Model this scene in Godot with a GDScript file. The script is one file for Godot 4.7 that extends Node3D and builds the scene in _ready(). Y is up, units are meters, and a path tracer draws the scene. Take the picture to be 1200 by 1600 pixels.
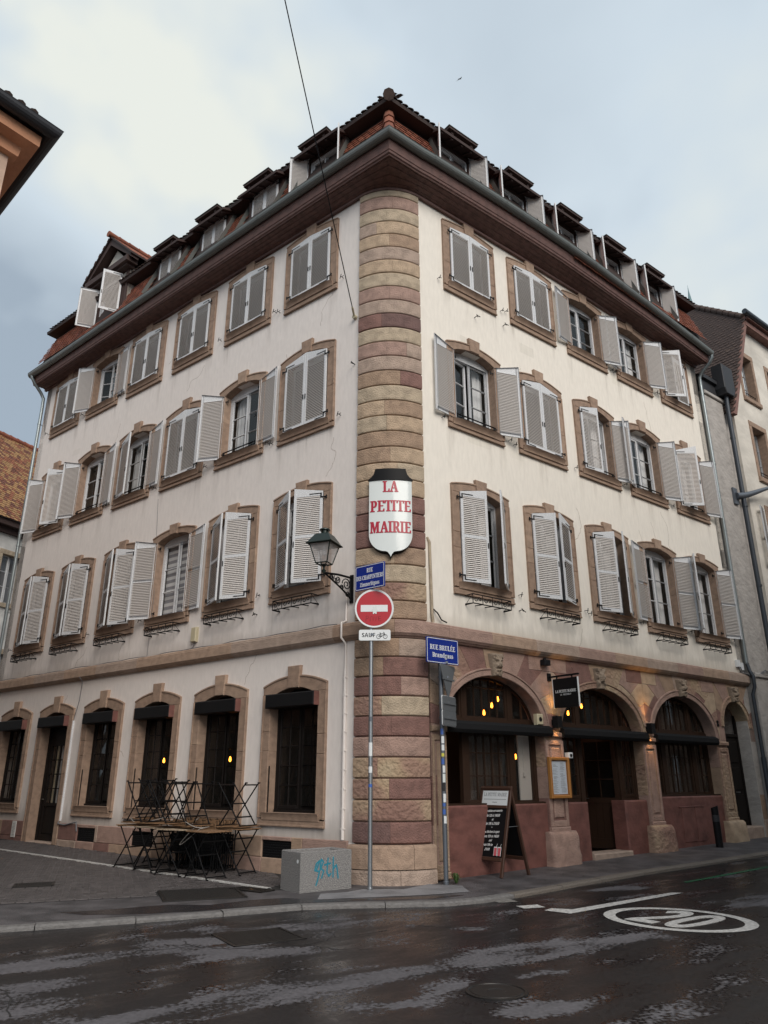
extends Node3D
# A four-storey corner house over a wet street. Units are metres; the camera stands above the origin and looks along -z.
# UL / UR run along the two fronts away from the corner, NL / NR point out of them.

const CORNER := Vector3(0.129, 0.0, -13.612)
const AL := 0.675387
const AR := 0.667118
const PILLAR_R := 1.057
const PILLAR_T := 0.84
var UL := Vector3(-cos(AL), 0, -sin(AL))
var NL := Vector3(-sin(AL), 0, cos(AL))
var UR := Vector3(cos(AR), 0, -sin(AR))
var NR := Vector3(sin(AR), 0, cos(AR))
var PC: Vector3
var M := {}
var cache := {}
var rng := RandomNumberGenerator.new()
var house: Node3D


class MB:
	var v := PackedVector3Array()
	var n := PackedVector3Array()
	var uv := PackedVector2Array()
	var col := PackedColorArray()
	var t := Transform3D()
	var tint := Color.WHITE
	var use_uv := false
	var uv2 := PackedVector2Array()
	var use_col := false

	func tri(a: Vector3, b: Vector3, c: Vector3) -> void:
		a = t * a
		b = t * b
		c = t * c
		var k := (b - a).cross(c - a)
		if k.length_squared() < 1e-14:
			return
		k = k.normalized()
		v.append(a); v.append(c); v.append(b)
		n.append(k); n.append(k); n.append(k)
		if use_col:
			col.append(tint); col.append(tint); col.append(tint)

	func quad(a: Vector3, b: Vector3, c: Vector3, d: Vector3) -> void:
		tri(a, b, c)
		tri(a, c, d)

	func squad(a: Vector3, b: Vector3, c: Vector3, d: Vector3, na: Vector3, nb: Vector3, nc: Vector3, nd: Vector3) -> void:
		var p := [t * a, t * c, t * b, t * a, t * d, t * c]
		var q := [t.basis * na, t.basis * nc, t.basis * nb, t.basis * na, t.basis * nd, t.basis * nc]
		for i in 6:
			v.append(p[i])
			n.append(q[i].normalized())
			if use_col:
				col.append(tint)

	func box(lo: Vector3, hi: Vector3) -> void:
		var a := Vector3(lo.x, lo.y, hi.z)
		var b := Vector3(hi.x, lo.y, hi.z)
		var c := Vector3(hi.x, hi.y, hi.z)
		var d := Vector3(lo.x, hi.y, hi.z)
		var e := Vector3(lo.x, lo.y, lo.z)
		var f := Vector3(hi.x, lo.y, lo.z)
		var g := Vector3(hi.x, hi.y, lo.z)
		var h := Vector3(lo.x, hi.y, lo.z)
		quad(a, b, c, d); quad(f, e, h, g); quad(e, a, d, h); quad(b, f, g, c); quad(d, c, g, h); quad(e, f, b, a)

	func cbox(c: Vector3, s: Vector3) -> void:
		box(c - s * 0.5, c + s * 0.5)

	# a box whose front (+z) edges are chamfered by r
	func bev(lo: Vector3, hi: Vector3, r: float) -> void:
		var p := PackedVector2Array([Vector2(lo.x, lo.y), Vector2(hi.x, lo.y), Vector2(hi.x, hi.y), Vector2(lo.x, hi.y)])
		prism(p, lo.z, hi.z, r)

	# a polygon (counter-clockwise in x, y) from z0 to z1, its front edges chamfered by r
	func prism(p: PackedVector2Array, z0: float, z1: float, r := 0.0) -> void:
		var k := p.size()
		var c := Vector2.ZERO
		for q in p:
			c += q / k
		var f := PackedVector2Array()
		for i in k:
			var d1 := (p[i] - p[(i + k - 1) % k]).normalized()
			var d2 := (p[(i + 1) % k] - p[i]).normalized()
			var m := Vector2(-d1.y - d2.y, d1.x + d2.x)
			f.append(p[i] + m.normalized() * r / maxf(0.4, m.length() * 0.5) if r > 0.0 else p[i])
		var ix := Geometry2D.triangulate_polygon(f)
		for i in range(0, ix.size(), 3):
			var a := f[ix[i]]
			var b := f[ix[i + 1]]
			var e := f[ix[i + 2]]
			if (b - a).cross(e - a) < 0:
				var w := b
				b = e
				e = w
			tri(Vector3(a.x, a.y, z1), Vector3(b.x, b.y, z1), Vector3(e.x, e.y, z1))
		for i in k:
			var a := p[i]
			var b := p[(i + 1) % k]
			quad(Vector3(a.x, a.y, z0), Vector3(b.x, b.y, z0), Vector3(b.x, b.y, z1 - r), Vector3(a.x, a.y, z1 - r))
			if r > 0.0:
				var fa := f[i]
				var fb := f[(i + 1) % k]
				quad(Vector3(a.x, a.y, z1 - r), Vector3(b.x, b.y, z1 - r), Vector3(fb.x, fb.y, z1), Vector3(fa.x, fa.y, z1))

	func tube(p: PackedVector3Array, r: float, k := 6, r2 := -1.0) -> void:
		if r2 < 0.0:
			r2 = r
		var rings := []
		var norms := []
		var side := Vector3.ZERO
		for i in p.size():
			var d := (p[mini(i + 1, p.size() - 1)] - p[maxi(i - 1, 0)]).normalized()
			if side == Vector3.ZERO:
				side = d.cross(Vector3.UP if absf(d.y) < 0.9 else Vector3.RIGHT).normalized()
			side = (side - d * side.dot(d)).normalized()
			var up := side.cross(d)
			var ring := PackedVector3Array()
			var nn := PackedVector3Array()
			var rr := lerpf(r, r2, float(i) / maxi(1, p.size() - 1))
			for j in k + 1:
				var a := TAU * j / k
				var o := side * cos(a) + up * sin(a)
				nn.append(o)
				ring.append(p[i] + o * rr)
			rings.append(ring)
			norms.append(nn)
		for i in p.size() - 1:
			for j in k:
				squad(rings[i][j + 1], rings[i][j], rings[i + 1][j], rings[i + 1][j + 1], norms[i][j + 1], norms[i][j], norms[i + 1][j], norms[i + 1][j + 1])
		for j in range(1, k - 1):
			tri(rings[0][0], rings[0][j], rings[0][j + 1])
			tri(rings[-1][0], rings[-1][j + 1], rings[-1][j])

	func bar(a: Vector3, b: Vector3, r: float, k := 5) -> void:
		tube(PackedVector3Array([a, b]), r, k)

	# profile of (radius, height) turned about y
	func lathe(p: PackedVector2Array, k := 16) -> void:
		for i in p.size() - 1:
			var d := (p[i + 1] - p[i]).normalized()
			for j in k:
				var a := TAU * j / k
				var b := TAU * (j + 1) / k
				var da := Vector3(sin(a), 0, cos(a))
				var db := Vector3(sin(b), 0, cos(b))
				var na := da * d.y - Vector3.UP * d.x
				var nb := db * d.y - Vector3.UP * d.x
				var y0 := Vector3.UP * p[i].y
				var y1 := Vector3.UP * p[i + 1].y
				squad(da * p[i].x + y0, db * p[i].x + y0, db * p[i + 1].x + y1, da * p[i + 1].x + y1, na, nb, nb, na)

	# a grid of points, rows of equal length, smooth
	func grid(g: Array, flip := false) -> void:
		var h := g.size()
		var w: int = g[0].size()
		var nn := []
		for i in h:
			var row := PackedVector3Array()
			for j in w:
				var du: Vector3 = g[i][mini(j + 1, w - 1)] - g[i][maxi(j - 1, 0)]
				var dv: Vector3 = g[mini(i + 1, h - 1)][j] - g[maxi(i - 1, 0)][j]
				var k := du.cross(dv).normalized()
				row.append(-k if flip else k)
			nn.append(row)
		for i in h - 1:
			for j in w - 1:
				if flip:
					squad(g[i][j + 1], g[i][j], g[i + 1][j], g[i + 1][j + 1], nn[i][j + 1], nn[i][j], nn[i + 1][j], nn[i + 1][j + 1])
				else:
					squad(g[i][j], g[i][j + 1], g[i + 1][j + 1], g[i + 1][j], nn[i][j], nn[i][j + 1], nn[i + 1][j + 1], nn[i + 1][j])

	func done() -> ArrayMesh:
		var a := []
		a.resize(Mesh.ARRAY_MAX)
		a[Mesh.ARRAY_VERTEX] = v
		a[Mesh.ARRAY_NORMAL] = n
		if use_uv:
			a[Mesh.ARRAY_TEX_UV] = uv
		if use_col:
			a[Mesh.ARRAY_COLOR] = col
		if uv2.size():
			a[Mesh.ARRAY_TEX_UV2] = uv2
		var m := ArrayMesh.new()
		m.add_surface_from_arrays(Mesh.PRIMITIVE_TRIANGLES, a)
		return m


# ---------------------------------------------------------------- helpers

func hg(x: float, z: float) -> float:
	return -0.05 + 0.003 * x + maxf(0.0, -13.5 - z) * 0.026


func FP(side: String, s: float, y: float, o: float) -> Vector3:
	return CORNER + (UL * s + NL * o if side == "L" else UR * s + NR * o) + Vector3.UP * y


func XF(side: String, s: float, y := 0.0, o := 0.0) -> Transform3D:
	var b := Basis(-UL, Vector3.UP, NL) if side == "L" else Basis(UR, Vector3.UP, NR)
	return Transform3D(b, FP(side, s, y, o))


func on_ground(p: Vector3) -> Vector3:
	return Vector3(p.x, hg(p.x, p.z), p.z)


func obj(parent: Node3D, called: String, mesh: Mesh, mat: Material, world = null, kind := "") -> MeshInstance3D:
	var o := MeshInstance3D.new()
	o.name = called
	o.mesh = mesh
	o.material_override = mat
	parent.add_child(o, true)
	o.global_transform = world if world != null else Transform3D.IDENTITY
	if kind != "":
		o.set_meta("kind", kind)
	return o


func base(parent: Node3D, called: String, world: Transform3D) -> Node3D:
	var o := Node3D.new()
	o.name = called
	parent.add_child(o, true)
	o.global_transform = world
	return o


func thing(called: String, label: String, category: String, world: Transform3D, group := "") -> Node3D:
	var o := base(self, called, world)
	tag(o, label, category, group)
	return o


func tag(o: Node3D, label: String, category: String, group := "") -> void:
	o.set_meta("label", label)
	o.set_meta("category", category)
	if group != "":
		o.set_meta("group", group)


func at(p: Vector3, turn := 0.0) -> Transform3D:
	return Transform3D(Basis(Vector3.UP, turn), p)


func lin(r: float, g: float, b: float) -> Color:
	return Color(r, g, b).linear_to_srgb()


func noise_tex(sd: int, freq: float, lo: float, hi: float, size := 512, oct := 5, warp := 0.0, as_normal := false, bump := 4.0) -> NoiseTexture2D:
	var f := FastNoiseLite.new()
	f.seed = sd
	f.noise_type = FastNoiseLite.TYPE_SIMPLEX_SMOOTH
	f.frequency = freq
	f.fractal_octaves = oct
	if warp > 0.0:
		f.domain_warp_enabled = true
		f.domain_warp_amplitude = warp
		f.domain_warp_frequency = freq * 0.6
	var t := NoiseTexture2D.new()
	t.width = size
	t.height = size
	t.seamless = true
	t.noise = f
	if as_normal:
		t.as_normal_map = true
		t.bump_strength = bump
	else:
		var g := Gradient.new()
		g.set_color(0, Color(lo, lo, lo))
		g.set_color(1, Color(hi, hi, hi))
		t.color_ramp = g
	return t


func ramp_tex(sd: int, freq: float, stops: Array, size := 512, oct := 4, warp := 20.0) -> NoiseTexture2D:
	var t := noise_tex(sd, freq, 0, 1, size, oct, warp)
	var g := Gradient.new()
	var off := PackedFloat32Array()
	var cs := PackedColorArray()
	for s in stops:
		off.append(s[0])
		cs.append(s[1])
	g.offsets = off
	g.colors = cs
	t.color_ramp = g
	return t


func mat(called: String, c: Color, rough := 0.8, tex: Texture2D = null, scale := 1.0, normal: Texture2D = null, nscale := 1.0, metal := 0.0) -> StandardMaterial3D:
	var m := StandardMaterial3D.new()
	m.resource_name = called
	m.albedo_color = c
	m.roughness = rough
	m.metallic = metal
	if tex or normal:
		m.uv1_triplanar = true
		m.uv1_world_triplanar = true
		m.uv1_scale = Vector3.ONE * scale
		m.uv1_triplanar_sharpness = 4.0
	if tex:
		m.albedo_texture = tex
	if normal:
		m.normal_enabled = true
		m.normal_texture = normal
		m.normal_scale = nscale
	M[called] = m
	return m


func pick(list: Array) -> Variant:
	return list[rng.randi() % list.size()]


func words(text: String, size: float, bold := true, face := "Droid Serif", depth := 0.003, xs := 1.0) -> Array:
	var f := SystemFont.new()
	f.font_names = PackedStringArray([face])
	f.font_weight = 700 if bold else 400
	var t := TextMesh.new()
	t.text = text
	t.font = f
	t.font_size = 48
	t.pixel_size = size / 35.0   # size: height of a capital
	t.depth = depth
	t.curve_step = 2.0
	return [t, Basis.from_scale(Vector3(xs, 1, 1))]


func write(parent: Node3D, text: String, size: float, m: Material, world: Transform3D, bold := true, face := "Droid Serif", xs := 1.0, depth := 0.003) -> MeshInstance3D:
	var w := words(text, size, bold, face, depth, xs)
	return obj(parent, "lettering", w[0], m, world * Transform3D(w[1], Vector3.ZERO))


# stations of a path round the house, from left to right as seen from the street; each gives the point at an offset
func st(kind: String, value: float) -> Array:
	return [kind, value]


func sp(s: Array, off: float) -> Vector3:
	if s[0] == "A":
		return PC + Vector3(sin(s[1]), 0, cos(s[1])) * (PILLAR_R + off)
	if s[0] == "X":   # mitred corner
		return CORNER + (NL + NR) * off / (1.0 + NL.dot(NR))
	return FP(s[0], s[1], 0, off)


func sweep(b: MB, path: Array, prof: Array, caps := true) -> void:
	for i in path.size() - 1:
		for j in prof.size() - 1:
			var p: Array = prof[j]
			var q: Array = prof[j + 1]
			b.quad(sp(path[i], p[0]) + Vector3.UP * p[1], sp(path[i + 1], p[0]) + Vector3.UP * p[1], sp(path[i + 1], q[0]) + Vector3.UP * q[1], sp(path[i], q[0]) + Vector3.UP * q[1])
	if caps:
		for e in [[0, true], [path.size() - 1, false]]:
			var s: Array = path[e[0]]
			var back: float = minf(prof[0][0], prof[-1][0]) - 0.06
			for j in prof.size() - 1:
				var p = sp(s, prof[j][0]) + Vector3.UP * prof[j][1]
				var q = sp(s, prof[j + 1][0]) + Vector3.UP * prof[j + 1][1]
				var pb = sp(s, back) + Vector3.UP * prof[j][1]
				var qb = sp(s, back) + Vector3.UP * prof[j + 1][1]
				if e[1]:
					b.quad(pb, p, q, qb)
				else:
					b.quad(p, pb, qb, q)


func arc_path(a0: float, a1: float, k: int) -> Array:
	var r := []
	for i in k + 1:
		r.append(st("A", lerpf(a0, a1, float(i) / k)))
	return r


func sky_image() -> Image:
	var w := 1024
	var h := 512
	var f := FastNoiseLite.new()
	f.seed = 11
	f.noise_type = FastNoiseLite.TYPE_SIMPLEX_SMOOTH
	f.frequency = 1.0
	f.fractal_octaves = 5
	f.fractal_gain = 0.5
	var data := PackedFloat32Array()
	data.resize(w * h * 3)
	var lobes := [   # azimuth, elevation, radius (degrees), amount of light cloud (negative: dark cloud)
		[-22.0, 44.0, 11.0, 0.75], [-36.0, 47.0, 12.0, 0.8], [-14.0, 37.0, 8.0, 0.4], [-30.0, 26.0, 13.0, -0.95], [-46.0, 30.0, 18.0, -0.8], [-26.0, 34.0, 10.0, -0.25], [-4.0, 48.0, 7.0, 0.25], [14.0, 45.0, 8.0, -0.28],
		[22.0, 34.0, 13.0, 0.35], [5.0, 52.0, 16.0, -0.16], [30.0, 55.0, 14.0, -0.1]]
	var ld := []
	for l in lobes:
		var a := deg_to_rad(l[0])
		var e := deg_to_rad(l[1])
		ld.append([Vector3(sin(a) * cos(e), sin(e), -cos(a) * cos(e)), deg_to_rad(l[2]), l[3]])
	for j in h:
		var el := PI * (0.5 - (j + 0.5) / h)
		for i in w:
			var az := TAU * (i + 0.5) / w   # clockwise from -z
			var c := Vector3(0.60, 0.69, 0.765)
			if el > -0.1:
				var d := Vector3(sin(az) * cos(el), sin(el), -cos(az) * cos(el))
				var q := Vector3(d.x, d.y * 1.6, d.z) * 2.6
				var n1 := f.get_noise_3dv(q)
				var n2 := f.get_noise_3dv(q * 2.7 + Vector3(7, 3, 1))
				var k := 0.36 * n1 + 0.20 * n2
				for l in ld:
					var r: float = acos(clampf(d.dot(l[0]), -1, 1)) / l[1]
					if r < 2.2:
						k += l[2] * exp(-r * r) * (1.0 + 0.9 * n2 + 0.5 * n1)
				if k > 0.0:
					c = c.lerp(Vector3(0.79, 0.82, 0.77), clampf(k, 0, 1))
				else:
					c = c.lerp(Vector3(0.35, 0.425, 0.51), clampf(-k * 0.95, 0, 1))
			else:
				c = Vector3(0.12, 0.12, 0.12)
			var o := (j * w + i) * 3
			data[o] = c.x
			data[o + 1] = c.y
			data[o + 2] = c.z
	return Image.create_from_data(w, h, false, Image.FORMAT_RGBF, data.to_byte_array())


const ROAD_X0 := -9.0
const ROAD_Z0 := -20.0
const ROAD_W := 22.0
const ROAD_H := 16.0

func seg_dist(p: Vector2, a: Vector2, b: Vector2) -> float:
	return p.distance_to(Geometry2D.get_closest_point_to_segment(p, a, b))


func asphalt_images() -> Array:
	var w := 1210
	var h := 880
	# drying patches on the wet asphalt: from x, z to x, z, half width
	var dry := [
		[-3.7, -8.35, -2.3, -9.2, 0.2], [-2.6, -9.5, -1.2, -9.9, 0.26], [-2.1, -9.0, -0.9, -9.0, 0.25], [-2.2, -10.2, -0.7, -10.5, 0.26], [-0.8, -9.7, -0.5, -10.9, 0.2],
		[-2.3, -6.55, -1.45, -7.0, 0.2], [-1.45, -7.0, -0.9, -7.5, 0.26], [-0.9, -7.5, 0.1, -8.05, 0.25], [0.0, -7.75, 0.75, -8.45, 0.22], [0.75, -8.5, 1.9, -9.1, 0.26], [1.9, -9.05, 3.2, -9.75, 0.16],
		[1.0, -6.8, 1.5, -6.95, 0.12], [0.4, -7.45, 0.7, -7.6, 0.1], [1.25, -7.95, 1.6, -8.1, 0.1], [0.35, -10.4, 1.1, -10.3, 0.1], [5.3, -12.2, 6.6, -13.0, 0.35], [3.4, -13.5, 4.2, -13.8, 0.16],
		[-3.4, -6.2, -3.0, -7.6, 0.4], [-5.2, -8.2, -3.9, -8.4, 0.2], [-2.6, -5.9, 0.4, -6.1, 0.12], [6.5, -11.5, 8.0, -12.6, 0.25], [-0.2, -6.9, 0.4, -7.1, 0.09]]
	var cw := w / 10
	var ch := h / 10
	var coarse := PackedFloat32Array()
	coarse.resize(cw * ch)
	for j in ch:
		for i in cw:
			var p := Vector2(ROAD_X0 + ROAD_W * (i + 0.5) / cw, ROAD_Z0 + ROAD_H * (j + 0.5) / ch)
			var k := 0.0
			for c in dry:
				var d := seg_dist(p, Vector2(c[0], c[1]), Vector2(c[2], c[3]))
				k = maxf(k, 1.0 - d / (float(c[4]) * 2.0))
			coarse[j * cw + i] = k
	var im := Image.create_from_data(cw, ch, false, Image.FORMAT_RF, coarse.to_byte_array())
	im.resize(w, h, Image.INTERPOLATE_CUBIC)
	var field := im.get_data().to_float32_array()
	var f := FastNoiseLite.new()
	f.seed = 5
	f.frequency = 0.026
	f.fractal_octaves = 7
	f.fractal_gain = 0.62
	f.domain_warp_enabled = true
	f.domain_warp_amplitude = 22.0
	f.domain_warp_frequency = 0.008
	# blotches drawn out along the street, as wheels and drying leave them
	var bw := w / 2
	var bh := h / 2
	var along := Vector2(UR.x, UR.z)
	var across := Vector2(NR.x, NR.z)
	var lows := PackedFloat32Array()
	lows.resize(bw * bh)
	for j in bh:
		for i in bw:
			var p := Vector2(ROAD_X0 + ROAD_W * (i + 0.5) / bw, ROAD_Z0 + ROAD_H * (j + 0.5) / bh)
			lows[j * bw + i] = f.get_noise_2d(p.dot(along) * 22.0, p.dot(across) * 62.0)
	var lim := Image.create_from_data(bw, bh, false, Image.FORMAT_RF, lows.to_byte_array())
	lim.resize(w, h, Image.INTERPOLATE_CUBIC)
	var big := lim.get_data().to_float32_array()
	var g := FastNoiseLite.new()
	g.seed = 8
	g.frequency = 0.35
	g.fractal_octaves = 2
	var fine := g.get_image(w, h, false, false, false).get_data()
	var ca := PackedByteArray()
	ca.resize(w * h * 3)
	var ra := PackedByteArray()
	ra.resize(w * h)
	for k in w * h:
		var nb := big[k] * 0.62
		var nf := fine[k] / 255.0 - 0.5
		var d := clampf((field[k] - 0.47 + nb * 2.2 + nf * 1.1) * 6.0, 0.0, 1.0)
		var film := clampf(nb * 2.6 + 0.45, 0.0, 1.0) * (1.0 - d)
		var v := lerpf(33.0 + nb * 12.0, 84.0 + nb * 26.0, d) + nf * (22.0 + 10.0 * d)
		ca[k * 3] = int(clampf(v, 0, 255))
		ca[k * 3 + 1] = int(clampf(v * 0.975, 0, 255))
		ca[k * 3 + 2] = int(clampf(v * lerpf(1.03, 1.01, d), 0, 255))
		ra[k] = int(clampf(lerpf(110.0 - film * 60.0, 215.0, d) + nf * 50.0, 16, 255))
	return [Image.create_from_data(w, h, false, Image.FORMAT_RGB8, ca), Image.create_from_data(w, h, false, Image.FORMAT_L8, ra)]


const STAIN_W := 16.0
const STAIN_H := 15.2

func stain_image(side: String) -> Image:
	# dirt and wear of one front: runs below the sills, soot under the eaves, splashes over the plinth, cracks, made-good patches
	var w := 1152
	var h := 1094
	var k := w / STAIN_W
	var im := Image.create(w, h, false, Image.FORMAT_RGB8)
	im.fill(Color.WHITE)
	var r := RandomNumberGenerator.new()
	r.seed = 77 if side == "L" else 78
	var n := FastNoiseLite.new()
	n.seed = 9 if side == "L" else 19
	n.frequency = 0.03
	n.fractal_octaves = 4
	var dab := func(x: int, y: int, c: Color) -> void:
		if x >= 0 and y >= 0 and x < w and y < h:
			im.set_pixel(x, y, im.get_pixel(x, y) * c)
	var cols: Array = LCOL if side == "L" else RCOL
	for row in ["0", "1", "2", "3"]:
		if side == "R" and row == "0":
			continue
		for c in cols:
			for q in 9:
				var off: float = [-0.80, 0.80, -0.74, 0.76, -0.86, 0.85, r.randf_range(-0.8, 0.8), r.randf_range(-0.8, 0.8), r.randf_range(-0.8, 0.8)][q]
				var x0 := int((c + off + r.randf_range(-0.04, 0.04)) * k)
				var y0 := int((STAIN_H - ROWS[row][0]) * k)
				var wide := r.randi_range(2, 7)
				var long := int(r.randf_range(0.25, 1.1) * k)
				var dark := r.randf_range(0.03, 0.13)
				for yy in long:
					var t := 1.0 - float(yy) / long
					for xx in range(-wide, wide + 1):
						var e := 1.0 - absf(xx) / (wide + 1.0)
						var d := dark * t * e * (0.6 + 0.5 * n.get_noise_2d((x0 + xx) * 6.0, y0 + yy))
						dab.call(x0 + xx, y0 + yy, Color(1.0 - d, 1.0 - d * 1.06, 1.0 - d * 1.12))
	for x in w:   # soot under the cornice, splashes over the plinth or the string course
		var a := int((0.5 + 0.35 * n.get_noise_2d(x * 1.5, 0.0)) * k)
		for yy in a:
			var d := 0.10 * pow(1.0 - float(yy) / a, 1.5)
			dab.call(x, int((STAIN_H - 14.8) * k) + yy, Color(1 - d, 1 - d * 1.05, 1 - d * 1.1))
		for q in ([[0.6, 0.45, 0.17], [4.46, 0.25, 0.13]] if side == "L" else [[4.46, 0.30, 0.13]]):
			var up := int(maxf(0.05, q[1] + 0.6 * q[1] * n.get_noise_2d(x * 2.5, 40.0)) * k)
			for yy in up:
				var d: float = q[2] * (1.0 - float(yy) / up)
				dab.call(x, int((STAIN_H - q[0]) * k) - yy, Color(1 - d, 1 - d * 1.04, 1 - d * 1.1))
	for q in 16:   # hairline cracks
		var p := Vector2(r.randf_range(0.9, 14.0) * k, (STAIN_H - r.randf_range(1.0, 14.0)) * k)
		var dir := Vector2.from_angle(r.randf_range(0.6, 2.4))
		for s in int(r.randf_range(0.5, 1.6) * k):
			dir = dir.rotated(r.randf_range(-0.35, 0.35)).lerp(Vector2(0.1, 1.0), 0.05).normalized()
			p += dir
			dab.call(int(p.x), int(p.y), Color(0.80, 0.78, 0.76))
	for q in 10:   # patches of newer render
		var x0 := int(r.randf_range(1.0, 14.0) * k)
		var y0 := int((STAIN_H - r.randf_range(4.8, 13.5)) * k)
		var pw := int(r.randf_range(0.2, 0.8) * k)
		var ph := int(r.randf_range(0.15, 0.5) * k)
		var tone := r.randf_range(0.955, 0.985)
		for yy in ph:
			var e := int(4.0 * n.get_noise_2d(yy * 5.0, x0))
			for xx in range(e, pw + e):
				dab.call(x0 + xx, y0 + yy, Color(tone, tone, tone * 0.995))
	return im


func materials() -> void:
	var grain := noise_tex(1, 0.06, 0.78, 1.06, 512, 5)
	var blotch := noise_tex(2, 0.008, 0.84, 1.04, 512, 6, 25.0)
	var rough_n := noise_tex(3, 0.09, 0, 1, 512, 5, 0.0, true, 6.0)
	var soft_n := noise_tex(4, 0.03, 0, 1, 512, 4, 0.0, true, 5.0)
	var fine_n := noise_tex(6, 0.3, 0, 1, 512, 3, 0.0, true, 5.0)
	var bands := noise_tex(7, 0.014, 0.82, 1.08, 512, 5, 60.0)
	var streak := noise_tex(12, 0.02, 0.955, 1.015, 1024, 6, 10.0)
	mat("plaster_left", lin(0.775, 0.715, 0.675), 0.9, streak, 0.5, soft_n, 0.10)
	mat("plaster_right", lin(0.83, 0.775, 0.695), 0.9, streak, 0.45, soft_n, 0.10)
	for k in ["plaster_left", "plaster_right"]:
		var m: StandardMaterial3D = M[k]
		m.uv1_scale = Vector3(0.6, 0.11, 0.6)
		m.detail_enabled = true
		m.detail_blend_mode = BaseMaterial3D.BLEND_MODE_MUL
		m.detail_uv_layer = BaseMaterial3D.DETAIL_UV_2
		m.detail_albedo = ImageTexture.create_from_image(stain_image("L" if k == "plaster_left" else "R"))
	mat("plaster_white", lin(0.74, 0.73, 0.70), 0.9, blotch, 0.3, soft_n, 0.3)
	mat("plaster_cream", lin(0.70, 0.655, 0.585), 0.9, blotch, 0.2, soft_n, 0.3)
	mat("plaster_grey", lin(0.42, 0.39, 0.365), 0.92, noise_tex(21, 0.012, 0.87, 1.05, 512, 6, 40.0), 0.35, soft_n, 0.7)
	mat("plaster_orange", lin(0.62, 0.30, 0.17), 0.85, blotch, 0.3, soft_n, 0.3)
	mat("plaster_peach", lin(0.66, 0.46, 0.35), 0.9, blotch, 0.3, soft_n, 0.3)
	mat("mortar", lin(0.10, 0.08, 0.065), 0.95)
	# sandstone: six plain tones and two in which red and yellow run through one block
	var tones := {"red": [0.23, 0.125, 0.105], "pink": [0.37, 0.245, 0.20], "tan": [0.47, 0.35, 0.245], "sand": [0.46, 0.37, 0.27], "brown": [0.36, 0.25, 0.175], "mauve": [0.41, 0.31, 0.25], "dark": [0.17, 0.10, 0.09]}
	for k in tones:
		var c: Array = tones[k]
		mat("stone_" + k, lin(c[0], c[1], c[2]), 0.88, bands, 0.55, rough_n, 0.55)
	mat("stone_mix", Color.WHITE, 0.88, ramp_tex(31, 0.006, [[0.0, lin(0.22, 0.125, 0.10)], [0.40, lin(0.26, 0.155, 0.12)], [0.55, lin(0.36, 0.255, 0.175)], [1.0, lin(0.40, 0.31, 0.21)]], 512, 2, 30.0), 0.2, rough_n, 0.55)
	mat("stone_swirl", Color.WHITE, 0.88, ramp_tex(32, 0.008, [[0.0, lin(0.42, 0.34, 0.23)], [0.42, lin(0.37, 0.265, 0.175)], [0.6, lin(0.30, 0.19, 0.14)], [1.0, lin(0.24, 0.14, 0.115)]], 512, 2, 30.0), 0.22, rough_n, 0.55)
	mat("stone_trim", lin(0.335, 0.23, 0.168), 0.88, bands, 0.8, rough_n, 0.45)
	mat("stone_trim_light", lin(0.40, 0.28, 0.205), 0.88, bands, 0.7, rough_n, 0.45)
	mat("stone_carved", lin(0.31, 0.24, 0.18), 0.9, grain, 2.0, rough_n, 0.4)
	mat("red_paint", lin(0.19, 0.078, 0.064), 0.7, noise_tex(22, 0.01, 0.75, 1.12, 512, 6, 30.0), 0.6, soft_n, 0.4)
	mat("wood_dark_red", lin(0.14, 0.07, 0.057), 0.6, noise_tex(23, 0.02, 0.75, 1.15, 256), 1.0, soft_n, 0.3)
	mat("wood_dormer", lin(0.06, 0.032, 0.027), 0.75, grain, 1.5, soft_n, 0.5)
	mat("wood_black", lin(0.017, 0.014, 0.013), 0.5, grain, 1.5)
	mat("wood_brown", lin(0.045, 0.026, 0.018), 0.5, grain, 2.0)
	mat("wood_table", lin(0.26, 0.15, 0.08), 0.6, noise_tex(24, 0.02, 0.6, 1.2, 256), 3.0)
	mat("wood_table_pale", lin(0.42, 0.33, 0.24), 0.6, noise_tex(24, 0.02, 0.6, 1.2, 256), 3.0)
	mat("wood_menu", lin(0.44, 0.19, 0.045), 0.4, grain, 3.0)
	mat("wood_board", lin(0.075, 0.035, 0.022), 0.5, grain, 3.0)
	mat("white_paint", lin(0.74, 0.75, 0.77), 0.5, grain, 1.2)
	mat("slat_paint", lin(0.70, 0.66, 0.63), 0.6)
	mat("iron", lin(0.012, 0.012, 0.013), 0.5, null, 1.0, null, 1.0, 0.3)
	mat("black_metal", lin(0.012, 0.012, 0.013), 0.4)
	mat("black_cloth", lin(0.014, 0.014, 0.015), 0.8)
	mat("lamp_green", lin(0.012, 0.022, 0.018), 0.35, null, 1.0, null, 1.0, 0.3)
	mat("zinc", lin(0.33, 0.37, 0.38), 0.4, grain, 2.0, null, 1.0, 0.75)
	mat("zinc_old", lin(0.19, 0.20, 0.19), 0.42, grain, 2.0, null, 1.0, 0.35)
	mat("pipe_dark", lin(0.05, 0.06, 0.075), 0.45, grain, 2.0, null, 1.0, 0.3)
	mat("steel", lin(0.42, 0.44, 0.46), 0.35, grain, 3.0, null, 1.0, 0.85)
	mat("steel_dull", lin(0.17, 0.19, 0.22), 0.5, grain, 3.0, null, 1.0, 0.6)
	mat("sign_back", lin(0.16, 0.17, 0.18), 0.5, grain, 3.0, null, 1.0, 0.3)
	mat("sign_white", lin(0.72, 0.74, 0.75), 0.3)
	mat("sign_red", lin(0.42, 0.012, 0.022), 0.3)
	mat("sign_blue", lin(0.008, 0.026, 0.22), 0.25)
	mat("shield_white", lin(0.68, 0.72, 0.71), 0.12)
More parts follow.
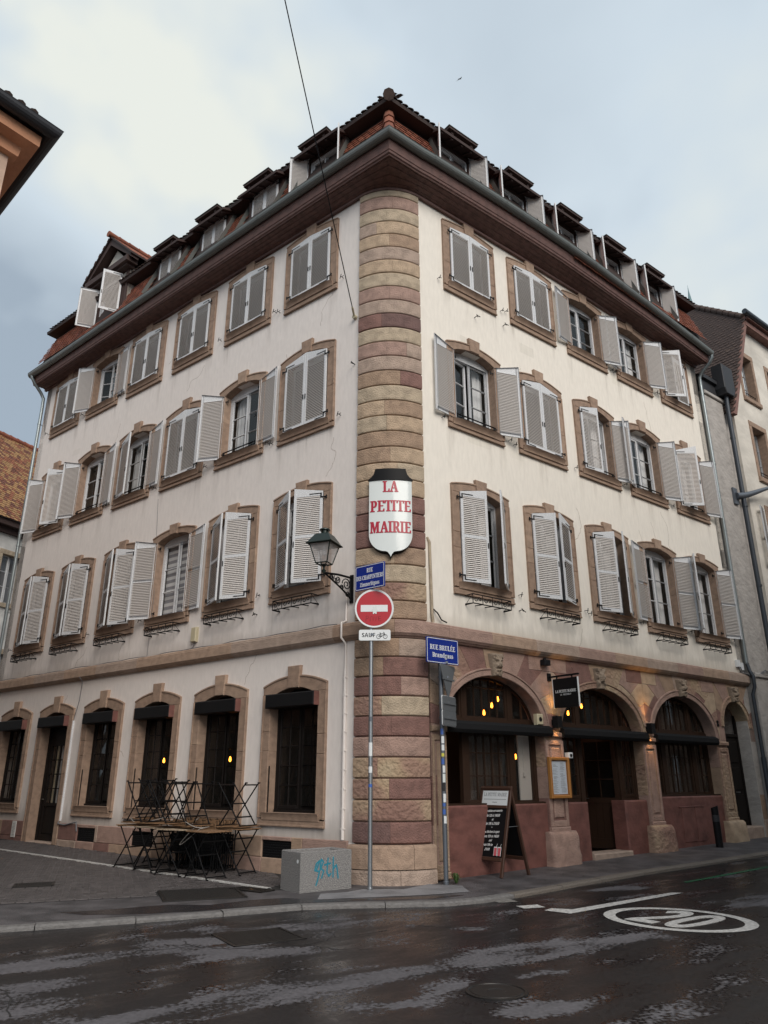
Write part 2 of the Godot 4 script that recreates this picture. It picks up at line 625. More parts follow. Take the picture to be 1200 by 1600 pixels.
	mat("letter_red", lin(0.40, 0.008, 0.03), 0.3)
	mat("letter_black", lin(0.012, 0.012, 0.014), 0.6)
	mat("letter_grey", lin(0.16, 0.16, 0.17), 0.7)
	mat("chalk", lin(0.72, 0.72, 0.72), 0.9)
	mat("chalk_pink", lin(0.55, 0.10, 0.12), 0.9)
	mat("board_black", lin(0.010, 0.010, 0.011), 0.45)
	mat("paper", lin(0.56, 0.61, 0.68), 0.7)
	mat("beige_plastic", lin(0.50, 0.44, 0.30), 0.5)
	mat("sticker_blue", lin(0.05, 0.12, 0.4), 0.4)
	mat("sticker_yellow", lin(0.6, 0.55, 0.08), 0.4)
	mat("teal_spray", lin(0.012, 0.19, 0.27), 0.5)
	mat("tile_red", lin(0.27, 0.085, 0.045), 0.85, bands, 1.0, rough_n, 0.4).vertex_color_use_as_albedo = true
	mat("tile_brown", lin(0.085, 0.055, 0.045), 0.85, bands, 1.0, rough_n, 0.4).vertex_color_use_as_albedo = true
	mat("tile_mixed", Color.WHITE, 0.85, grain, 1.0, rough_n, 0.4).vertex_color_use_as_albedo = true
	mat("roof_board", lin(0.045, 0.026, 0.022), 0.8, grain, 1.0)
	mat("slate_dark", lin(0.035, 0.036, 0.042), 0.6, grain, 1.0, null, 1.0, 0.2)
	mat("spire_copper", lin(0.16, 0.27, 0.29), 0.7, grain, 0.3)
	mat("kerb_stone", lin(0.165, 0.157, 0.153), 0.75, noise_tex(25, 0.02, 0.8, 1.1, 512, 6), 0.9, rough_n, 0.4)
	mat("kerb_granite", lin(0.235, 0.20, 0.17), 0.8, noise_tex(26, 0.12, 0.5, 1.2, 512, 4), 0.9, rough_n, 1.2)
	mat("sidewalk", lin(0.10, 0.092, 0.096), 0.62, noise_tex(27, 0.006, 0.62, 1.12, 1024, 7, 30.0), 0.25, fine_n, 0.5)
	mat("concrete_pale", lin(0.23, 0.225, 0.235), 0.7, noise_tex(28, 0.01, 0.8, 1.08, 512, 6, 30.0), 0.3, fine_n, 0.4)
	mat("wet_patch", lin(0.035, 0.034, 0.038), 0.22, grain, 1.0, fine_n, 0.15)
	mat("paver_bed", lin(0.016, 0.015, 0.015), 0.8)
	for i in 4:
		var q: float = [0.78, 0.66, 0.90, 0.56][i]
		mat("paver_%d" % i, lin(0.108 * q, 0.094 * q, 0.093 * q), [0.55, 0.48, 0.6, 0.4][i], noise_tex(29, 0.02, 0.7, 1.15, 256), 0.7, fine_n, 0.4)
	mat("planter", Color.WHITE, 0.85, ramp_tex(33, 0.10, [[0.36, lin(0.105, 0.105, 0.11)], [0.5, lin(0.19, 0.185, 0.18)], [0.64, lin(0.38, 0.365, 0.35)]], 512, 2, 0.0), 1.2, rough_n, 1.0)
	mat("cast_iron", lin(0.022, 0.020, 0.019), 0.45, grain, 2.0, null, 1.0, 0.3)
	mat("road_paint", lin(0.64, 0.63, 0.61), 0.55, noise_tex(34, 0.03, 0.72, 1.05, 512, 5), 0.8, fine_n, 0.3)
	mat("road_paint_dull", lin(0.30, 0.285, 0.265), 0.55, noise_tex(34, 0.03, 0.6, 1.05, 512, 5), 0.8, fine_n, 0.3)
	mat("road_green", lin(0.01, 0.20, 0.085), 0.5, noise_tex(35, 0.05, 0.5, 1.1, 256), 1.0)
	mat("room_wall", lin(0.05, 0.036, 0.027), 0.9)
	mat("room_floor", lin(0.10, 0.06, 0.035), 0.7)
	mat("curtain_brown", lin(0.04, 0.024, 0.016), 0.9)
	mat("curtain_white", lin(0.55, 0.55, 0.55), 0.9)
	mat("curtain_grey", lin(0.22, 0.22, 0.24), 0.9)
	mat("panel_white", lin(0.40, 0.37, 0.34), 0.7)
	mat("leaf", lin(0.05, 0.10, 0.022), 0.6)
	mat("copper_cable", lin(0.30, 0.28, 0.26), 0.5)
	mat("feather", lin(0.02, 0.02, 0.022), 0.7)
	for k in ["wood_black", "black_metal", "black_cloth", "iron", "wood_brown", "board_black", "wet_patch"]:
		M[k].metallic_specular = 0.22
	var glass := StandardMaterial3D.new()
	glass.resource_name = "glass"
	glass.transparency = BaseMaterial3D.TRANSPARENCY_ALPHA
	glass.albedo_color = Color(0.5, 0.55, 0.55, 0.02)
	glass.roughness = 0.02
	glass.metallic_specular = 0.42
	M["glass"] = glass
	var lantern_glass := glass.duplicate()
	lantern_glass.albedo_color = Color(0.75, 0.74, 0.74, 0.45)
	M["lantern_glass"] = lantern_glass
	for g in [["bulb", Color(1.0, 0.58, 0.18), 5.0], ["lamp_glow", Color(1.0, 0.80, 0.52), 7.0]]:
		var m := StandardMaterial3D.new()
		m.resource_name = g[0]
		m.albedo_color = g[1]
		m.emission_enabled = true
		m.emission = g[1]
		m.emission_energy_multiplier = g[2]
		M[g[0]] = m
	# red paint scrawled with a felt pen shows on the road sign only as dark strokes
	var road := StandardMaterial3D.new()
	road.resource_name = "asphalt"
	var im := asphalt_images()
	road.albedo_texture = ImageTexture.create_from_image(im[0])
	road.roughness = 1.0
	road.roughness_texture = ImageTexture.create_from_image(im[1])
	road.roughness_texture_channel = BaseMaterial3D.TEXTURE_CHANNEL_RED
	road.texture_repeat = false
	road.metallic_specular = 0.38
	M["asphalt"] = road


func _ready() -> void:
	rng.seed = 4242
	PC = CORNER + UL * PILLAR_T - NL * PILLAR_R
	var cam := Camera3D.new()
	cam.name = "camera"
	add_child(cam)
	cam.position = Vector3(0, 1.6, 0)
	cam.rotation = Vector3(0.347609, 0, -0.00127)
	cam.fov = 69.21
	cam.near = 0.05
	cam.far = 900.0
	cam.current = true
	var env := Environment.new()
	env.background_mode = Environment.BG_SKY
	var sky := Sky.new()
	var sm := PanoramaSkyMaterial.new()
	sm.panorama = ImageTexture.create_from_image(sky_image())
	sky.sky_material = sm
	env.sky = sky
	env.background_energy_multiplier = 0.62
	env.tonemap_mode = Environment.TONE_MAPPER_LINEAR
	env.tonemap_exposure = 1.68
	env.sdfgi_enabled = true
	env.ssao_enabled = true
	env.ssil_enabled = true
	var we := WorldEnvironment.new()
	we.name = "world_environment"
	we.environment = env
	add_child(we)
	var sun := DirectionalLight3D.new()
	sun.name = "sun"
	sun.light_energy = 0.5
	sun.light_angular_distance = 40.0
	sun.light_color = Color(1.0, 0.965, 0.925)
	sun.shadow_enabled = true
	add_child(sun)
	sun.look_at_from_position(Vector3(0.35, 0.75, 0.95) * 50.0, Vector3.ZERO)
	materials()
	build_ground()
	build_house()
	build_roof()
	build_ground_floor_right()
	build_ground_floor_left()
	build_neighbours()
	build_street_things()
	build_tables()
	build_small_things()


# ---------------------------------------------------------------- ground

const KERB := [[-14.0, -6.6], [-8.2, -8.75], [-4.66, -10.19], [-3.94, -10.44], [-3.2, -10.76], [-2.18, -11.24], [-1.17, -11.74], [-0.5, -11.87], [0.01, -11.90], [0.93, -12.02], [1.5, -12.33], [1.98, -12.76], [2.6, -13.36], [3.26, -13.96], [4.79, -15.22], [6.45, -16.45], [8.5, -18.02], [15.0, -23.1], [30.0, -34.9]]


func sheet(poly: PackedVector2Array, lift: float, b: MB) -> void:
	# a flat sheet laid on the ground; cut where the street begins to climb
	var north := PackedVector2Array([Vector2(-400, -13.5), Vector2(-400, -400), Vector2(400, -400), Vector2(400, -13.5)])
	var south := PackedVector2Array([Vector2(-400, -13.5), Vector2(-400, 400), Vector2(400, 400), Vector2(400, -13.5)])
	for half in [north, south]:
		for p in Geometry2D.intersect_polygons(poly, half):
			var ix := Geometry2D.triangulate_polygon(p)
			for i in range(0, ix.size(), 3):
				var q := [p[ix[i]], p[ix[i + 1]], p[ix[i + 2]]]
				if (q[1] - q[0]).cross(q[2] - q[0]) > 0.0:
					q = [q[0], q[2], q[1]]
				var w := []
				for k in q:
					w.append(Vector3(k.x, hg(k.x, k.y) + lift, k.y))
				b.tri(w[0], w[1], w[2])
				if b.use_uv:
					for k in [0, 2, 1]:
						b.uv.append(Vector2((q[k].x - ROAD_X0) / ROAD_W, (q[k].y - ROAD_Z0) / ROAD_H))


func sheet_obj(parent: Node3D, called: String, pts: Array, lift: float, m: Material, kind := "") -> MeshInstance3D:
	var b := MB.new()
	var p := PackedVector2Array()
	for q in pts:
		p.append(Vector2(q[0], q[1]))
	sheet(p, lift, b)
	return obj(parent, called, b.done(), m, null, kind)


func build_ground() -> void:
	var b := MB.new()
	sheet(PackedVector2Array([Vector2(-380, 380), Vector2(380, 380), Vector2(380, -380), Vector2(-380, -380)]), -0.45, b)
	obj(self, "ground", b.done(), M.wet_patch, null, "structure")
	var r := MB.new()
	r.use_uv = true
	sheet(PackedVector2Array([Vector2(-40, 40), Vector2(45, 40), Vector2(45, -60), Vector2(-40, -60)]), -0.055, r)
	var road := obj(self, "road", r.done(), M.asphalt, null, "structure")
	# pavement: everything behind the kerb
	var outline := []
	for k in KERB:
		outline.append(k)
	outline.append_array([[30.0, -60.0], [-40.0, -60.0], [-40.0, 3.0]])
	var pave := sheet_obj(self, "pavement", outline, -0.012, M.sidewalk, "structure")
	# kerb stones
	var line := PackedVector2Array()
	for k in KERB:
		line.append(Vector2(k[0], k[1]))
	var pts := []   # walk the line in steps
	for i in line.size() - 1:
		var steps := maxi(1, int(line[i].distance_to(line[i + 1]) / 0.33))
		for j in steps:
			pts.append(line[i].lerp(line[i + 1], float(j) / steps))
	var i := 0
	while i < pts.size() - 4:
		var n := 3 if pts[i].x < -0.3 else 3 + rng.randi() % 2
		var kb := MB.new()
		var top := []
		for j in n + 1:
			var p: Vector2 = pts[mini(i + j, pts.size() - 1)]
			var a: Vector2 = pts[mini(i + j + 1, pts.size() - 1)]
			var z: Vector2 = pts[maxi(i + j - 1, 0)]
			var d := (a - z).normalized()
			var nn := Vector2(-d.y, d.x)   # towards the road
			if nn.y < 0.0 and absf(nn.x) < nn.y * -1.0:
				nn = -nn
			if j == 0:
				p += d * 0.006
			if j == n:
				p -= d * 0.006
			top.append([p, nn])
		var jitter := rng.randf_range(-0.004, 0.006)
		var wob := 0.012 if pts[i].x > 0.5 else 0.004
		for j in n:
			var c := []
			for e in [0, 1]:
				var p: Vector2 = top[j + e][0]
				var nn: Vector2 = top[j + e][1]
				var y := hg(p.x, p.y) + jitter
				var back := p - nn * 0.15
				var mid := p + nn * (0.0 + rng.randf_range(-wob, wob) * 0.5)
				var edge := p + nn * 0.03
				c.append([Vector3(back.x, y - 0.12, back.y), Vector3(back.x, y + 0.002, back.y), Vector3(mid.x, y + 0.001, mid.y), Vector3(edge.x, y - 0.02, edge.y), Vector3(edge.x + nn.x * 0.01, y - 0.14, edge.y + nn.y * 0.01)])
			for k in 4:
				kb.quad(c[0][k + 1], c[1][k + 1], c[1][k], c[0][k])
			if j == 0:
				kb.quad(c[0][4], c[0][3], c[0][1], c[0][0])
			if j == n - 1:
				kb.quad(c[1][0], c[1][1], c[1][3], c[1][4])
		obj(pave, "kerb_stone", kb.done(), M.kerb_stone if pts[i].x < 0.6 else M.kerb_granite)
		i += n
	# the paved side street
	var o := Vector2(0.01, -11.90)
	var kd := Vector2(-0.940, 0.341)
	var pd := Vector2(-0.341, -0.940)
	var bed := []
	for q in [[1.0, 2.02], [22.0, 2.02], [22.0, 16.0], [-2.0, 16.0]]:
		var p = o + kd * q[0] + pd * q[1]
		bed.append([p.x, p.y])
	sheet_obj(pave, "paving_bed", bed, -0.008, M.paver_bed)
	var left_corner := Vector2(CORNER.x, CORNER.z)
	var ul := Vector2(UL.x, UL.z)
	var nl := Vector2(NL.x, NL.z)
	var paver := MB.new()
	var hw := 0.0915
	var hd := 0.0450
	paver.t = Transform3D(Basis(Vector3(kd.x, 0, kd.y), Vector3.UP, Vector3(-pd.x, 0, -pd.y)), Vector3.ZERO)
	paver.t.basis = Basis(Vector3(-kd.x, 0, -kd.y), Vector3.UP, Vector3(-pd.x, 0, -pd.y))
	var pm := func(mb: MB) -> void:
		var y0 := -0.02
		var e := 0.006
		var up := [Vector3(-hw + e, 0.006, hd - e), Vector3(hw - e, 0.006, hd - e), Vector3(hw - e, 0.006, -hd + e), Vector3(-hw + e, 0.006, -hd + e)]
		var lo := [Vector3(-hw, 0.0, hd), Vector3(hw, 0.0, hd), Vector3(hw, 0.0, -hd), Vector3(-hw, 0.0, -hd)]
		mb.quad(up[0], up[1], up[2], up[3])
		for k in 4:
			var l := (k + 1) % 4
			mb.quad(lo[k], lo[l], up[l], up[k])
			mb.quad(Vector3(lo[k].x, y0, lo[k].z), Vector3(lo[l].x, y0, lo[l].z), lo[l], lo[k])
	pm.call(paver)
	var pmesh := paver.done()
	var rest := [MB.new(), MB.new(), MB.new(), MB.new()]
	var singles := 0
	for row in 105:
		for c in 112:
			var aa := 0.9 + c * 0.2 + (0.1 if row % 2 else 0.0)
			var bb := 2.08 + row * 0.1
			var p := o + kd * aa + pd * bb
			var rel := p - left_corner
			var s := rel.dot(ul)
			var off := rel.dot(nl)
			if off < 0.12 or off > 6.2 or s > 15.2 or (s < 1.6 and off < 1.6) or s < 0.5:
				continue
			if absf(off - 1.34) < 0.09:
				continue   # the white line
			if in_cover(p):
				continue
			var k := int(clampf(absf(rng.randfn(0.0, 1.1)), 0, 3))
			var y := hg(p.x, p.y) + rng.randf_range(-0.002, 0.002)
			var tilt := Basis(Vector3(1, 0, 0), 0.026 if p.y < -13.5 else 0.0) * Basis(Vector3(kd.x, 0, kd.y), rng.randf_range(-0.015, 0.015)) * Basis(Vector3.UP, rng.randf_range(-0.02, 0.02))
			if singles < 298 and aa < 9.0:
				singles += 1
				obj(pave, "paving_stone", pmesh, M["paver_%d" % k], Transform3D(tilt, Vector3(p.x, y, p.y)))
			else:
				rest[k].t = Transform3D(tilt * paver.t.basis, Vector3(p.x, y, p.y))
				pm.call(rest[k])
	for k in 4:
		obj(pave, "paving_stones", rest[k].done(), M["paver_%d" % k], null, "stuff")
	# pale new concrete round the sign post, a wet run beside it
	sheet_obj(pave, "concrete_patch", [[-1.0, -12.35], [-0.2, -12.55], [0.6, -12.75], [1.35, -13.1], [1.3, -13.75], [0.75, -13.95], [0.3, -13.42], [-0.35, -13.45], [-0.62, -13.1], [-1.0, -12.95]], -0.006, M.concrete_pale)
	sheet_obj(pave, "wet_patch", [[-3.3, -11.15], [-2.6, -11.35], [-1.9, -11.75], [-1.3, -12.0], [-0.4, -12.25], [0.7, -12.4], [1.25, -12.75], [0.7, -12.68], [-0.2, -12.45], [-0.9, -12.3], [-1.5, -12.55], [-2.0, -12.35], [-2.5, -11.9], [-3.1, -11.95], [-3.9, -11.5], [-4.4, -11.3], [-4.0, -11.1]], -0.009, M.wet_patch)
	# the line along the left front
	var lb := MB.new()
	for k in 30:
		var s0 := 1.5 + k * 0.46
		var q0 := FP("L", s0, 0, 1.30)
		var q1 := FP("L", s0 + 0.45, 0, 1.30)
		var q2 := FP("L", s0 + 0.45, 0, 1.38)
		var q3 := FP("L", s0, 0, 1.38)
		var up := Vector3.UP * 0.012
		lb.quad(on_ground(q1) + up, on_ground(q0) + up, on_ground(q3) + up, on_ground(q2) + up)
		lb.quad(on_ground(q2) + up, on_ground(q3) + up, on_ground(q3) - up, on_ground(q2) - up)
		lb.quad(on_ground(q0) + up, on_ground(q1) + up, on_ground(q1) - up, on_ground(q0) - up)
	obj(pave, "white_line", lb.done(), M.road_paint)
	# covers and drains
	for c in COVERS:
		var ctr := Vector2(c[0], c[1])
		var dx := Vector2(c[2], c[3]).normalized()
		var dy := Vector2(-dx.y, dx.x)
		var road_level: bool = c[6] == 1
		var y := -0.055 if road_level else 0.0
		var m := MB.new()
		var w: float = c[4]
		var h: float = c[5]
		var cc := Vector3(ctr.x, hg(ctr.x, ctr.y) + y, ctr.y)
		m.t = Transform3D(Basis(Vector3(dx.x, 0, dx.y), Vector3.UP, Vector3(-dy.x, 0, -dy.y)) if dx.cross(-dy) < 0 else Basis(Vector3(dx.x, 0, dx.y), Vector3.UP, Vector3(dy.x, 0, dy.y)), cc)
		m.t.basis = Basis(Vector3(1, 0, 0), 0.026 if ctr.y < -13.5 else 0.0) * m.t.basis
		m.box(Vector3(-w, -0.03, -h), Vector3(w, 0.001, h))
		for e in [[-w, -w + 0.04, -h, h], [w - 0.04, w, -h, h], [-w, w, -h, -h + 0.04], [-w, w, h - 0.04, h]]:
			m.box(Vector3(e[0], 0.001, e[2]), Vector3(e[1], 0.010, e[3]))
		var nb := int(h * 2 / 0.065)
		for k in nb:
			var zz := -h + 0.06 + k * (2 * h - 0.12) / maxi(1, nb - 1)
			m.box(Vector3(-w + 0.05, 0.001, zz - 0.014), Vector3(w - 0.05, 0.008, zz + 0.014))
		obj(road if road_level else pave, "drain_cover" if c[7] else "access_cover", m.done(), M.cast_iron)
	var mh := MB.new()
	mh.t = Transform3D(Basis(), Vector3(0.96, hg(0.96, -7.38) - 0.053, -7.38))
	mh.lathe(PackedVector2Array([Vector2(0.27, -0.02), Vector2(0.27, 0.008), Vector2(0.245, 0.010), Vector2(0.24, 0.0), Vector2(0.225, 0.0), Vector2(0.22, 0.008), Vector2(0.08, 0.008), Vector2(0.07, 0.003), Vector2(0.0, 0.003)]), 28)
	obj(road, "manhole_cover", mh.done(), M.cast_iron)
	# seams and cracks in the asphalt
	var cracks := [[[-4.2, -8.6], [-3.55, -7.75], [-3.15, -7.25], [-2.85, -6.6]], [[-2.3, -9.6], [-2.1, -9.3], [-1.7, -9.15], [-1.3, -9.2], [-0.8, -9.4], [-0.55, -9.8], [-0.75, -10.3]], [[-0.55, -9.8], [-0.2, -9.95], [0.1, -10.3]], [[-2.1, -9.3], [-2.5, -9.1], [-2.75, -9.2]], [[-1.2, -10.35], [-1.0, -10.7], [-0.4, -10.95]], [[0.2, -7.9], [0.9, -8.25], [1.5, -8.45], [2.2, -8.95]], [[1.9, -10.2], [2.6, -10.5], [3.0, -10.9]], [[5.2, -12.0], [6.1, -12.9], [7.0, -13.4]], [[-0.9, -9.4], [-0.5, -9.1], [-0.1, -9.15]], [[0.4, -10.5], [1.0, -10.3], [1.5, -10.35]]]
	for cr in cracks:
		var left := []
		var right := []
		var fine := []
		for i2 in cr.size() - 1:
			for j in 6:
				fine.append(Vector2(cr[i2][0], cr[i2][1]).lerp(Vector2(cr[i2 + 1][0], cr[i2 + 1][1]), j / 6.0) + Vector2(rng.randf_range(-0.03, 0.03), rng.randf_range(-0.03, 0.03)))
		for i2 in fine.size():
			var d2: Vector2 = (fine[mini(i2 + 1, fine.size() - 1)] - fine[maxi(i2 - 1, 0)]).normalized().orthogonal()
			var hw2 := rng.randf_range(0.004, 0.011)
			left.append([fine[i2].x + d2.x * hw2, fine[i2].y + d2.y * hw2])
			right.push_front([fine[i2].x - d2.x * hw2, fine[i2].y - d2.y * hw2])
		sheet_obj(road, "asphalt_crack", left + right, -0.0525, M.paver_bed)
	# road markings
	sheet_obj(road, "road_marking", [[1.60, -12.50], [1.69, -12.28], [1.99, -12.37], [1.92, -12.62]], -0.050, M.road_paint_dull)
	sheet_obj(road, "road_marking", [[1.89, -11.97], [1.97, -11.74], [2.29, -11.85], [2.22, -12.10]], -0.050, M.road_paint)
	sheet_obj(road, "road_marking", [[2.22, -11.58], [2.36, -11.76], [2.63, -11.66], [4.58, -13.24], [4.78, -13.22], [2.52, -11.30]], -0.050, M.road_paint)
	sheet_obj(road, "green_line", [[5.22, -14.36], [6.3, -15.22], [7.66, -16.30], [11.3, -19.0], [11.3, -18.92], [7.66, -16.19], [6.3, -15.11], [5.24, -14.29]], -0.050, M.road_green)
	var zc := Vector2(3.81, -10.86)
	var ring := MB.new()
	var up2 := Vector2(UR.x, UR.z)
	var rt := Vector2(NR.x, NR.z)
	for k in 48:
		var q := []
		for e in [k, k + 1]:
			var a: float = TAU * e / 48.0
			for rr in [1.0, 0.835]:
				var p = zc + up2 * cos(a) * 0.84 * rr + rt * sin(a) * 0.98 * rr
				q.append(Vector3(p.x, hg(p.x, p.y) - 0.050, p.y))
		ring.quad(q[0], q[2], q[3], q[1])
	obj(road, "zone_ring", ring.done(), M.road_paint)
	var tx := Transform3D(Basis(NR, UR, Vector3.UP), Vector3(zc.x, hg(zc.x, zc.y) - 0.0515, zc.y))
	write(road, "20", 1.18, M.road_paint, tx, true, "Droid Sans", 0.52, 0.004)


const COVERS := [
	[-2.86, -12.92, -0.94, 0.341, 0.62, 0.58, 0, true], [-2.15, -13.42, -0.80, -0.6, 0.36, 0.16, 0, true], [-5.95, -14.0, -0.94, 0.341, 0.32, 0.22, 0, true],
	[-1.47, -9.82, -0.86, 0.5, 0.44, 0.40, 1, false]]


func in_cover(p: Vector2) -> bool:
	for c in COVERS:
		var d := p - Vector2(c[0], c[1])
		var dx := Vector2(c[2], c[3]).normalized()
		if absf(d.dot(dx)) < c[4] + 0.06 and absf(d.cross(dx)) < c[5] + 0.04:
			return true
	return false


# ---------------------------------------------------------------- the corner house

const LCOL := [2.43, 4.70, 6.98, 9.25, 11.52, 13.76]
const RCOL := [2.50, 4.78, 7.03, 9.27, 11.51]
const L_END := 15.38
const R_END := 13.05
# bottom of the stone surround, sill top, side height, crown height, outer corner, outer crown, top of the keystone
const ROWS := {
	"1": [5.15, 5.40, 7.40, 7.52, 7.55, 7.68, 7.78], "2": [8.88, 9.11, 10.90, 11.05, 11.06, 11.22, 11.38], "3": [12.46, 12.72, 14.33, 14.42, 14.50, 14.60, 14.72],
	"0": [0.79, 1.03, 3.18, 3.36, 3.42, 3.60, 3.78], "door": [0.10, 0.14, 3.18, 3.36, 3.42, 3.60, 3.78]}
const HW := 0.66
const HO := 0.885


func wall_panel(side: String, s0: float, s1: float, y0: float, y1: float, holes: Array, m: Material) -> void:
	# a wall with rectangular openings, 0.38 m thick; holes are [s0, s1, y0, y1]
	var xs := [s0, s1]
	var ys := [y0, y1]
	for h in holes:
		xs.append_array([h[0], h[1]])
		ys.append_array([h[2], h[3]])
	xs.sort()
	ys.sort()
	var b := MB.new()
	for i in xs.size() - 1:
		for j in ys.size() - 1:
			if xs[i + 1] - xs[i] < 1e-4 or ys[j + 1] - ys[j] < 1e-4:
				continue
			var cx: float = (xs[i] + xs[i + 1]) * 0.5
			var cy: float = (ys[j] + ys[j + 1]) * 0.5
			var open := false
			for h in holes:
				if cx > h[0] and cx < h[1] and cy > h[2] and cy < h[3]:
					open = true
			if open:
				continue
			for o in [0.0, -0.38]:
				b.quad(FP(side, xs[i], ys[j], o), FP(side, xs[i + 1], ys[j], o), FP(side, xs[i + 1], ys[j + 1], o), FP(side, xs[i], ys[j + 1], o))
	if side == "L":   # turn the faces outwards
		for k in range(0, b.n.size()):
			b.n[k] = -b.n[k]
		for k in range(0, b.v.size(), 3):
			var w := b.v[k + 1]
			b.v[k + 1] = b.v[k + 2]
			b.v[k + 2] = w
	for h in holes:
		var g := [[h[0], h[2]], [h[1], h[2]], [h[1], h[3]], [h[0], h[3]]]
		for k in 4:
			var p: Array = g[k]
			var q: Array = g[(k + 1) % 4]
			b.quad(FP(side, p[0], p[1], 0.0), FP(side, q[0], q[1], 0.0), FP(side, q[0], q[1], -0.38), FP(side, p[0], p[1], -0.38))
	var along := UL if side == "L" else UR
	for q in b.v:   # place on the stain map
		b.uv2.append(Vector2((q - CORNER).dot(along) / STAIN_W, 1.0 - q.y / STAIN_H))
	obj(house, "wall", b.done(), m)


func arch_y(x: float, hw: float, side: float, crown: float) -> float:
	return side + (crown - side) * (1.0 - (x / hw) * (x / hw))


func surround(win: Node3D, row: String, wx: Transform3D) -> void:
	var r: Array = ROWS[row]
	var light: Material = M.stone_trim_light if rng.randf() < 0.35 else M.stone_trim
	var dark: Material = M.stone_trim
	for s in [-1, 1]:
		# jamb stones, two or three to a side
		var cuts := [r[0] if row == "door" else r[1] - 0.1]
		var split: float = rng.randf_range(0.35, 0.6)
		cuts.append(lerpf(r[1], r[2], split))
		if row in ["0", "door", "1"]:
			cuts.append(lerpf(r[1], r[2], split + 0.17))
		cuts.append(r[4] - 0.17)
		for k in cuts.size() - 1:
			var key := "jamb%s%d%.2f%.2f" % [row, s, cuts[k], cuts[k + 1]]
			var b := MB.new()
			var a: float = HW * s
			var e: float = HO * s
			b.bev(Vector3(minf(a, e), cuts[k] + 0.0015, -0.27), Vector3(maxf(a, e), cuts[k + 1] - 0.0015, 0.045 if k % 2 == 0 else 0.043), 0.008)
			b.bev(Vector3(minf(e, e - 0.035 * s), cuts[k] + 0.002, 0.03), Vector3(maxf(e, e - 0.035 * s), cuts[k + 1] - 0.002, 0.062), 0.006)
			obj(win, "jamb_stone", b.done(), light if rng.randf() < 0.3 else dark, wx)
		# lintel half
		var p := PackedVector2Array()
		var q := PackedVector2Array()
		for k in 9:
			var x := lerpf(0.0, HO, k / 8.0)
			p.append(Vector2(x * s, arch_y(minf(x, HW), HW, r[2], r[3]) if x < HW + 0.001 else r[4] - 0.17))
		for k in 9:
			var x := lerpf(HO, 0.0, k / 8.0)
			q.append(Vector2(x * s, arch_y(x, HO, r[4], r[5])))
		var poly := PackedVector2Array()
		for k in p:
			poly.append(k)
		poly[8] = Vector2(HO * s, r[4] - 0.168)
		for k in q:
			poly.append(k)
		if s < 0:
			poly.reverse()
		var b := MB.new()
		b.prism(poly, -0.27, 0.046, 0.006)
		# raised outer fillet
		var fil := PackedVector2Array()
		for k in 9:
			var x := lerpf(0.0, HO, k / 8.0)
			fil.append(Vector2(x * s, arch_y(x, HO, r[4], r[5]) - 0.035))
		for k in q:
			fil.append(k + Vector2(0, 0.002))
		if s < 0:
			fil.reverse()
		b.prism(fil, 0.03, 0.063, 0.005)
		obj(win, "lintel_stone", b.done(), light if rng.randf() < 0.3 else dark, wx)
	# keystone
	var kb := MB.new()
	var low: float = r[3] - 0.015
	kb.prism(PackedVector2Array([Vector2(-0.145, low), Vector2(0.145, low), Vector2(0.18, r[6]), Vector2(-0.18, r[6])]), -0.2, 0.082, 0.012)
	obj(win, "keystone", kb.done(), light, wx)
	if row == "door":
		return
	# sill: a bellied slab above a plain course
	var sb := MB.new()
	sb.bev(Vector3(-HO, r[0], -0.2), Vector3(HO, r[1] - 0.12, 0.044), 0.008)
	sb.bev(Vector3(-HO, r[0] - 0.0, 0.03), Vector3(HO, r[0] + 0.035, 0.062), 0.006)
	obj(win, "sill_course", sb.done(), dark, wx)
	var g := MB.new()
	var rows := []
	var belly: float = 0.11 if row != "0" else 0.05
	for k in 8:
		var a := PI * 0.5 * (k / 7.0)
		var line := PackedVector3Array()
		for j in 11:
			var x := lerpf(-0.76, 0.76, j / 10.0)
			var swell := belly * (0.55 + 0.45 * cos(clampf(absf(x) - 0.45, 0, 0.3) / 0.3 * PI * 0.5)) if row != "0" else belly
			line.append(Vector3(x, r[1] - 0.13 + 0.13 * sin(a) * 1.0, 0.044 + swell * (1.0 - cos(a) * cos(a) * 0.75) - 0.0))
		rows.append(line)
	g.grid(rows)
	var back := PackedVector3Array()
	for j in 11:
		back.append(Vector3(lerpf(-0.76, 0.76, j / 10.0), r[1] + 0.004, -0.25))
	g.grid([rows[7], back])
	var under := PackedVector3Array()
	for j in 11:
		under.append(Vector3(lerpf(-0.76, 0.76, j / 10.0), r[1] - 0.13, -0.0))
	g.grid([under, rows[0]])
	for e in [0, 10]:
		for k in 7:
			var c := Vector3(rows[0][e].x, r[1] - 0.13, 0.0)
			var c2 := Vector3(rows[0][e].x, r[1], 0.0)
			if e == 0:
				g.tri(c2, rows[k][e], rows[k + 1][e])
				if k == 0:
					g.tri(c2, c, rows[0][e])
			else:
				g.tri(c2, rows[k + 1][e], rows[k][e])
				if k == 0:
					g.tri(c2, rows[0][e], c)
	obj(win, "sill", g.done(), dark, wx)


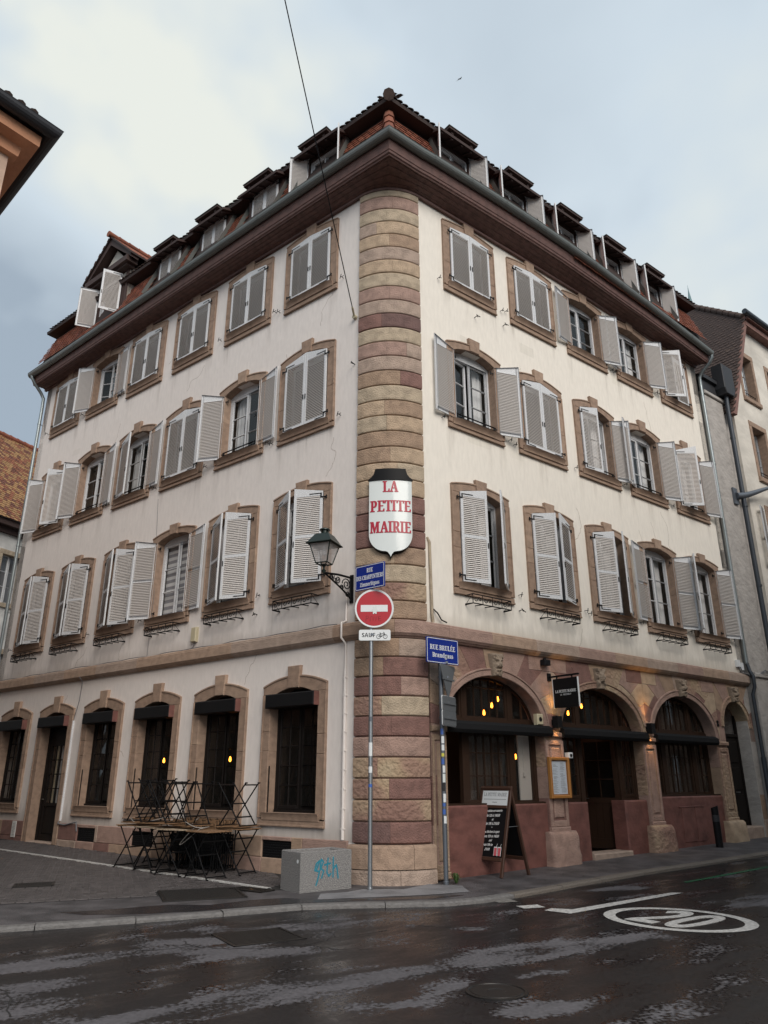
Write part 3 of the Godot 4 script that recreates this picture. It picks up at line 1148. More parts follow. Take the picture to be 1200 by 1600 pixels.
func casement_meshes(w: float, h: float, bars: int, cols: int, m: String) -> Array:
	# one leaf hinged at x = 0, reaching to x = w: frame and glass
	var key := "case%.2f%.2f%d%d" % [w, h, bars, cols]
	if cache.has(key):
		return cache[key]
	var b := MB.new()
	var f := 0.055
	b.bev(Vector3(0, 0, 0), Vector3(f, h, 0.05), 0.008)
	b.bev(Vector3(w - f, 0, 0), Vector3(w, h, 0.05), 0.008)
	b.bev(Vector3(f, 0, 0.001), Vector3(w - f, f + 0.02, 0.049), 0.008)
	b.bev(Vector3(f, h - f, 0.001), Vector3(w - f, h, 0.049), 0.008)
	for k in bars:
		var y := lerpf(f + 0.02, h - f, (k + 1.0) / (bars + 1))
		b.bev(Vector3(f, y - 0.012, 0.008), Vector3(w - f, y + 0.012, 0.042), 0.006)
	for k in cols - 1:
		var x := lerpf(f, w - f, (k + 1.0) / cols)
		b.bev(Vector3(x - 0.011, f, 0.010), Vector3(x + 0.011, h - f, 0.040), 0.006)
	var frame := b.done()
	var panes := []
	for i in bars + 1:
		for j in cols:
			var g := MB.new()
			var x0 := lerpf(f, w - f, float(j) / cols)
			var x1 := lerpf(f, w - f, (j + 1.0) / cols)
			var y0 := lerpf(f + 0.02, h - f, float(i) / (bars + 1))
			var y1 := lerpf(f + 0.02, h - f, (i + 1.0) / (bars + 1))
			var wv := 0.0012 * ((i * 7 + j * 3) % 5 - 2)
			g.quad(Vector3(x0, y0, 0.024), Vector3(x1, y0, 0.024 + wv), Vector3(x1, y1, 0.024 - wv), Vector3(x0, y1, 0.024))
			panes.append(g.done())
	cache[key] = [frame, panes]
	return cache[key]


func casement(win: Node3D, wx: Transform3D, x: float, y: float, z: float, w: float, h: float, bars: int, side: int, angle: float, m: Material, cols := 1) -> void:
	# side -1: hinged on the left; a positive angle opens inwards
	var c := casement_meshes(w, h, bars, cols, "")
	var b := Basis(Vector3.UP, angle) if side < 0 else Basis(Vector3.UP, PI) * Basis(Vector3.UP, -angle)
	var t := wx * Transform3D(b, Vector3(x, y, z if side < 0 else z + 0.05))
	obj(win, "casement", c[0], m, t)
	for p in c[1]:
		obj(win, "pane", p, M.glass, t)


func shutter_meshes(w: float, h0: float, h1: float, mid: bool, side: int) -> Array:
	# hinge at x = 0; h0 high at the hinge, h1 at the free edge; side -1 reaches to +x, side 1 to -x
	var key := "shut%.2f%.2f%.2f%s%d" % [w, h0, h1, mid, side]
	if cache.has(key):
		return cache[key]
	var k := -side
	var b := MB.new()
	var f := 0.062
	var th := 0.036
	var top := func(x: float) -> float: return lerpf(h0, h1, x / w)
	var poly := func(x0: float, x1: float, y0: float, y1: Callable) -> PackedVector2Array:
		var p := PackedVector2Array([Vector2(x0 * k, y0), Vector2(x1 * k, y0), Vector2(x1 * k, y1.call(x1)), Vector2(x0 * k, y1.call(x0))])
		if k < 0:
			p.reverse()
		return p
	b.prism(poly.call(0.0, f, 0.0, top), 0, th, 0.005)
	b.prism(poly.call(w - f, w, 0.0, top), 0, th, 0.005)
	var rails := [[0.0, 0.09]]
	var gaps := [[0.09, h0 - 0.10]]
	if mid:
		var ym := h0 * 0.5
		rails.append([ym - 0.035, ym + 0.035])
		gaps = [[0.09, ym - 0.035], [ym + 0.035, h0 - 0.10]]
	for r in rails:
		b.prism(poly.call(f, w - f, r[0], func(_x): return r[1]), 0.001, th - 0.001, 0.004)
	b.prism(poly.call(f, w - f, h0 - 0.10, top), 0.001, th - 0.001, 0.004)
	var s := MB.new()
	for g in gaps:
		var n := int((g[1] - g[0]) / 0.041)
		for i in n:
			var y: float = g[0] + (i + 0.5) * (g[1] - g[0]) / n
			var x0 := (f - 0.004) * k
			var x1 := (w - f + 0.004) * k
			if k < 0:
				var q := x0
				x0 = x1
				x1 = q
			# each slat leans: its outer edge is the lower one
			var a := Vector3(0, y + 0.017, 0.004)
			var e := Vector3(0, y - 0.013, th - 0.002)
			var t := Vector3(0, 0.010, 0.004)
			var p := [a, e, e + t, a + t]
			for q in 4:
				var u: Vector3 = p[q]
				var v: Vector3 = p[(q + 1) % 4]
				s.quad(Vector3(x0, u.y, u.z), Vector3(x0, v.y, v.z), Vector3(x1, v.y, v.z), Vector3(x1, u.y, u.z))
	var irons := []   # strap hinges, then the latch
	for y in [0.13, h0 - 0.14]:
		var i := MB.new()
		var x0 := -0.09 * k
		var x1 := 0.05 * k
		i.box(Vector3(minf(x0, x1), y - 0.014, th - 0.004), Vector3(maxf(x0, x1), y + 0.014, th + 0.010))
		x0 = 0.02 * k
		x1 = 0.05 * k
		var dy := 0.16 if y < h0 * 0.5 else -0.16
		i.box(Vector3(minf(x0, x1), minf(y, y - dy * 0.6), th + 0.001), Vector3(maxf(x0, x1), maxf(y, y - dy * 0.6), th + 0.007))
		x0 = -0.085 * k
		i.cbox(Vector3(x0, y, th + 0.004), Vector3(0.022, 0.075, 0.022))
		x0 = 0.03 * k
		x1 = 0.30 * k
		var yy = y - dy * 0.55
		i.box(Vector3(minf(x0, x1), yy - 0.009, th + 0.001), Vector3(maxf(x0, x1), yy + 0.009, th + 0.006))
		irons.append(i.done())
	var latch := MB.new()
	latch.cbox(Vector3((w - 0.03) * k, h0 * 0.42, th + 0.008), Vector3(0.018, 0.12, 0.014))
	irons.append(latch.done())
	cache[key] = [b.done(), s.done(), irons]
	return cache[key]


func shutter(parent: Node3D, wx: Transform3D, side: int, angle: float, w: float, h0: float, h1: float, mid: bool, x: float, y: float, z: float) -> void:
	var c := shutter_meshes(w, h0, h1, mid, side)
	var t := wx * Transform3D(Basis(Vector3.UP, deg_to_rad(angle) * side), Vector3(x, y, z))
	var o := obj(parent, "shutter", c[0], M.white_paint, t)
	obj(o, "slats", c[1], M.slat_paint, t, "stuff")
	for i in 3:
		obj(o, "hinge" if i < 2 else "latch", c[2][i], M.black_metal, t)


func curtain(win: Node3D, wx: Transform3D, x0: float, x1: float, y0: float, y1: float, z: float, m: Material, called := "curtain") -> void:
	var b := MB.new()
	var rows := [PackedVector3Array(), PackedVector3Array()]
	var n := maxi(6, int((x1 - x0) / 0.035))
	for j in n + 1:
		var x := lerpf(x0, x1, float(j) / n)
		var zz := z + 0.022 * sin(j * 1.9 + x0 * 5.0)
		rows[0].append(Vector3(x, y0, zz))
		rows[1].append(Vector3(x, y1, zz * 1.0))
	b.grid(rows)
	obj(win, called, b.done(), m, wx)


# shutters by window: left and right opening in degrees (0 closed, 165 thrown back on the wall)
const L_SHUT := {
	"3": [[0, 0], [0, 0], [0, 0], [0, 0], [158, 176], [0, 0]],
	"2": [[0, 0], [155, 176], [0, 0], [14, 176], [158, 175], [160, 24]],
	"1": [[24, 22], [22, 21], [156, 176], [20, 16], [17, 15], [16, 14]]}
const R_SHUT := {
	"3": [[0, 0], [0, 0], [173, 160], [172, 156], [32, 0]],
	"2": [[174, 160], [0, 0], [6, 164], [160, 160], [38, 164]],
	"1": [[14, 38], [15, 20], [16, 30], [174, 164], [140, 164]]}


func build_house() -> void:
	house = thing("corner_house", "cream four-storey corner house with grey shutters and a rounded sandstone corner", "house", at(CORNER))
	var lholes := []
	var rholes := []
	var e := 0.03
	for row in ["1", "2", "3"]:
		var r: Array = ROWS[row]
		for c in LCOL:
			lholes.append([c - HO + e, c + HO - e, r[0] + e, r[4] - e])
		for c in RCOL:
			rholes.append([c - HO + e, c + HO - e, r[0] + e, r[4] - e])
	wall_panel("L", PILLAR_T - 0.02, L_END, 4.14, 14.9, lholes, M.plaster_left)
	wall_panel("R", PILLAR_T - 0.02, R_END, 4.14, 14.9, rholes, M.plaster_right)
	for side in ["L", "R"]:
		var cols: Array = LCOL if side == "L" else RCOL
		var shut: Dictionary = L_SHUT if side == "L" else R_SHUT
		for row in ["1", "2", "3"]:
			for i in cols.size():
				upper_window(side, row, cols[i], shut[row][i], i)
	corner_pillar()
	string_course()
	# inside: floors, a wall across the rooms, end walls
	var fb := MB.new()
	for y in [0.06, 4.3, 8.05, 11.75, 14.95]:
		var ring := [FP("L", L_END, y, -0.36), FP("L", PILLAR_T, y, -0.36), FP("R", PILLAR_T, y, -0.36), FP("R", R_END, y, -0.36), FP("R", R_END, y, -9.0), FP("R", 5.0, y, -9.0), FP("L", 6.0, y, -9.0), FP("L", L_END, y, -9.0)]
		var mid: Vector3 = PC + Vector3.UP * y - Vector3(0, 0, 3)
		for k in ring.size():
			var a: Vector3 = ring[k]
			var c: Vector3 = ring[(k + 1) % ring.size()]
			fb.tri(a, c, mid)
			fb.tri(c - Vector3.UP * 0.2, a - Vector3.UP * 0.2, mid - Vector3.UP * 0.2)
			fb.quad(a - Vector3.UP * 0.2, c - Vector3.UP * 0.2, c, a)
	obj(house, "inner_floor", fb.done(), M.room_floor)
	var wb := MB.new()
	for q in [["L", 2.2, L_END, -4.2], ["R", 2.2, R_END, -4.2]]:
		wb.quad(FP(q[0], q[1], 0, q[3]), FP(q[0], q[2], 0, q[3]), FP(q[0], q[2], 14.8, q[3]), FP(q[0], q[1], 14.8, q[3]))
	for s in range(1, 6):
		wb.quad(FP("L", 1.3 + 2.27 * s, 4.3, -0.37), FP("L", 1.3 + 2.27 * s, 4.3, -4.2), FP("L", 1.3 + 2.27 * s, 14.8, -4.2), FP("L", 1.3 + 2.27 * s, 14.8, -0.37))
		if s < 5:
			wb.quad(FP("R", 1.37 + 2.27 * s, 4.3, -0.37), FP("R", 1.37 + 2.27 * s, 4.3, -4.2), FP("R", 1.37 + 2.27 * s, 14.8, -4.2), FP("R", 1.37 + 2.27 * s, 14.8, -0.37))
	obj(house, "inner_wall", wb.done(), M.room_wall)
	var eb := MB.new()
	for q in [["L", L_END], ["R", R_END]]:
		for k in [0.0, -0.3]:
			eb.quad(FP(q[0], q[1] + k, -0.2, 0), FP(q[0], q[1] + k, -0.2, -9), FP(q[0], q[1] + k, 15.4, -9), FP(q[0], q[1] + k, 15.4, 0))
		eb.quad(FP(q[0], q[1], -0.2, 0), FP(q[0], q[1] - 0.3, -0.2, 0), FP(q[0], q[1] - 0.3, 15.4, 0), FP(q[0], q[1], 15.4, 0))
	eb.quad(FP("L", L_END, -0.2, -9), FP("L", 5.0, -0.2, -9), FP("L", 5.0, 15.4, -9), FP("L", L_END, 15.4, -9))
	eb.quad(FP("R", 5.0, -0.2, -9), FP("R", R_END, -0.2, -9), FP("R", R_END, 15.4, -9), FP("R", 5.0, 15.4, -9))
	obj(house, "end_wall", eb.done(), M.plaster_grey)


func upper_window(side: String, row: String, s: float, sh: Array, idx: int) -> void:
	var wx := XF(side, s)
	var win := base(house, "window", wx)
	var r: Array = ROWS[row]
	surround(win, row, wx)
	var fb := MB.new()
	var head := PackedVector2Array()
	for k in 9:
		head.append(Vector2(lerpf(-HW, HW, k / 8.0), r[2] - 0.06))
	for k in 9:
		var x := lerpf(HW, -HW, k / 8.0)
		head.append(Vector2(x, arch_y(x, HW, r[2], r[3]) + 0.02))
	var h: float = r[2] - 0.06 - r[1] - 0.03
	fb.prism(head, -0.25, -0.17, 0.0)
	fb.box(Vector3(-HW, r[1], -0.25), Vector3(-HW + 0.05, r[2] - 0.06, -0.171))
	fb.box(Vector3(HW - 0.05, r[1], -0.25), Vector3(HW, r[2] - 0.06, -0.171))
	fb.box(Vector3(-HW + 0.05, r[1], -0.25), Vector3(HW - 0.05, r[1] + 0.03, -0.172))
	obj(win, "window_frame", fb.done(), M.white_paint, wx)
	var closed: bool = sh[0] < 3 and sh[1] < 3
	var w := HW - 0.05
	var bars := 2 if row != "1" else 2
	if closed:
		var cb := MB.new()
		cb.quad(Vector3(-HW, r[1], -0.2), Vector3(HW, r[1], -0.2), Vector3(HW, r[2], -0.2), Vector3(-HW, r[2], -0.2))
		obj(win, "curtain", cb.done(), M.curtain_grey, wx)
	else:
		var ajar := 0.0
		if side == "L" and row == "3" and idx == 4:
			ajar = 0.45
		if side == "R" and row == "2" and idx == 0:
			ajar = 0.16
		casement(win, wx, -w, r[1] + 0.03, -0.225, w, h, bars, -1, ajar, M.white_paint)
		casement(win, wx, w, r[1] + 0.03, -0.225, w, h, bars, 1, 0.0, M.white_paint)
		if side == "L" and row == "1":
			var k := 0
			var y: float = r[1] + 0.1
			while y < r[2] - 0.05:   # a striped blind
				var bb := MB.new()
				bb.box(Vector3(-w, y, -0.30), Vector3(w, y + 0.085, -0.294))
				obj(win, "blind_stripe", bb.done(), M.curtain_white if k % 2 else M.curtain_grey, wx)
				y += 0.086
				k += 1
		elif (side == "R" and row != "3") or idx % 2 == 1:
			curtain(win, wx, -w, -w + 0.34, r[1], r[2], -0.36, M.curtain_white)
			curtain(win, wx, w - 0.34, w, r[1], r[2], -0.36, M.curtain_white)
	if row == "2" and not closed:
		var g := MB.new()
		g.bar(Vector3(-HW, r[1] + 0.20, -0.02), Vector3(HW, r[1] + 0.20, -0.02), 0.016, 6)
		g.bar(Vector3(-HW, r[1] + 0.13, -0.02), Vector3(HW, r[1] + 0.13, -0.02), 0.008, 5)
		obj(win, "guard_rail", g.done(), M.iron, wx)
	var sy: float = r[1] + 0.02
	var h0: float = r[2] - sy - 0.01
	var h1: float = r[3] - sy - 0.02
	shutter(house, wx, -1, sh[0], HW - 0.004, h0, h1, row == "1", -HW, sy, 0.055)
	shutter(house, wx, 1, sh[1], HW - 0.004, h0, h1, row == "1", HW, sy, 0.055)
	if row == "1":
		flower_rail(wx, r[0])
	# little iron catches that hold the shutters back
	for k in [-1, 1]:
		if rng.randf() < 0.6:
			var cb := MB.new()
			var p := Vector3(1.06 * k, r[1] + rng.randf_range(-0.1, 0.02), 0.0)
			cb.bar(p, p + Vector3(0, 0, 0.10), 0.008, 5)
			cb.bar(p + Vector3(-0.02, -0.06, 0.10), p + Vector3(0.015, 0.05, 0.10), 0.009, 5)
			cb.bar(p + Vector3(0.0, 0.0, 0.06), p + Vector3(0.07, 0.01, 0.07), 0.007, 5)
			obj(house, "shutter_catch", cb.done(), M.iron, wx)


func flower_rail(wx: Transform3D, y: float) -> void:
	if not cache.has("rail"):
		var b := MB.new()
		var x0 := -0.56
		var x1 := 0.56
		var d := 0.22
		var top := 0.06
		var low := -0.13
		for q in [[top, 0.013], [low, 0.013]]:
			b.tube(PackedVector3Array([Vector3(x0, q[0], 0.0), Vector3(x0, q[0], d), Vector3(x1, q[0], d), Vector3(x1, q[0], 0.0)]), q[1], 5)
		for k in 5:
			var x := lerpf(x0, x1, k / 4.0)
			b.bar(Vector3(x, low, d), Vector3(x, top, d), 0.011, 4)
			b.bar(Vector3(x, low, d), Vector3(x, low + 0.02, 0.0), 0.010, 4)
		b.bar(Vector3(x0, low, 0), Vector3(x0, top, d), 0.006, 4)
		b.bar(Vector3(x1, low, 0), Vector3(x1, top, d), 0.006, 4)
		for k in 4:   # scrolls between the uprights
			var cx := lerpf(x0, x1, (k + 0.5) / 4.0)
			for s in [-1, 1]:
				var p := PackedVector3Array()
				for j in 13:
					var a := j * 0.5
					var rr := 0.055 * (1.0 - j / 15.0)
					p.append(Vector3(cx + s * (0.055 - rr * cos(a)), -0.035 + rr * sin(a) * s, d))
				b.tube(p, 0.009, 4)
		cache["rail"] = b.done()
	obj(house, "flower_box_rail", cache["rail"], M.iron, wx * Transform3D(Basis(), Vector3(0, y - 0.06, 0.0)))


func stone_tone(course: int) -> Array:
	return []


func corner_pillar() -> void:
	var a0 := -AL
	var a1 := AR
	var corner := base(house, "corner_pillar", at(CORNER))
	# core behind the stones
	var core := MB.new()
	sweep(core, [st("L", PILLAR_T + 0.02)] + arc_path(a0, a1, 10) + [st("R", PILLAR_T + 0.02)], [[-0.006, -0.2], [-0.006, 14.9]], false)
	sweep(core, [st("L", PILLAR_T + 0.02)] + arc_path(a0, a1, 6) + [st("R", PILLAR_T + 0.02)], [[-0.5, -0.2], [-0.5, 14.9]], false)
	obj(corner, "core", core.done(), M.mortar)
	# base: two heavy courses
	for k in 2:
		var y0: float = [-0.2, 0.19][k]
		var y1: float = [0.182, 0.565][k]
		var o: float = [0.135, 0.13][k]
		var cut: float = [0.12, 0.32][k]
		for part in [[a0 - 0.045, cut, "l"], [cut, a1 + 0.045, "r"]]:
			var b := MB.new()
			var path := arc_path(part[0] + 0.003, part[1] - 0.003, 9)
			var prof := [[o, y0], [o, y1 - 0.05], [o - 0.012, y1 - 0.015], [o - 0.05, y1], [-0.05, y1]]
			sweep(b, path, prof)
			obj(corner, "base_stone", b.done(), M.stone_trim_light if k == 1 else M.stone_mauve)
	# ten courses below the string course, twenty-nine above, listed from below: material left, material right, joint (fraction of the width; 0 = one stone)
	var low := [["dark", "red", 0.48], ["mix", "swirl", 0.0], ["swirl", "red", 0.47], ["mix", "swirl", 0.33], ["pink", "brown", 0.0], ["red", "red", 0.5], ["swirl", "sand", 0.38], ["red", "pink", 0.62], ["brown", "red", 0.4], ["brown", "mauve", 0.6]]
	var high := [["brown", "tan", 0.0], ["mix", "red", 0.0], ["sand", "tan", 0.0], ["tan", "brown", 0.55], ["red", "pink", 0.0], ["red", "red", 0.4], ["pink", "red", 0.5], ["tan", "sand", 0.0], ["tan", "sand", 0.6], ["brown", "tan", 0.5], ["brown", "brown", 0.0],
		["sand", "tan", 0.45], ["tan", "brown", 0.42], ["sand", "sand", 0.0], ["brown", "red", 0.65], ["mauve", "mauve", 0.0], ["pink", "mauve", 0.75], ["sand", "sand", 0.0], ["red", "dark", 0.38], ["mauve", "mauve", 0.0], ["pink", "pink", 0.5], ["sand", "tan", 0.0], ["tan", "tan", 0.55], ["mauve", "mauve", 0.0],
		["tan", "brown", 0.5], ["mauve", "tan", 0.3], ["sand", "sand", 0.0], ["pink", "pink", 0.55], ["sand", "sand", 0.0]]
	for set_ in [[low, 0.572, 4.12], [high, 4.47, 14.86]]:
		var list: Array = set_[0]
		var h: float = (set_[2] - set_[1]) / list.size()
		for i in list.size():
			var y0: float = set_[1] + i * h
			var y1 := y0 + h
			var w: Array = list[i]
			var j: float = w[2]
			var runs := [[a0 - 0.004, a1 + 0.004, w[0]]] if j == 0.0 else [[a0 - 0.004, lerpf(a0, a1, j) - 0.0015, w[0]], [lerpf(a0, a1, j) + 0.0015, a1 + 0.004, w[1]]]
			for q in runs:
				var b := MB.new()
				var n := maxi(5, int((q[1] - q[0]) / 0.11))
				var o := 0.052 + rng.randf_range(-0.004, 0.004)
				sweep(b, arc_path(q[0], q[1], n), [[0.0, y0 + 0.001], [0.006, y0 + 0.016], [o - 0.014, y0 + 0.020], [o - 0.003, y0 + 0.032], [o + 0.002, y0 + 0.07], [o + 0.003, y1 - 0.03], [o - 0.004, y1 - 0.007], [o - 0.03, y1], [0.0, y1]])
				obj(corner, "stone", b.done(), M["stone_" + q[2]])


func string_course() -> void:
	var prof := [[-0.02, 4.125], [0.045, 4.13], [0.06, 4.15], [0.09, 4.165], [0.115, 4.195], [0.13, 4.21], [0.13, 4.40], [0.118, 4.415], [0.118, 4.435], [0.085, 4.462], [-0.02, 4.475]]
	var course := base(house, "string_course", at(CORNER))
	var s := L_END + 0.05
	var cuts := [s]
	while s > 2.9:
		s -= rng.randf_range(1.2, 1.9)
		cuts.append(s)
	cuts[-1] = 1.35
	for i in cuts.size() - 1:
		var b := MB.new()
		sweep(b, [st("L", cuts[i] - 0.002), st("L", cuts[i + 1] + 0.002)], prof)
		obj(course, "stone", b.done(), M.stone_trim_light if rng.randf() < 0.5 else (M.stone_trim if rng.randf() < 0.6 else M.stone_mauve))
	var c := MB.new()
	sweep(c, [st("L", 1.346), st("L", PILLAR_T)] + arc_path(-AL, 0.05, 6), prof)
	obj(course, "stone", c.done(), M.stone_trim)
	var c2 := MB.new()
	sweep(c2, arc_path(0.054, AR, 6) + [st("R", PILLAR_T), st("R", 1.346)], prof)
	obj(course, "stone", c2.done(), M.stone_pink)
	cuts = [1.35, 2.55, 3.9, 5.35, 6.7, 8.0, 9.35, 10.55, 11.9, R_END]
	for i in cuts.size() - 1:
		var b := MB.new()
		sweep(b, [st("R", cuts[i] + 0.002), st("R", cuts[i + 1] - 0.002)], prof)
		obj(course, "stone", b.done(), [M.stone_pink, M.stone_trim_light, M.stone_mauve][i % 3])


# ---------------------------------------------------------------- roof

func droop(side: String, s: float) -> float:
	if side == "R":
		return 0.09 * sin(PI * clampf(s / 8.0, 0, 1)) - 0.06 * maxf(0.0, s - 5.0) / 3.0 - 0.40 * pow(clampf((s - 6.0) / 7.0, 0, 1.2), 1.6)
	return -0.028 * maxf(0.0, s - 1.0)


func eave_path() -> Array:
	# pairs: station at the wall, station at the sharp outer edge, droop
	var r := []
	var n := 10
	for i in n + 1:
		var s := lerpf(L_END + 0.12, PILLAR_T, float(i) / n)
		r.append([st("L", s), st("L", s), droop("L", s)])
	for i in range(1, 8):
		var t := i / 8.0
		var a := lerpf(-AL, AR, t)
		var out: Array
		if t < 0.49:
			out = st("L", lerpf(PILLAR_T, 0.0, t * 2.0))
		elif t > 0.51:
			out = st("R", lerpf(0.0, PILLAR_T, t * 2.0 - 1.0))
		else:
			out = st("X", 0.0)
		r.append([st("A", a), out, 0.0])
	for i in n + 1:
		var s := lerpf(PILLAR_T, R_END, float(i) / n)
		r.append([st("R", s), st("R", s), droop("R", s)])
	return r


func eave_point(e: Array, off: float, y: float) -> Vector3:
	var k := clampf((off - 0.05) / 0.40, 0.0, 1.0)
	k = k * k * (3.0 - 2.0 * k)
	var w: float = clampf(off / 0.6, 0.25, 1.0)
	var out := sp(e[1], off)
	if e[1][0] != "X" and e[0][0] == "A":   # keep the outer edge in line with the mitre
		var side: String = e[1][0]
		var s: float = e[1][1]
		var apex := -off * (1.0 - NL.dot(NR)) / sqrt(1.0 - pow(NL.dot(NR), 2.0)) if false else -off * tan((AL + AR) * 0.5)
		out = FP(side, lerpf(apex, PILLAR_T, s / PILLAR_T), 0, off)
	return sp(e[0], off).lerp(out, k) + Vector3.UP * (y + float(e[2]) * w)


func eave_sweep(b: MB, prof: Array) -> void:
	var path := eave_path()
	for i in path.size() - 1:
		for j in prof.size() - 1:
			var p: Array = prof[j]
			var q: Array = prof[j + 1]
			b.quad(eave_point(path[i], p[0], p[1]), eave_point(path[i + 1], p[0], p[1]), eave_point(path[i + 1], q[0], q[1]), eave_point(path[i], q[0], q[1]))


func tile_field(b: MB, origin: Vector3, u: Vector3, v: Vector3, wide: float, tall: float, tw: float, th: float, hue: Callable, skip: Callable) -> void:
	# flat tiles with a rounded tail, each row lapping the one below; u along the eave, v up the slope, both of length 1
	var nrm := u.cross(v).normalized()
	b.use_col = true
	var rows := int(tall / th)
	var cols := int(wide / tw)
	for r in rows:
		for c in cols + 1:
			var x0 := c * tw + (tw * 0.5 if r % 2 else 0.0) - tw * 0.5
			if x0 < -0.01 or x0 + tw > wide + tw * 0.55:
				continue
			if skip.call(x0 + tw * 0.5, r * th):
				continue
			b.tint = hue.call(r, c)
			var y := r * th
			var lift := 0.022 + 0.004 * ((r * 13 + c * 7) % 3 - 1)
			var g := 0.003
			var pts := [Vector2(x0 + g, y + 0.05), Vector2(x0 + tw * 0.25, y + 0.008), Vector2(x0 + tw * 0.5, y - 0.01), Vector2(x0 + tw * 0.75, y + 0.008), Vector2(x0 + tw - g, y + 0.05), Vector2(x0 + tw - g, y + th + 0.03), Vector2(x0 + g, y + th + 0.03)]
			var top := []
			var low := []
			for p in pts:
				var k: float = 1.0 - (p.y - y) / th
				top.append(origin + u * p.x + v * p.y + nrm * (0.004 + lift * k))
				low.append(origin + u * p.x + v * p.y + nrm * (lift * k - 0.012))
			b.tri(top[0], top[1], top[2])
			b.tri(top[0], top[2], top[4])
			b.tri(top[2], top[3], top[4])
			b.quad(top[0], top[4], top[5], top[6])
			for k in 4:
				b.quad(low[k], low[k + 1], top[k + 1], top[k])


func ridge_tiles(b: MB, a: Vector3, z: Vector3, r: float, length: float, hue: Callable) -> void:
	b.use_col = true
	var n := maxi(1, int(a.distance_to(z) / length))
	var d := (z - a) / n
	for i in n:
		b.tint = hue.call(i, 0)
		var p := a + d * i
		b.tube(PackedVector3Array([p - d * 0.08, p + d * 0.1, p + d * 0.95]), r * 1.12, 8, r * 0.9)


func red_hue(_r: int, _c: int) -> Color:
	var q := rng.randf_range(0.65, 1.25)
	return Color(q, q * rng.randf_range(0.9, 1.05), q)


func brown_hue(_r: int, _c: int) -> Color:
	var q := rng.randf_range(0.75, 1.2)
	return Color(q, q, q)


func mixed_hue(r: int, c: int) -> Color:
	var k := rng.randf()
	var q := rng.randf_range(0.85, 1.1)
	if k < 0.5:
		return Color(0.40 * q, 0.225 * q, 0.10 * q)
	if k < 0.8:
		return Color(0.30 * q, 0.115 * q, 0.06 * q)
	return Color(0.19 * q, 0.075 * q, 0.05 * q)


func none(_x: float, _y: float) -> bool:
	return false


const LDORM := [1.92, 4.06, 6.20, 8.26]
const RDORM := [1.92, 4.10, 6.27, 8.42, 10.55]


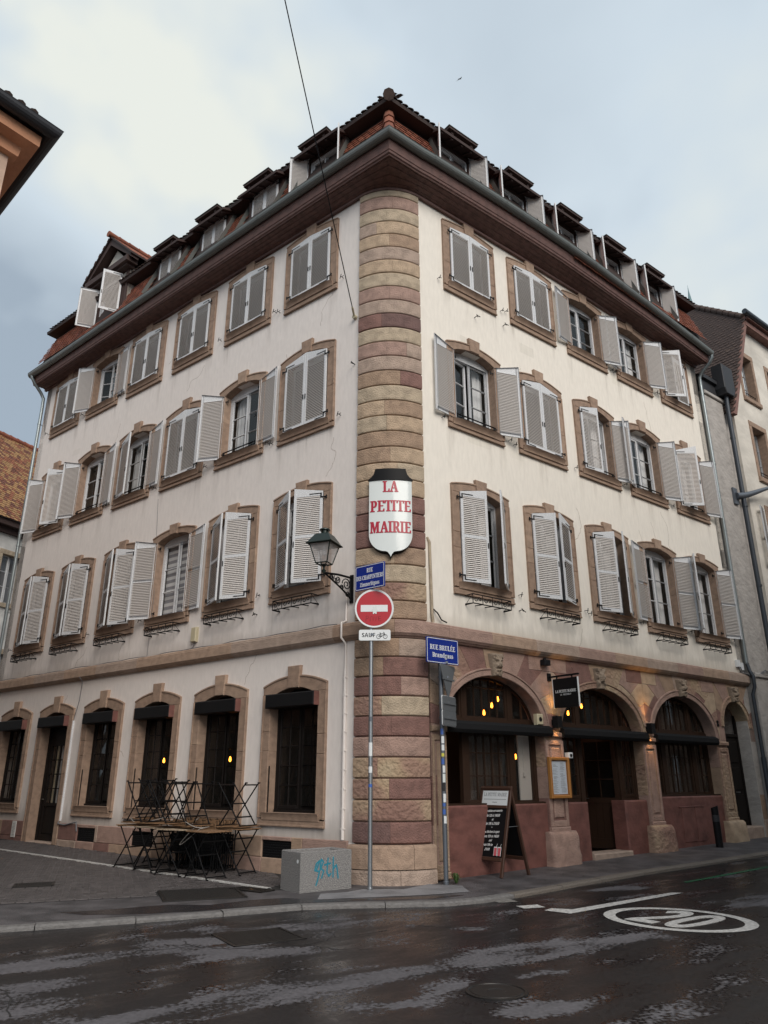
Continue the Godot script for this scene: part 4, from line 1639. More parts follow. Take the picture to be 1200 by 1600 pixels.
func build_roof() -> void:
	var roof := base(house, "roof", at(CORNER))
	# boxed timber cornice: boards and mouldings
	for q in [[[0.0, 14.68], [0.075, 14.68], [0.085, 14.735], [0.075, 14.745]], [[0.07, 14.745], [0.14, 14.765], [0.135, 14.777]], [[0.13, 14.775], [0.235, 14.81], [0.23, 14.823]], [[0.225, 14.821], [0.33, 14.855], [0.325, 14.868]], [[0.32, 14.866], [0.42, 14.90], [0.415, 14.915]], [[0.41, 14.915], [0.455, 14.915], [0.465, 14.94], [0.495, 14.96], [0.505, 15.01]], [[0.498, 15.01], [0.52, 15.03], [0.538, 15.17], [0.55, 15.20], [0.56, 15.38]]]:
		var b := MB.new()
		eave_sweep(b, q)
		obj(roof, "cornice_board", b.done(), M.wood_dark_red)
	# half-round gutter in lengths, with collars
	var path := eave_path()
	var gb := MB.new()
	var prof := []
	for k in 10:
		var a := PI + PI * k / 9.0
		prof.append([0.62 + 0.115 * cos(a), 15.40 + 0.14 * sin(a)])
	prof.append([0.745, 15.415])
	prof.append([0.72, 15.415])
	for k in 8:
		var a := TAU - PI * k / 7.0
		prof.append([0.62 + 0.10 * cos(a), 15.40 + 0.125 * sin(a)])
	eave_sweep(gb, prof)
	obj(roof, "gutter", gb.done(), M.zinc_old)
	for i in path.size() - 1:
		if path[i][0][0] == "A":
			continue
		var steps := 1
		for j in steps:
			var cb := MB.new()
			var p := eave_point(path[i], 0.62, 15.40)
			var side: String = path[i][1][0]
			var nn := NL if side == "L" else NR
			var u := -UL if side == "L" else UR
			for k in 9:
				var a0 := PI + PI * k / 9.0
				var a1 := PI + PI * (k + 1) / 9.0
				for w in [[-0.014, 0.014]]:
					var q0: Vector3 = p + nn * 0.124 * cos(a0) + Vector3.UP * 0.148 * sin(a0)
					var q1: Vector3 = p + nn * 0.124 * cos(a1) + Vector3.UP * 0.148 * sin(a1)
					cb.quad(q0 + u * w[0], q0 + u * w[1], q1 + u * w[1], q1 + u * w[0])
			obj(roof, "gutter_collar", cb.done(), M.zinc_old)
	# steep lower slope
	for side in ["L", "R"]:
		var s1: float = L_END if side == "L" else R_END
		var b := MB.new()
		var u := -UL if side == "L" else UR
		var n := NL if side == "L" else NR
		var v := (Vector3.UP * 1.38 - n * 0.53).normalized()
		var tall := Vector2(1.38, 0.53).length()
		# boarding under the tiles, in steps so that it follows the eave
		var under := MB.new()
		var edge := func(o: float) -> float: return -o * tan((AL + AR) * 0.5) * 1.0
		for k in 12:
			var sa := lerpf(edge.call(0.55), s1, k / 12.0)
			var sb := lerpf(edge.call(0.55), s1, (k + 1) / 12.0)
			var ta := lerpf(edge.call(0.02), s1, k / 12.0)
			var tb := lerpf(edge.call(0.02), s1, (k + 1) / 12.0)
			under.quad(FP(side, sa, 15.34 + droop(side, sa), 0.54), FP(side, sb, 15.34 + droop(side, sb), 0.54), FP(side, tb, 16.73, 0.02), FP(side, ta, 16.73, 0.02))
		obj(roof, "boarding", under.done(), M.roof_board)
		var dcols: Array = LDORM if side == "L" else RDORM
		var wide := s1 + 0.45
		var origin := FP(side, s1 if side == "L" else -0.45, 15.35, 0.55)
		var skip := func(x: float, y: float) -> bool:
			var s: float = s1 - x if side == "L" else x - 0.45
			var o: float = 0.55 - y * 0.53 / 1.48
			if s < -o * tan((AL + AR) * 0.5) + 0.03:
				return true
			if y < -droop(side, s) * 0.0 - 0.01:
				return true
			for c in (range(4) if side == "L" else range(5)):
				if absf(s - dcols[c]) < 0.70 and y > 0.15:
					return true
			if side == "L" and absf(s - 11.55) < 1.02 and y > 0.15:
				return true
			return false
		tile_field(b, origin, u, v, wide, tall, 0.175, 0.15, red_hue, skip)
		# two extra rows where the eave sinks
		if side == "R":
			tile_field(b, FP(side, 6.0, 15.20, 0.60), (FP(side, 13.0, 14.80, 0.62) - FP(side, 6.0, 15.20, 0.60)).normalized(), v, 7.0, 0.6, 0.175, 0.15, red_hue, none)
		else:
			tile_field(b, FP(side, 15.3, 14.94, 0.62), (FP(side, 3.0, 15.28, 0.58) - FP(side, 15.3, 14.94, 0.62)).normalized(), v, 12.3, 0.45, 0.175, 0.15, red_hue, none)
		obj(roof, "roof_tiles", b.done(), M.tile_red, null, "stuff")
		# upper slope with its own eave
		var up := MB.new()
		var lo: float = edge.call(0.36)
		var ye := 16.86
		up.quad(FP(side, lo, ye, 0.36), FP(side, s1 + 0.1, ye, 0.36), FP(side, s1 - 3.0, 20.6, -4.8), FP(side, 3.2, 20.6, -4.8))
		up.quad(FP(side, lo, ye - 0.09, 0.34), FP(side, s1 + 0.1, ye - 0.09, 0.34), FP(side, s1 + 0.1, ye, 0.36), FP(side, lo, ye, 0.36))
		up.quad(FP(side, s1 + 0.1, ye - 0.09, 0.34), FP(side, lo, ye - 0.09, 0.34), FP(side, edge.call(-0.1), ye - 0.10, -0.1), FP(side, s1 + 0.1, ye - 0.10, -0.1))
		up.quad(FP(side, 3.2, 20.6, -4.8), FP(side, s1 - 3.0, 20.6, -4.8), FP(side, s1, 17.0, -9.2), FP(side, 4.0, 17.0, -9.2))
		up.quad(FP(side, s1 + 0.1, ye, 0.36), FP(side, s1 + 0.1, 17.0, -9.2), FP(side, s1 - 3.0, 20.6, -4.8), FP(side, s1 - 3.0, 20.6, -4.8))
		up.tri(FP(side, s1, 15.0, 0.5), FP(side, s1, 15.0, -9.2), FP(side, s1, ye, -0.1))
		up.tri(FP(side, s1, 15.0, -9.2), FP(side, s1, 17.0, -9.2), FP(side, s1, ye, -0.1))
		obj(roof, "upper_slope", up.done(), M.roof_board)
		var v2 := (FP(side, 0, 20.6, -4.8) - FP(side, 0, ye, 0.36)).normalized()
		var eb := MB.new()
		var o2 := FP(side, s1 if side == "L" else lo, ye + 0.01, 0.39)
		tile_field(eb, o2, u, v2, s1 - lo, 0.62, 0.175, 0.15, brown_hue, none)
		obj(roof, "roof_tiles", eb.done(), M.tile_brown, null, "stuff")
	var hb := MB.new()
	var foot := sp(st("X", 0), 0.56) + Vector3.UP * 15.42
	var head := sp(st("X", 0), 0.06) + Vector3.UP * 16.66
	ridge_tiles(hb, foot, head, 0.14, 0.42, red_hue)
	obj(roof, "hip_tiles", hb.done(), M.tile_red, null, "stuff")
	var hb2 := MB.new()
	var foot2 := sp(st("X", 0), 0.36) + Vector3.UP * 16.88
	ridge_tiles(hb2, foot2, (FP("L", 3.2, 20.7, -4.8) + FP("R", 3.2, 20.7, -4.8)) * 0.5, 0.13, 0.4, brown_hue)
	obj(roof, "hip_tiles", hb2.done(), M.tile_brown, null, "stuff")
	for side in ["L", "R"]:
		var cols: Array = LDORM if side == "L" else RDORM
		for i in (4 if side == "L" else 5):
			var open := [130.0, 134.0] if side == "R" else ([134.0, 130.0] if i == 0 else [0.0, 0.0])
			dormer(side, cols[i], open)
	gable_dormer(11.55)
	# zinc downpipes at both ends
	for q in [["L", L_END - 0.02, droop("L", L_END)], ["R", R_END - 0.02, droop("R", R_END)]]:
		var p := MB.new()
		var y: float = 15.36 + q[2]
		var s: float = q[1]
		var dy: float = q[2]
		p.tube(PackedVector3Array([FP(q[0], s, y + 0.02, 0.66), FP(q[0], s, y - 0.14, 0.64), FP(q[0], s, y - 0.30, 0.52), FP(q[0], s, 14.62 + dy * 0.6, 0.24), FP(q[0], s, 14.45 + dy * 0.6, 0.13), FP(q[0], s, 13.8, 0.12), FP(q[0], s, 8.0, 0.12), FP(q[0], s, 4.75, 0.12)]), 0.055, 8)
		obj(house, "downpipe", p.done(), M.zinc)
		var p2 := MB.new()
		p2.tube(PackedVector3Array([FP(q[0], s, 4.8, 0.12), FP(q[0], s, 4.55, 0.17), FP(q[0], s, 4.4, 0.24), FP(q[0], s, 4.1, 0.24), FP(q[0], s, 3.9, 0.15), FP(q[0], s, 2.2, 0.15)]), 0.052, 8)
		p2.tube(PackedVector3Array([FP(q[0], s, 2.2, 0.15), FP(q[0], s, 0.1, 0.15)]), 0.07, 8)
		obj(house, "downpipe", p2.done(), M.pipe_dark)
		for yy in [13.2, 11.0, 8.8, 6.6]:
			var c := MB.new()
			c.tube(PackedVector3Array([FP(q[0], s, yy, 0.12), FP(q[0], s, yy + 0.05, 0.12)]), 0.064, 8)
			c.bar(FP(q[0], s, yy + 0.02, 0.0), FP(q[0], s, yy + 0.02, 0.1), 0.012, 4)
			obj(house, "pipe_clamp", c.done(), M.zinc)


func dormer(side: String, s: float, open: Array) -> void:
	var wx := XF(side, s)
	var d := base(house, "dormer", wx)
	var z := 0.20   # plane of its front
	var b := MB.new()
	for k in [-1, 1]:   # cheeks and posts
		b.box(Vector3(minf(0.52 * k, 0.70 * k), 15.3, -1.6), Vector3(maxf(0.52 * k, 0.70 * k), 16.76, z))
		b.box(Vector3(minf(0.5 * k, 0.66 * k), 15.3, z), Vector3(maxf(0.5 * k, 0.66 * k), 16.72, z + 0.03))
	b.box(Vector3(-0.52, 16.62, -0.5), Vector3(0.52, 16.76, z))
	b.box(Vector3(-0.52, 15.3, -0.5), Vector3(0.52, 15.36, z))
	obj(d, "dormer_frame", b.done(), M.wood_dormer, wx)
	# lean-to roof falling towards the street, boards and bearers below
	var r := MB.new()
	var w := 0.76
	var zf := 0.57
	var zb := 0.02
	var yf := 16.60
	var yk := 16.84
	r.quad(Vector3(-w, yf, zf), Vector3(-w, yk, zb), Vector3(w, yk, zb), Vector3(w, yf, zf))
	r.quad(Vector3(-w, yf, zf), Vector3(w, yf, zf), Vector3(w, yf + 0.07, zf + 0.01), Vector3(-w, yf + 0.07, zf + 0.01))
	r.quad(Vector3(-w, yf + 0.07, zf + 0.01), Vector3(w, yf + 0.07, zf + 0.01), Vector3(w, yk + 0.07, zb), Vector3(-w, yk + 0.07, zb))
	for k in [-1, 1]:
		r.quad(Vector3(w * k, yf, zf), Vector3(w * k, yk, zb), Vector3(w * k, yk + 0.07, zb), Vector3(w * k, yf + 0.07, zf + 0.01))
	obj(d, "dormer_roof", r.done(), M.wood_dormer, wx)
	for k in 5:
		var br := MB.new()
		var x := lerpf(-0.66, 0.66, k / 4.0)
		br.quad(Vector3(x - 0.03, yf - 0.035, zf - 0.04), Vector3(x - 0.03, yk - 0.10, zb + 0.15), Vector3(x + 0.03, yk - 0.10, zb + 0.15), Vector3(x + 0.03, yf - 0.035, zf - 0.04))
		for e in [-0.03, 0.03]:
			br.quad(Vector3(x + e, yf - 0.035, zf - 0.04), Vector3(x + e, yk - 0.10, zb + 0.15), Vector3(x + e, yk, zb + 0.12), Vector3(x + e, yf + 0.02, zf - 0.04))
		br.quad(Vector3(x - 0.03, yf - 0.035, zf - 0.04), Vector3(x + 0.03, yf - 0.035, zf - 0.04), Vector3(x + 0.03, yf + 0.02, zf - 0.04), Vector3(x - 0.03, yf + 0.02, zf - 0.04))
		obj(d, "bearer", br.done(), M.wood_dormer, wx)
	for k in [-1, 1]:   # lead soakers down the cheeks
		var t := MB.new()
		t.quad(Vector3(0.705 * k, 15.4, 0.545), Vector3(0.705 * k, 16.74, 0.03), Vector3(0.705 * k, 16.74, 0.15), Vector3(0.705 * k, 15.4, 0.665))
		obj(d, "lead_flashing", t.done(), M.zinc_old, wx)
	# raised little roof above the window
	var h := MB.new()
	var x0 := -0.26 if side == "R" else -0.80
	h.box(Vector3(x0, 17.15, -0.9), Vector3(x0 + 1.0, 17.215, 0.38))
	h.box(Vector3(x0 + 0.06, 16.86, -0.9), Vector3(x0 + 0.94, 17.15, 0.10))
	for k in 2:
		h.box(Vector3(x0 + 0.12 + k * 0.68, 17.08, 0.0), Vector3(x0 + 0.20 + k * 0.68, 17.15, 0.32))
	obj(d, "upper_hood", h.done(), M.wood_dormer, wx)
	var hz := MB.new()
	hz.box(Vector3(x0 - 0.02, 17.216, -0.9), Vector3(x0 + 1.02, 17.232, 0.40))
	obj(d, "hood_cover", hz.done(), M.zinc_old, wx)
	var wf := MB.new()
	for q in [[-0.5, -0.45, 15.35, 16.62], [0.45, 0.5, 15.35, 16.62], [-0.45, 0.45, 16.56, 16.62]]:
		wf.box(Vector3(q[0], q[2], z - 0.12), Vector3(q[1], q[3], z - 0.02))
	obj(d, "window_frame", wf.done(), M.white_paint, wx)
	casement(d, wx, -0.45, 15.37, z - 0.10, 0.45, 1.20, 2, -1, 0.0, M.white_paint)
	casement(d, wx, 0.45, 15.37, z - 0.10, 0.45, 1.20, 2, 1, 0.0, M.white_paint)
	var cb := MB.new()
	cb.quad(Vector3(-0.5, 15.5, z - 0.6), Vector3(0.5, 15.5, z - 0.6), Vector3(0.5, 16.95, z - 0.6), Vector3(-0.5, 16.95, z - 0.6))
	obj(d, "back_board", cb.done(), M.room_wall, wx)
	shutter(house, wx, -1, open[0], 0.5, 1.36, 1.36, false, -0.5, 15.38, z + 0.035)
	shutter(house, wx, 1, open[1], 0.5, 1.36, 1.36, false, 0.5, 15.38, z + 0.035)


func gable_dormer(s: float) -> void:
	var wx := XF("L", s)
	var d := base(house, "gable_dormer", wx)
	var z := 0.25
	var w := 0.98
	var b := MB.new()
	for k in [-1, 1]:
		b.box(Vector3(minf(w * k, (w - 0.05) * k), 14.72, -1.9), Vector3(maxf(w * k, (w - 0.05) * k), 17.37, z - 0.02))
	b.prism(PackedVector2Array([Vector2(-0.80, 17.72), Vector2(0.80, 17.72), Vector2(0.0, 18.52)]), z - 0.06, z - 0.02)
	b.box(Vector3(-0.85, 17.02, z - 0.06), Vector3(0.85, 17.42, z - 0.025))
	obj(d, "plaster_panel", b.done(), M.plaster_cream, wx)
	var t := MB.new()
	for k in [-1, 1]:
		t.box(Vector3(minf(0.66 * k, 0.80 * k), 14.72, z - 0.12), Vector3(maxf(0.66 * k, 0.80 * k), 17.07, z + 0.02))
		t.box(Vector3(minf(0.84 * k, w * k), 14.72, z - 0.12), Vector3(maxf(0.84 * k, w * k), 17.37, z + 0.015))
	t.box(Vector3(-0.72, 16.87, z - 0.10), Vector3(0.72, 17.09, z + 0.03))
	t.box(Vector3(-0.72, 14.72, z - 0.10), Vector3(0.72, 15.64, z + 0.01))
	# the eave board across the gable and the barge boards
	t.box(Vector3(-1.25, 17.37, z - 0.1), Vector3(1.25, 17.57, z + 0.30))
	t.box(Vector3(-1.12, 17.29, z - 0.1), Vector3(1.12, 17.37, z + 0.20))
	for k in [-1, 1]:
		var p := PackedVector2Array([Vector2(1.36 * k, 17.47), Vector2(1.36 * k, 17.69), Vector2(0.0, 18.89), Vector2(0.0, 18.59)])
		if k > 0:
			pass
		else:
			p.reverse()
		t.prism(p, z - 0.05, z + 0.24)
	obj(d, "timber", t.done(), M.wood_dormer, wx)
	var r := MB.new()
	for k in [-1, 1]:
		var a := Vector3(1.42 * k, 17.63, z + 0.30)
		var c := Vector3(0, 18.93, z + 0.30)
		var e := Vector3(0, 18.93, -3.4)
		var f := Vector3(1.42 * k, 17.63, -2.2)
		r.quad(a, c, e, f)
		r.quad(a - Vector3(0, 0.07, 0), f - Vector3(0, 0.07, 0), e - Vector3(0, 0.07, 0), c - Vector3(0, 0.07, 0))
		r.quad(a, a - Vector3(0, 0.07, 0), c - Vector3(0, 0.07, 0), c)
		r.quad(a, f, f - Vector3(0, 0.07, 0), a - Vector3(0, 0.07, 0))
	obj(d, "dormer_roof", r.done(), M.roof_board, wx)
	var tb := MB.new()
	for k in [-1, 1]:
		var u := Vector3(0, 0, 1.0 * k)
		var v := Vector3(-1.42 * k, 1.30, 0).normalized()
		tile_field(tb, Vector3(1.43 * k, 17.64, z + 0.32 if k < 0 else -2.0), u, v, 2.4, 1.9, 0.175, 0.15, brown_hue, none)
	ridge_tiles(tb, Vector3(0, 18.97, z + 0.36), Vector3(0, 18.97, -3.2), 0.10, 0.36, red_hue)
	obj(d, "roof_tiles", tb.done(), M.tile_red, wx, "stuff")
	var wf := MB.new()
	for q in [[-0.66, -0.60, 15.64, 16.87], [0.60, 0.66, 15.64, 16.87], [-0.60, 0.60, 16.79, 16.87]]:
		wf.box(Vector3(q[0], q[2], z - 0.16), Vector3(q[1], q[3], z - 0.06))
	obj(d, "window_frame", wf.done(), M.white_paint, wx)
	casement(d, wx, -0.60, 15.66, z - 0.14, 0.60, 1.5, 1, -1, 0.5, M.white_paint)
	casement(d, wx, 0.60, 15.66, z - 0.14, 0.60, 1.5, 1, 1, 0.1, M.white_paint)
	var cb := MB.new()
	cb.quad(Vector3(-0.8, 14.82, z - 1.2), Vector3(0.8, 14.82, z - 1.2), Vector3(0.8, 17.27, z - 1.2), Vector3(-0.8, 17.27, z - 1.2))
	obj(d, "back_board", cb.done(), M.room_wall, wx)
	shutter(house, wx, -1, 120.0, 0.60, 1.50, 1.50, false, -0.68, 15.70, z + 0.035)
	shutter(house, wx, 1, 66.0, 0.60, 1.50, 1.50, false, 0.68, 15.70, z + 0.035)


# ---------------------------------------------------------------- ground floor, right front

# arches: left and right springing point, springing height, crown height
const ARCHES := [[1.30, 4.08, 2.60, 3.59], [4.66, 7.58, 2.60, 3.58], [8.10, 10.92, 2.60, 3.62], [11.45, 12.78, 2.96, 3.64]]
const CELLS := [0.93, 4.37, 7.84, 11.185, 13.05]


func arch_ray(a: Array, th: float) -> Vector2:
	var hw: float = (a[1] - a[0]) * 0.5
	return Vector2((a[0] + a[1]) * 0.5 + hw * cos(th), a[2] + (a[3] - a[2]) * sin(th))


func cell_hit(o: Vector2, d: Vector2, x0: float, x1: float, y1: float) -> Vector2:
	var t := 1e9
	if d.x > 1e-6:
		t = minf(t, (x1 - o.x) / d.x)
	if d.x < -1e-6:
		t = minf(t, (x0 - o.x) / d.x)
	if d.y > 1e-6:
		t = minf(t, (y1 - o.y) / d.y)
	return o + d * t


func stone_poly(parent: Node3D, p: PackedVector2Array, front: float, m: Material, depth := -0.38) -> void:
	var sh := Geometry2D.offset_polygon(p, -0.0022)
	if sh.is_empty() or sh[0].size() < 3:
		return
	var q: PackedVector2Array = sh[0]
	if Geometry2D.is_polygon_clockwise(q):
		q.reverse()
	var b := MB.new()
	b.prism(q, depth, front, 0.006)
	obj(parent, "stone", b.done(), m, XF("R", 0.0))


func build_ground_floor_right() -> void:
	var wx := XF("R", 0.0)
	var front := base(house, "arcade", wx)
	var tones := ["pink", "red", "mix", "brown", "pink", "red", "mauve", "tan", "red", "mix", "brown", "pink", "swirl", "red"]
	var top := 4.13
	for i in 4:
		var a: Array = ARCHES[i]
		var x0: float = CELLS[i]
		var x1: float = CELLS[i + 1]
		var o := Vector2((a[0] + a[1]) * 0.5, a[2])
		var n := 11 if i < 3 else 7
		# flat blocks over the piers
		var caps := []
		for q in [[x0, x0 + (0.62 if i > 0 else 0.3)], [x1 - (0.62 if i < 3 else 0.12), x1]]:
			if i == 3:
				continue
			caps.append(PackedVector2Array([Vector2(q[0], 3.82), Vector2(q[1], 3.82), Vector2(q[1], top), Vector2(q[0], top)]))
			stone_poly(front, caps[-1], rng.randf_range(-0.004, 0.004), M["stone_" + ["tan", "red", "pink", "mauve"][rng.randi() % 4]])
		for k in n:
			var t0 := PI * k / n
			var t1 := PI * (k + 1) / n
			var p := PackedVector2Array()
			for e in 4:
				p.append(arch_ray(a, lerpf(t1, t0, e / 3.0)))
			var d0 := (arch_ray(a, t0) - o).normalized()
			var d1 := (arch_ray(a, t1) - o).normalized()
			var h0 := cell_hit(o, d0, x0, x1, top)
			var h1 := cell_hit(o, d1, x0, x1, top)
			p.append(h0)
			for c in [Vector2(x1, top), Vector2(x0, top)]:
				var dc: Vector2 = c - o
				if d0.cross(dc) > 1e-5 and dc.cross(d1) > 1e-5:
					p.append(c)
			p.append(h1)
			var pieces := [p]
			for c in caps:
				var next := []
				for q in pieces:
					next.append_array(Geometry2D.clip_polygons(q, c))
				pieces = next
			for q in pieces:
				# long stones are cut once more across
				var far: float = maxf(h0.distance_to(o), h1.distance_to(o))
				if far > 1.95 and k != n / 2 and rng.randf() < 0.6:
					var mid := PackedVector2Array()
					for e in 13:
						var th := PI * e / 12.0
						mid.append(o + Vector2(cos(th) * ((a[1] - a[0]) * 0.5 + 0.34), sin(th) * ((a[3] - a[2]) + 0.30)))
					mid.append(o + Vector2(-5, -0.001))
					mid[0] += Vector2(0.0, -0.001)
					var ell := mid.slice(0, 13)
					for w in Geometry2D.intersect_polygons(q, ell):
						stone_poly(front, w, rng.randf_range(-0.004, 0.004), M["stone_" + pick(tones)])
					for w in Geometry2D.clip_polygons(q, ell):
						stone_poly(front, w, rng.randf_range(-0.004, 0.004), M["stone_" + pick(tones)])
				else:
					stone_poly(front, q, rng.randf_range(-0.004, 0.004), M["stone_" + pick(tones)])
		# moulded rim of the arch
		var rim := MB.new()
		var hw: float = (a[1] - a[0]) * 0.5
		var rise: float = a[3] - a[2]
		for k in 36:
			var q := []
			for e in [k, k + 1]:
				var th: float = PI * e / 36.0
				var c := Vector2(cos(th), sin(th))
				var row := []
				for w in [[0.0, -0.36], [0.0, 0.012], [0.012, 0.024], [0.105, 0.024], [0.118, 0.012], [0.128, 0.042], [0.15, 0.042], [0.162, -0.01]]:
					row.append(Vector3(o.x + c.x * (hw + w[0]), o.y + c.y * (rise + w[0]), w[1]))
				q.append(row)
			for j in 7:
				rim.quad(q[0][j], q[0][j + 1], q[1][j + 1], q[1][j])
		obj(front, "arch_rim", rim.done(), M.stone_swirl if i % 2 else M.stone_pink, wx)
		mascaron(front, o.x, a[3] - 0.02, i)
	# the piers: left of each arch, and the last one; x0, x1
	var piers := [[0.93, 1.30], [4.08, 4.66], [7.58, 8.10], [10.92, 11.45], [12.78, 13.05]]
	for i in 5:
		var p: Array = piers[i]
		var foot := 0.62 if i > 0 else 0.0
		var head := 2.60
		var ys := [foot - 0.02, lerpf(foot, head, rng.randf_range(0.3, 0.36)), lerpf(foot, head, rng.randf_range(0.62, 0.7)), head]
		for k in 3:
			stone_poly(front, PackedVector2Array([Vector2(p[0], ys[k]), Vector2(p[1], ys[k]), Vector2(p[1], ys[k + 1]), Vector2(p[0], ys[k + 1])]), rng.randf_range(-0.003, 0.003), M["stone_" + ["pink", "red", "pink", "mix", "brown"][(i + k) % 5]])
		if i == 3:   # the door arch springs higher
			stone_poly(front, PackedVector2Array([Vector2(11.185, 2.6), Vector2(11.45, 2.6), Vector2(11.45, 2.96), Vector2(11.185, 2.96)]), 0.0, M.stone_pink)
		if i == 4:
			stone_poly(front, PackedVector2Array([Vector2(12.78, 2.6), Vector2(13.05, 2.6), Vector2(13.05, 2.96), Vector2(12.78, 2.96)]), 0.0, M.stone_pink)
			stone_poly(front, PackedVector2Array([Vector2(12.78, -0.1), Vector2(13.05, -0.1), Vector2(13.05, 0.6), Vector2(12.78, 0.6)]), 0.02, M.stone_mauve)
			continue
		# raised border round a sunk panel
		var b := MB.new()
		var m: float = 0.09 if p[1] - p[0] > 0.4 else 0.07
		var y0 := foot + 0.10
		var y1 := 2.40
		var f := 0.032
		b.bev(Vector3(p[0] + 0.01, y0, -0.02), Vector3(p[0] + m, y1, f), 0.014)
		b.bev(Vector3(p[1] - m, y0, -0.02), Vector3(p[1] - 0.01, y1, f), 0.014)
		b.bev(Vector3(p[0] + m, y0, -0.02), Vector3(p[1] - m, y0 + 0.12, f - 0.002), 0.014)
		b.bev(Vector3(p[0] + m, y1 - 0.10, -0.02), Vector3(p[1] - m, y1, f - 0.002), 0.014)
		b.bev(Vector3(p[0] + m + 0.05, y0 + 0.17, -0.02), Vector3(p[1] - m - 0.05, y1 - 0.15, f - 0.006), 0.02)
		b.bev(Vector3(p[0] - 0.01, y1 + 0.06, -0.03), Vector3(p[1] + 0.01, y1 + 0.16, f + 0.03), 0.02)
		b.bev(Vector3(p[0] - 0.005, foot - 0.02, -0.03), Vector3(p[1] + 0.005, foot + 0.10, f + 0.02), 0.02)
		obj(front, "pier_moulding", b.done(), M["stone_" + ["brown", "pink", "pink", "mix"][i]], wx)
		if i > 0:   # worn guard stone at its foot
			var g := MB.new()
			var rows := []
			var nn := FastNoiseLite.new()
			nn.seed = 60 + i
			nn.frequency = 2.2
			var gx0: float = p[0] - 0.11
			var gx1: float = p[1] + (0.10 if i != 2 else 0.16)
			for r in 13:
				var v := r / 12.0
				var line := PackedVector3Array()
				for c in 19:
					var u := c / 18.0
					var x := lerpf(gx0, gx1, clampf((u - 0.12) / 0.76, 0, 1))
					var zz := 0.15 * smoothstep(0.0, 0.16, u) * smoothstep(0.0, 0.16, 1.0 - u)
					var y := lerpf(-0.1, 0.64, minf(v * 1.12, 1.0))
					zz *= 1.0 - smoothstep(0.78, 1.0, v) * 0.55
					if v > 0.95:
						zz = 0.0
					var w := nn.get_noise_3d(x * 2.0, y * 2.0, i * 5.0) * 0.03
					var flare := 0.06 * (1.0 - v)
					line.append(Vector3(x + (u - 0.5) * flare + w * 0.5, y + w * 0.4, zz + (flare + w * 0.8 if zz > 0.02 else -0.05)))
				rows.append(line)
			g.grid(rows)
			obj(front, "guard_stone", g.done(), [M.stone_pink, M.stone_pink, M.stone_mix, M.stone_tan][i], wx)
	# painted parapets under the windows
	for q in [[1.28, 4.10, 1.17, 0.0], [4.64, 5.42, 1.17, 0.0], [6.74, 7.60, 1.18, 0.0], [8.08, 10.94, 1.24, 0.0]]:
		var b := MB.new()
		b.prism(PackedVector2Array([Vector2(q[0], -0.1), Vector2(q[1], -0.1), Vector2(q[1], q[2]), Vector2(q[0], q[2])]), -0.42, -0.05, 0.03)
		obj(front, "parapet", b.done(), M.red_paint, wx)
	var hatch := MB.new()
	for q in [[8.95, 9.50], [9.54, 9.9]]:
		hatch.bev(Vector3(q[0], 0.22, -0.06), Vector3(q[1], 0.98, -0.035), 0.008)
	hatch.bev(Vector3(8.85, 0.985, -0.06), Vector3(9.95, 1.015, -0.028), 0.006)
	obj(front, "meter_hatch", hatch.done(), M.red_paint, wx)
	shopfront(front, wx)
	# lintel zone behind, so that the room is closed above the windows
	var back := MB.new()
	for q in [[0.9, 1.31, -0.2, 4.2], [4.07, 4.67, -0.2, 4.2], [7.57, 8.11, -0.2, 4.2], [10.91, 11.46, -0.2, 4.2], [12.77, 13.05, -0.2, 4.2]]:
		back.box(Vector3(q[0], q[2], -0.42), Vector3(q[1], q[3], -0.385))
	obj(front, "backing", back.done(), M.mortar, wx)


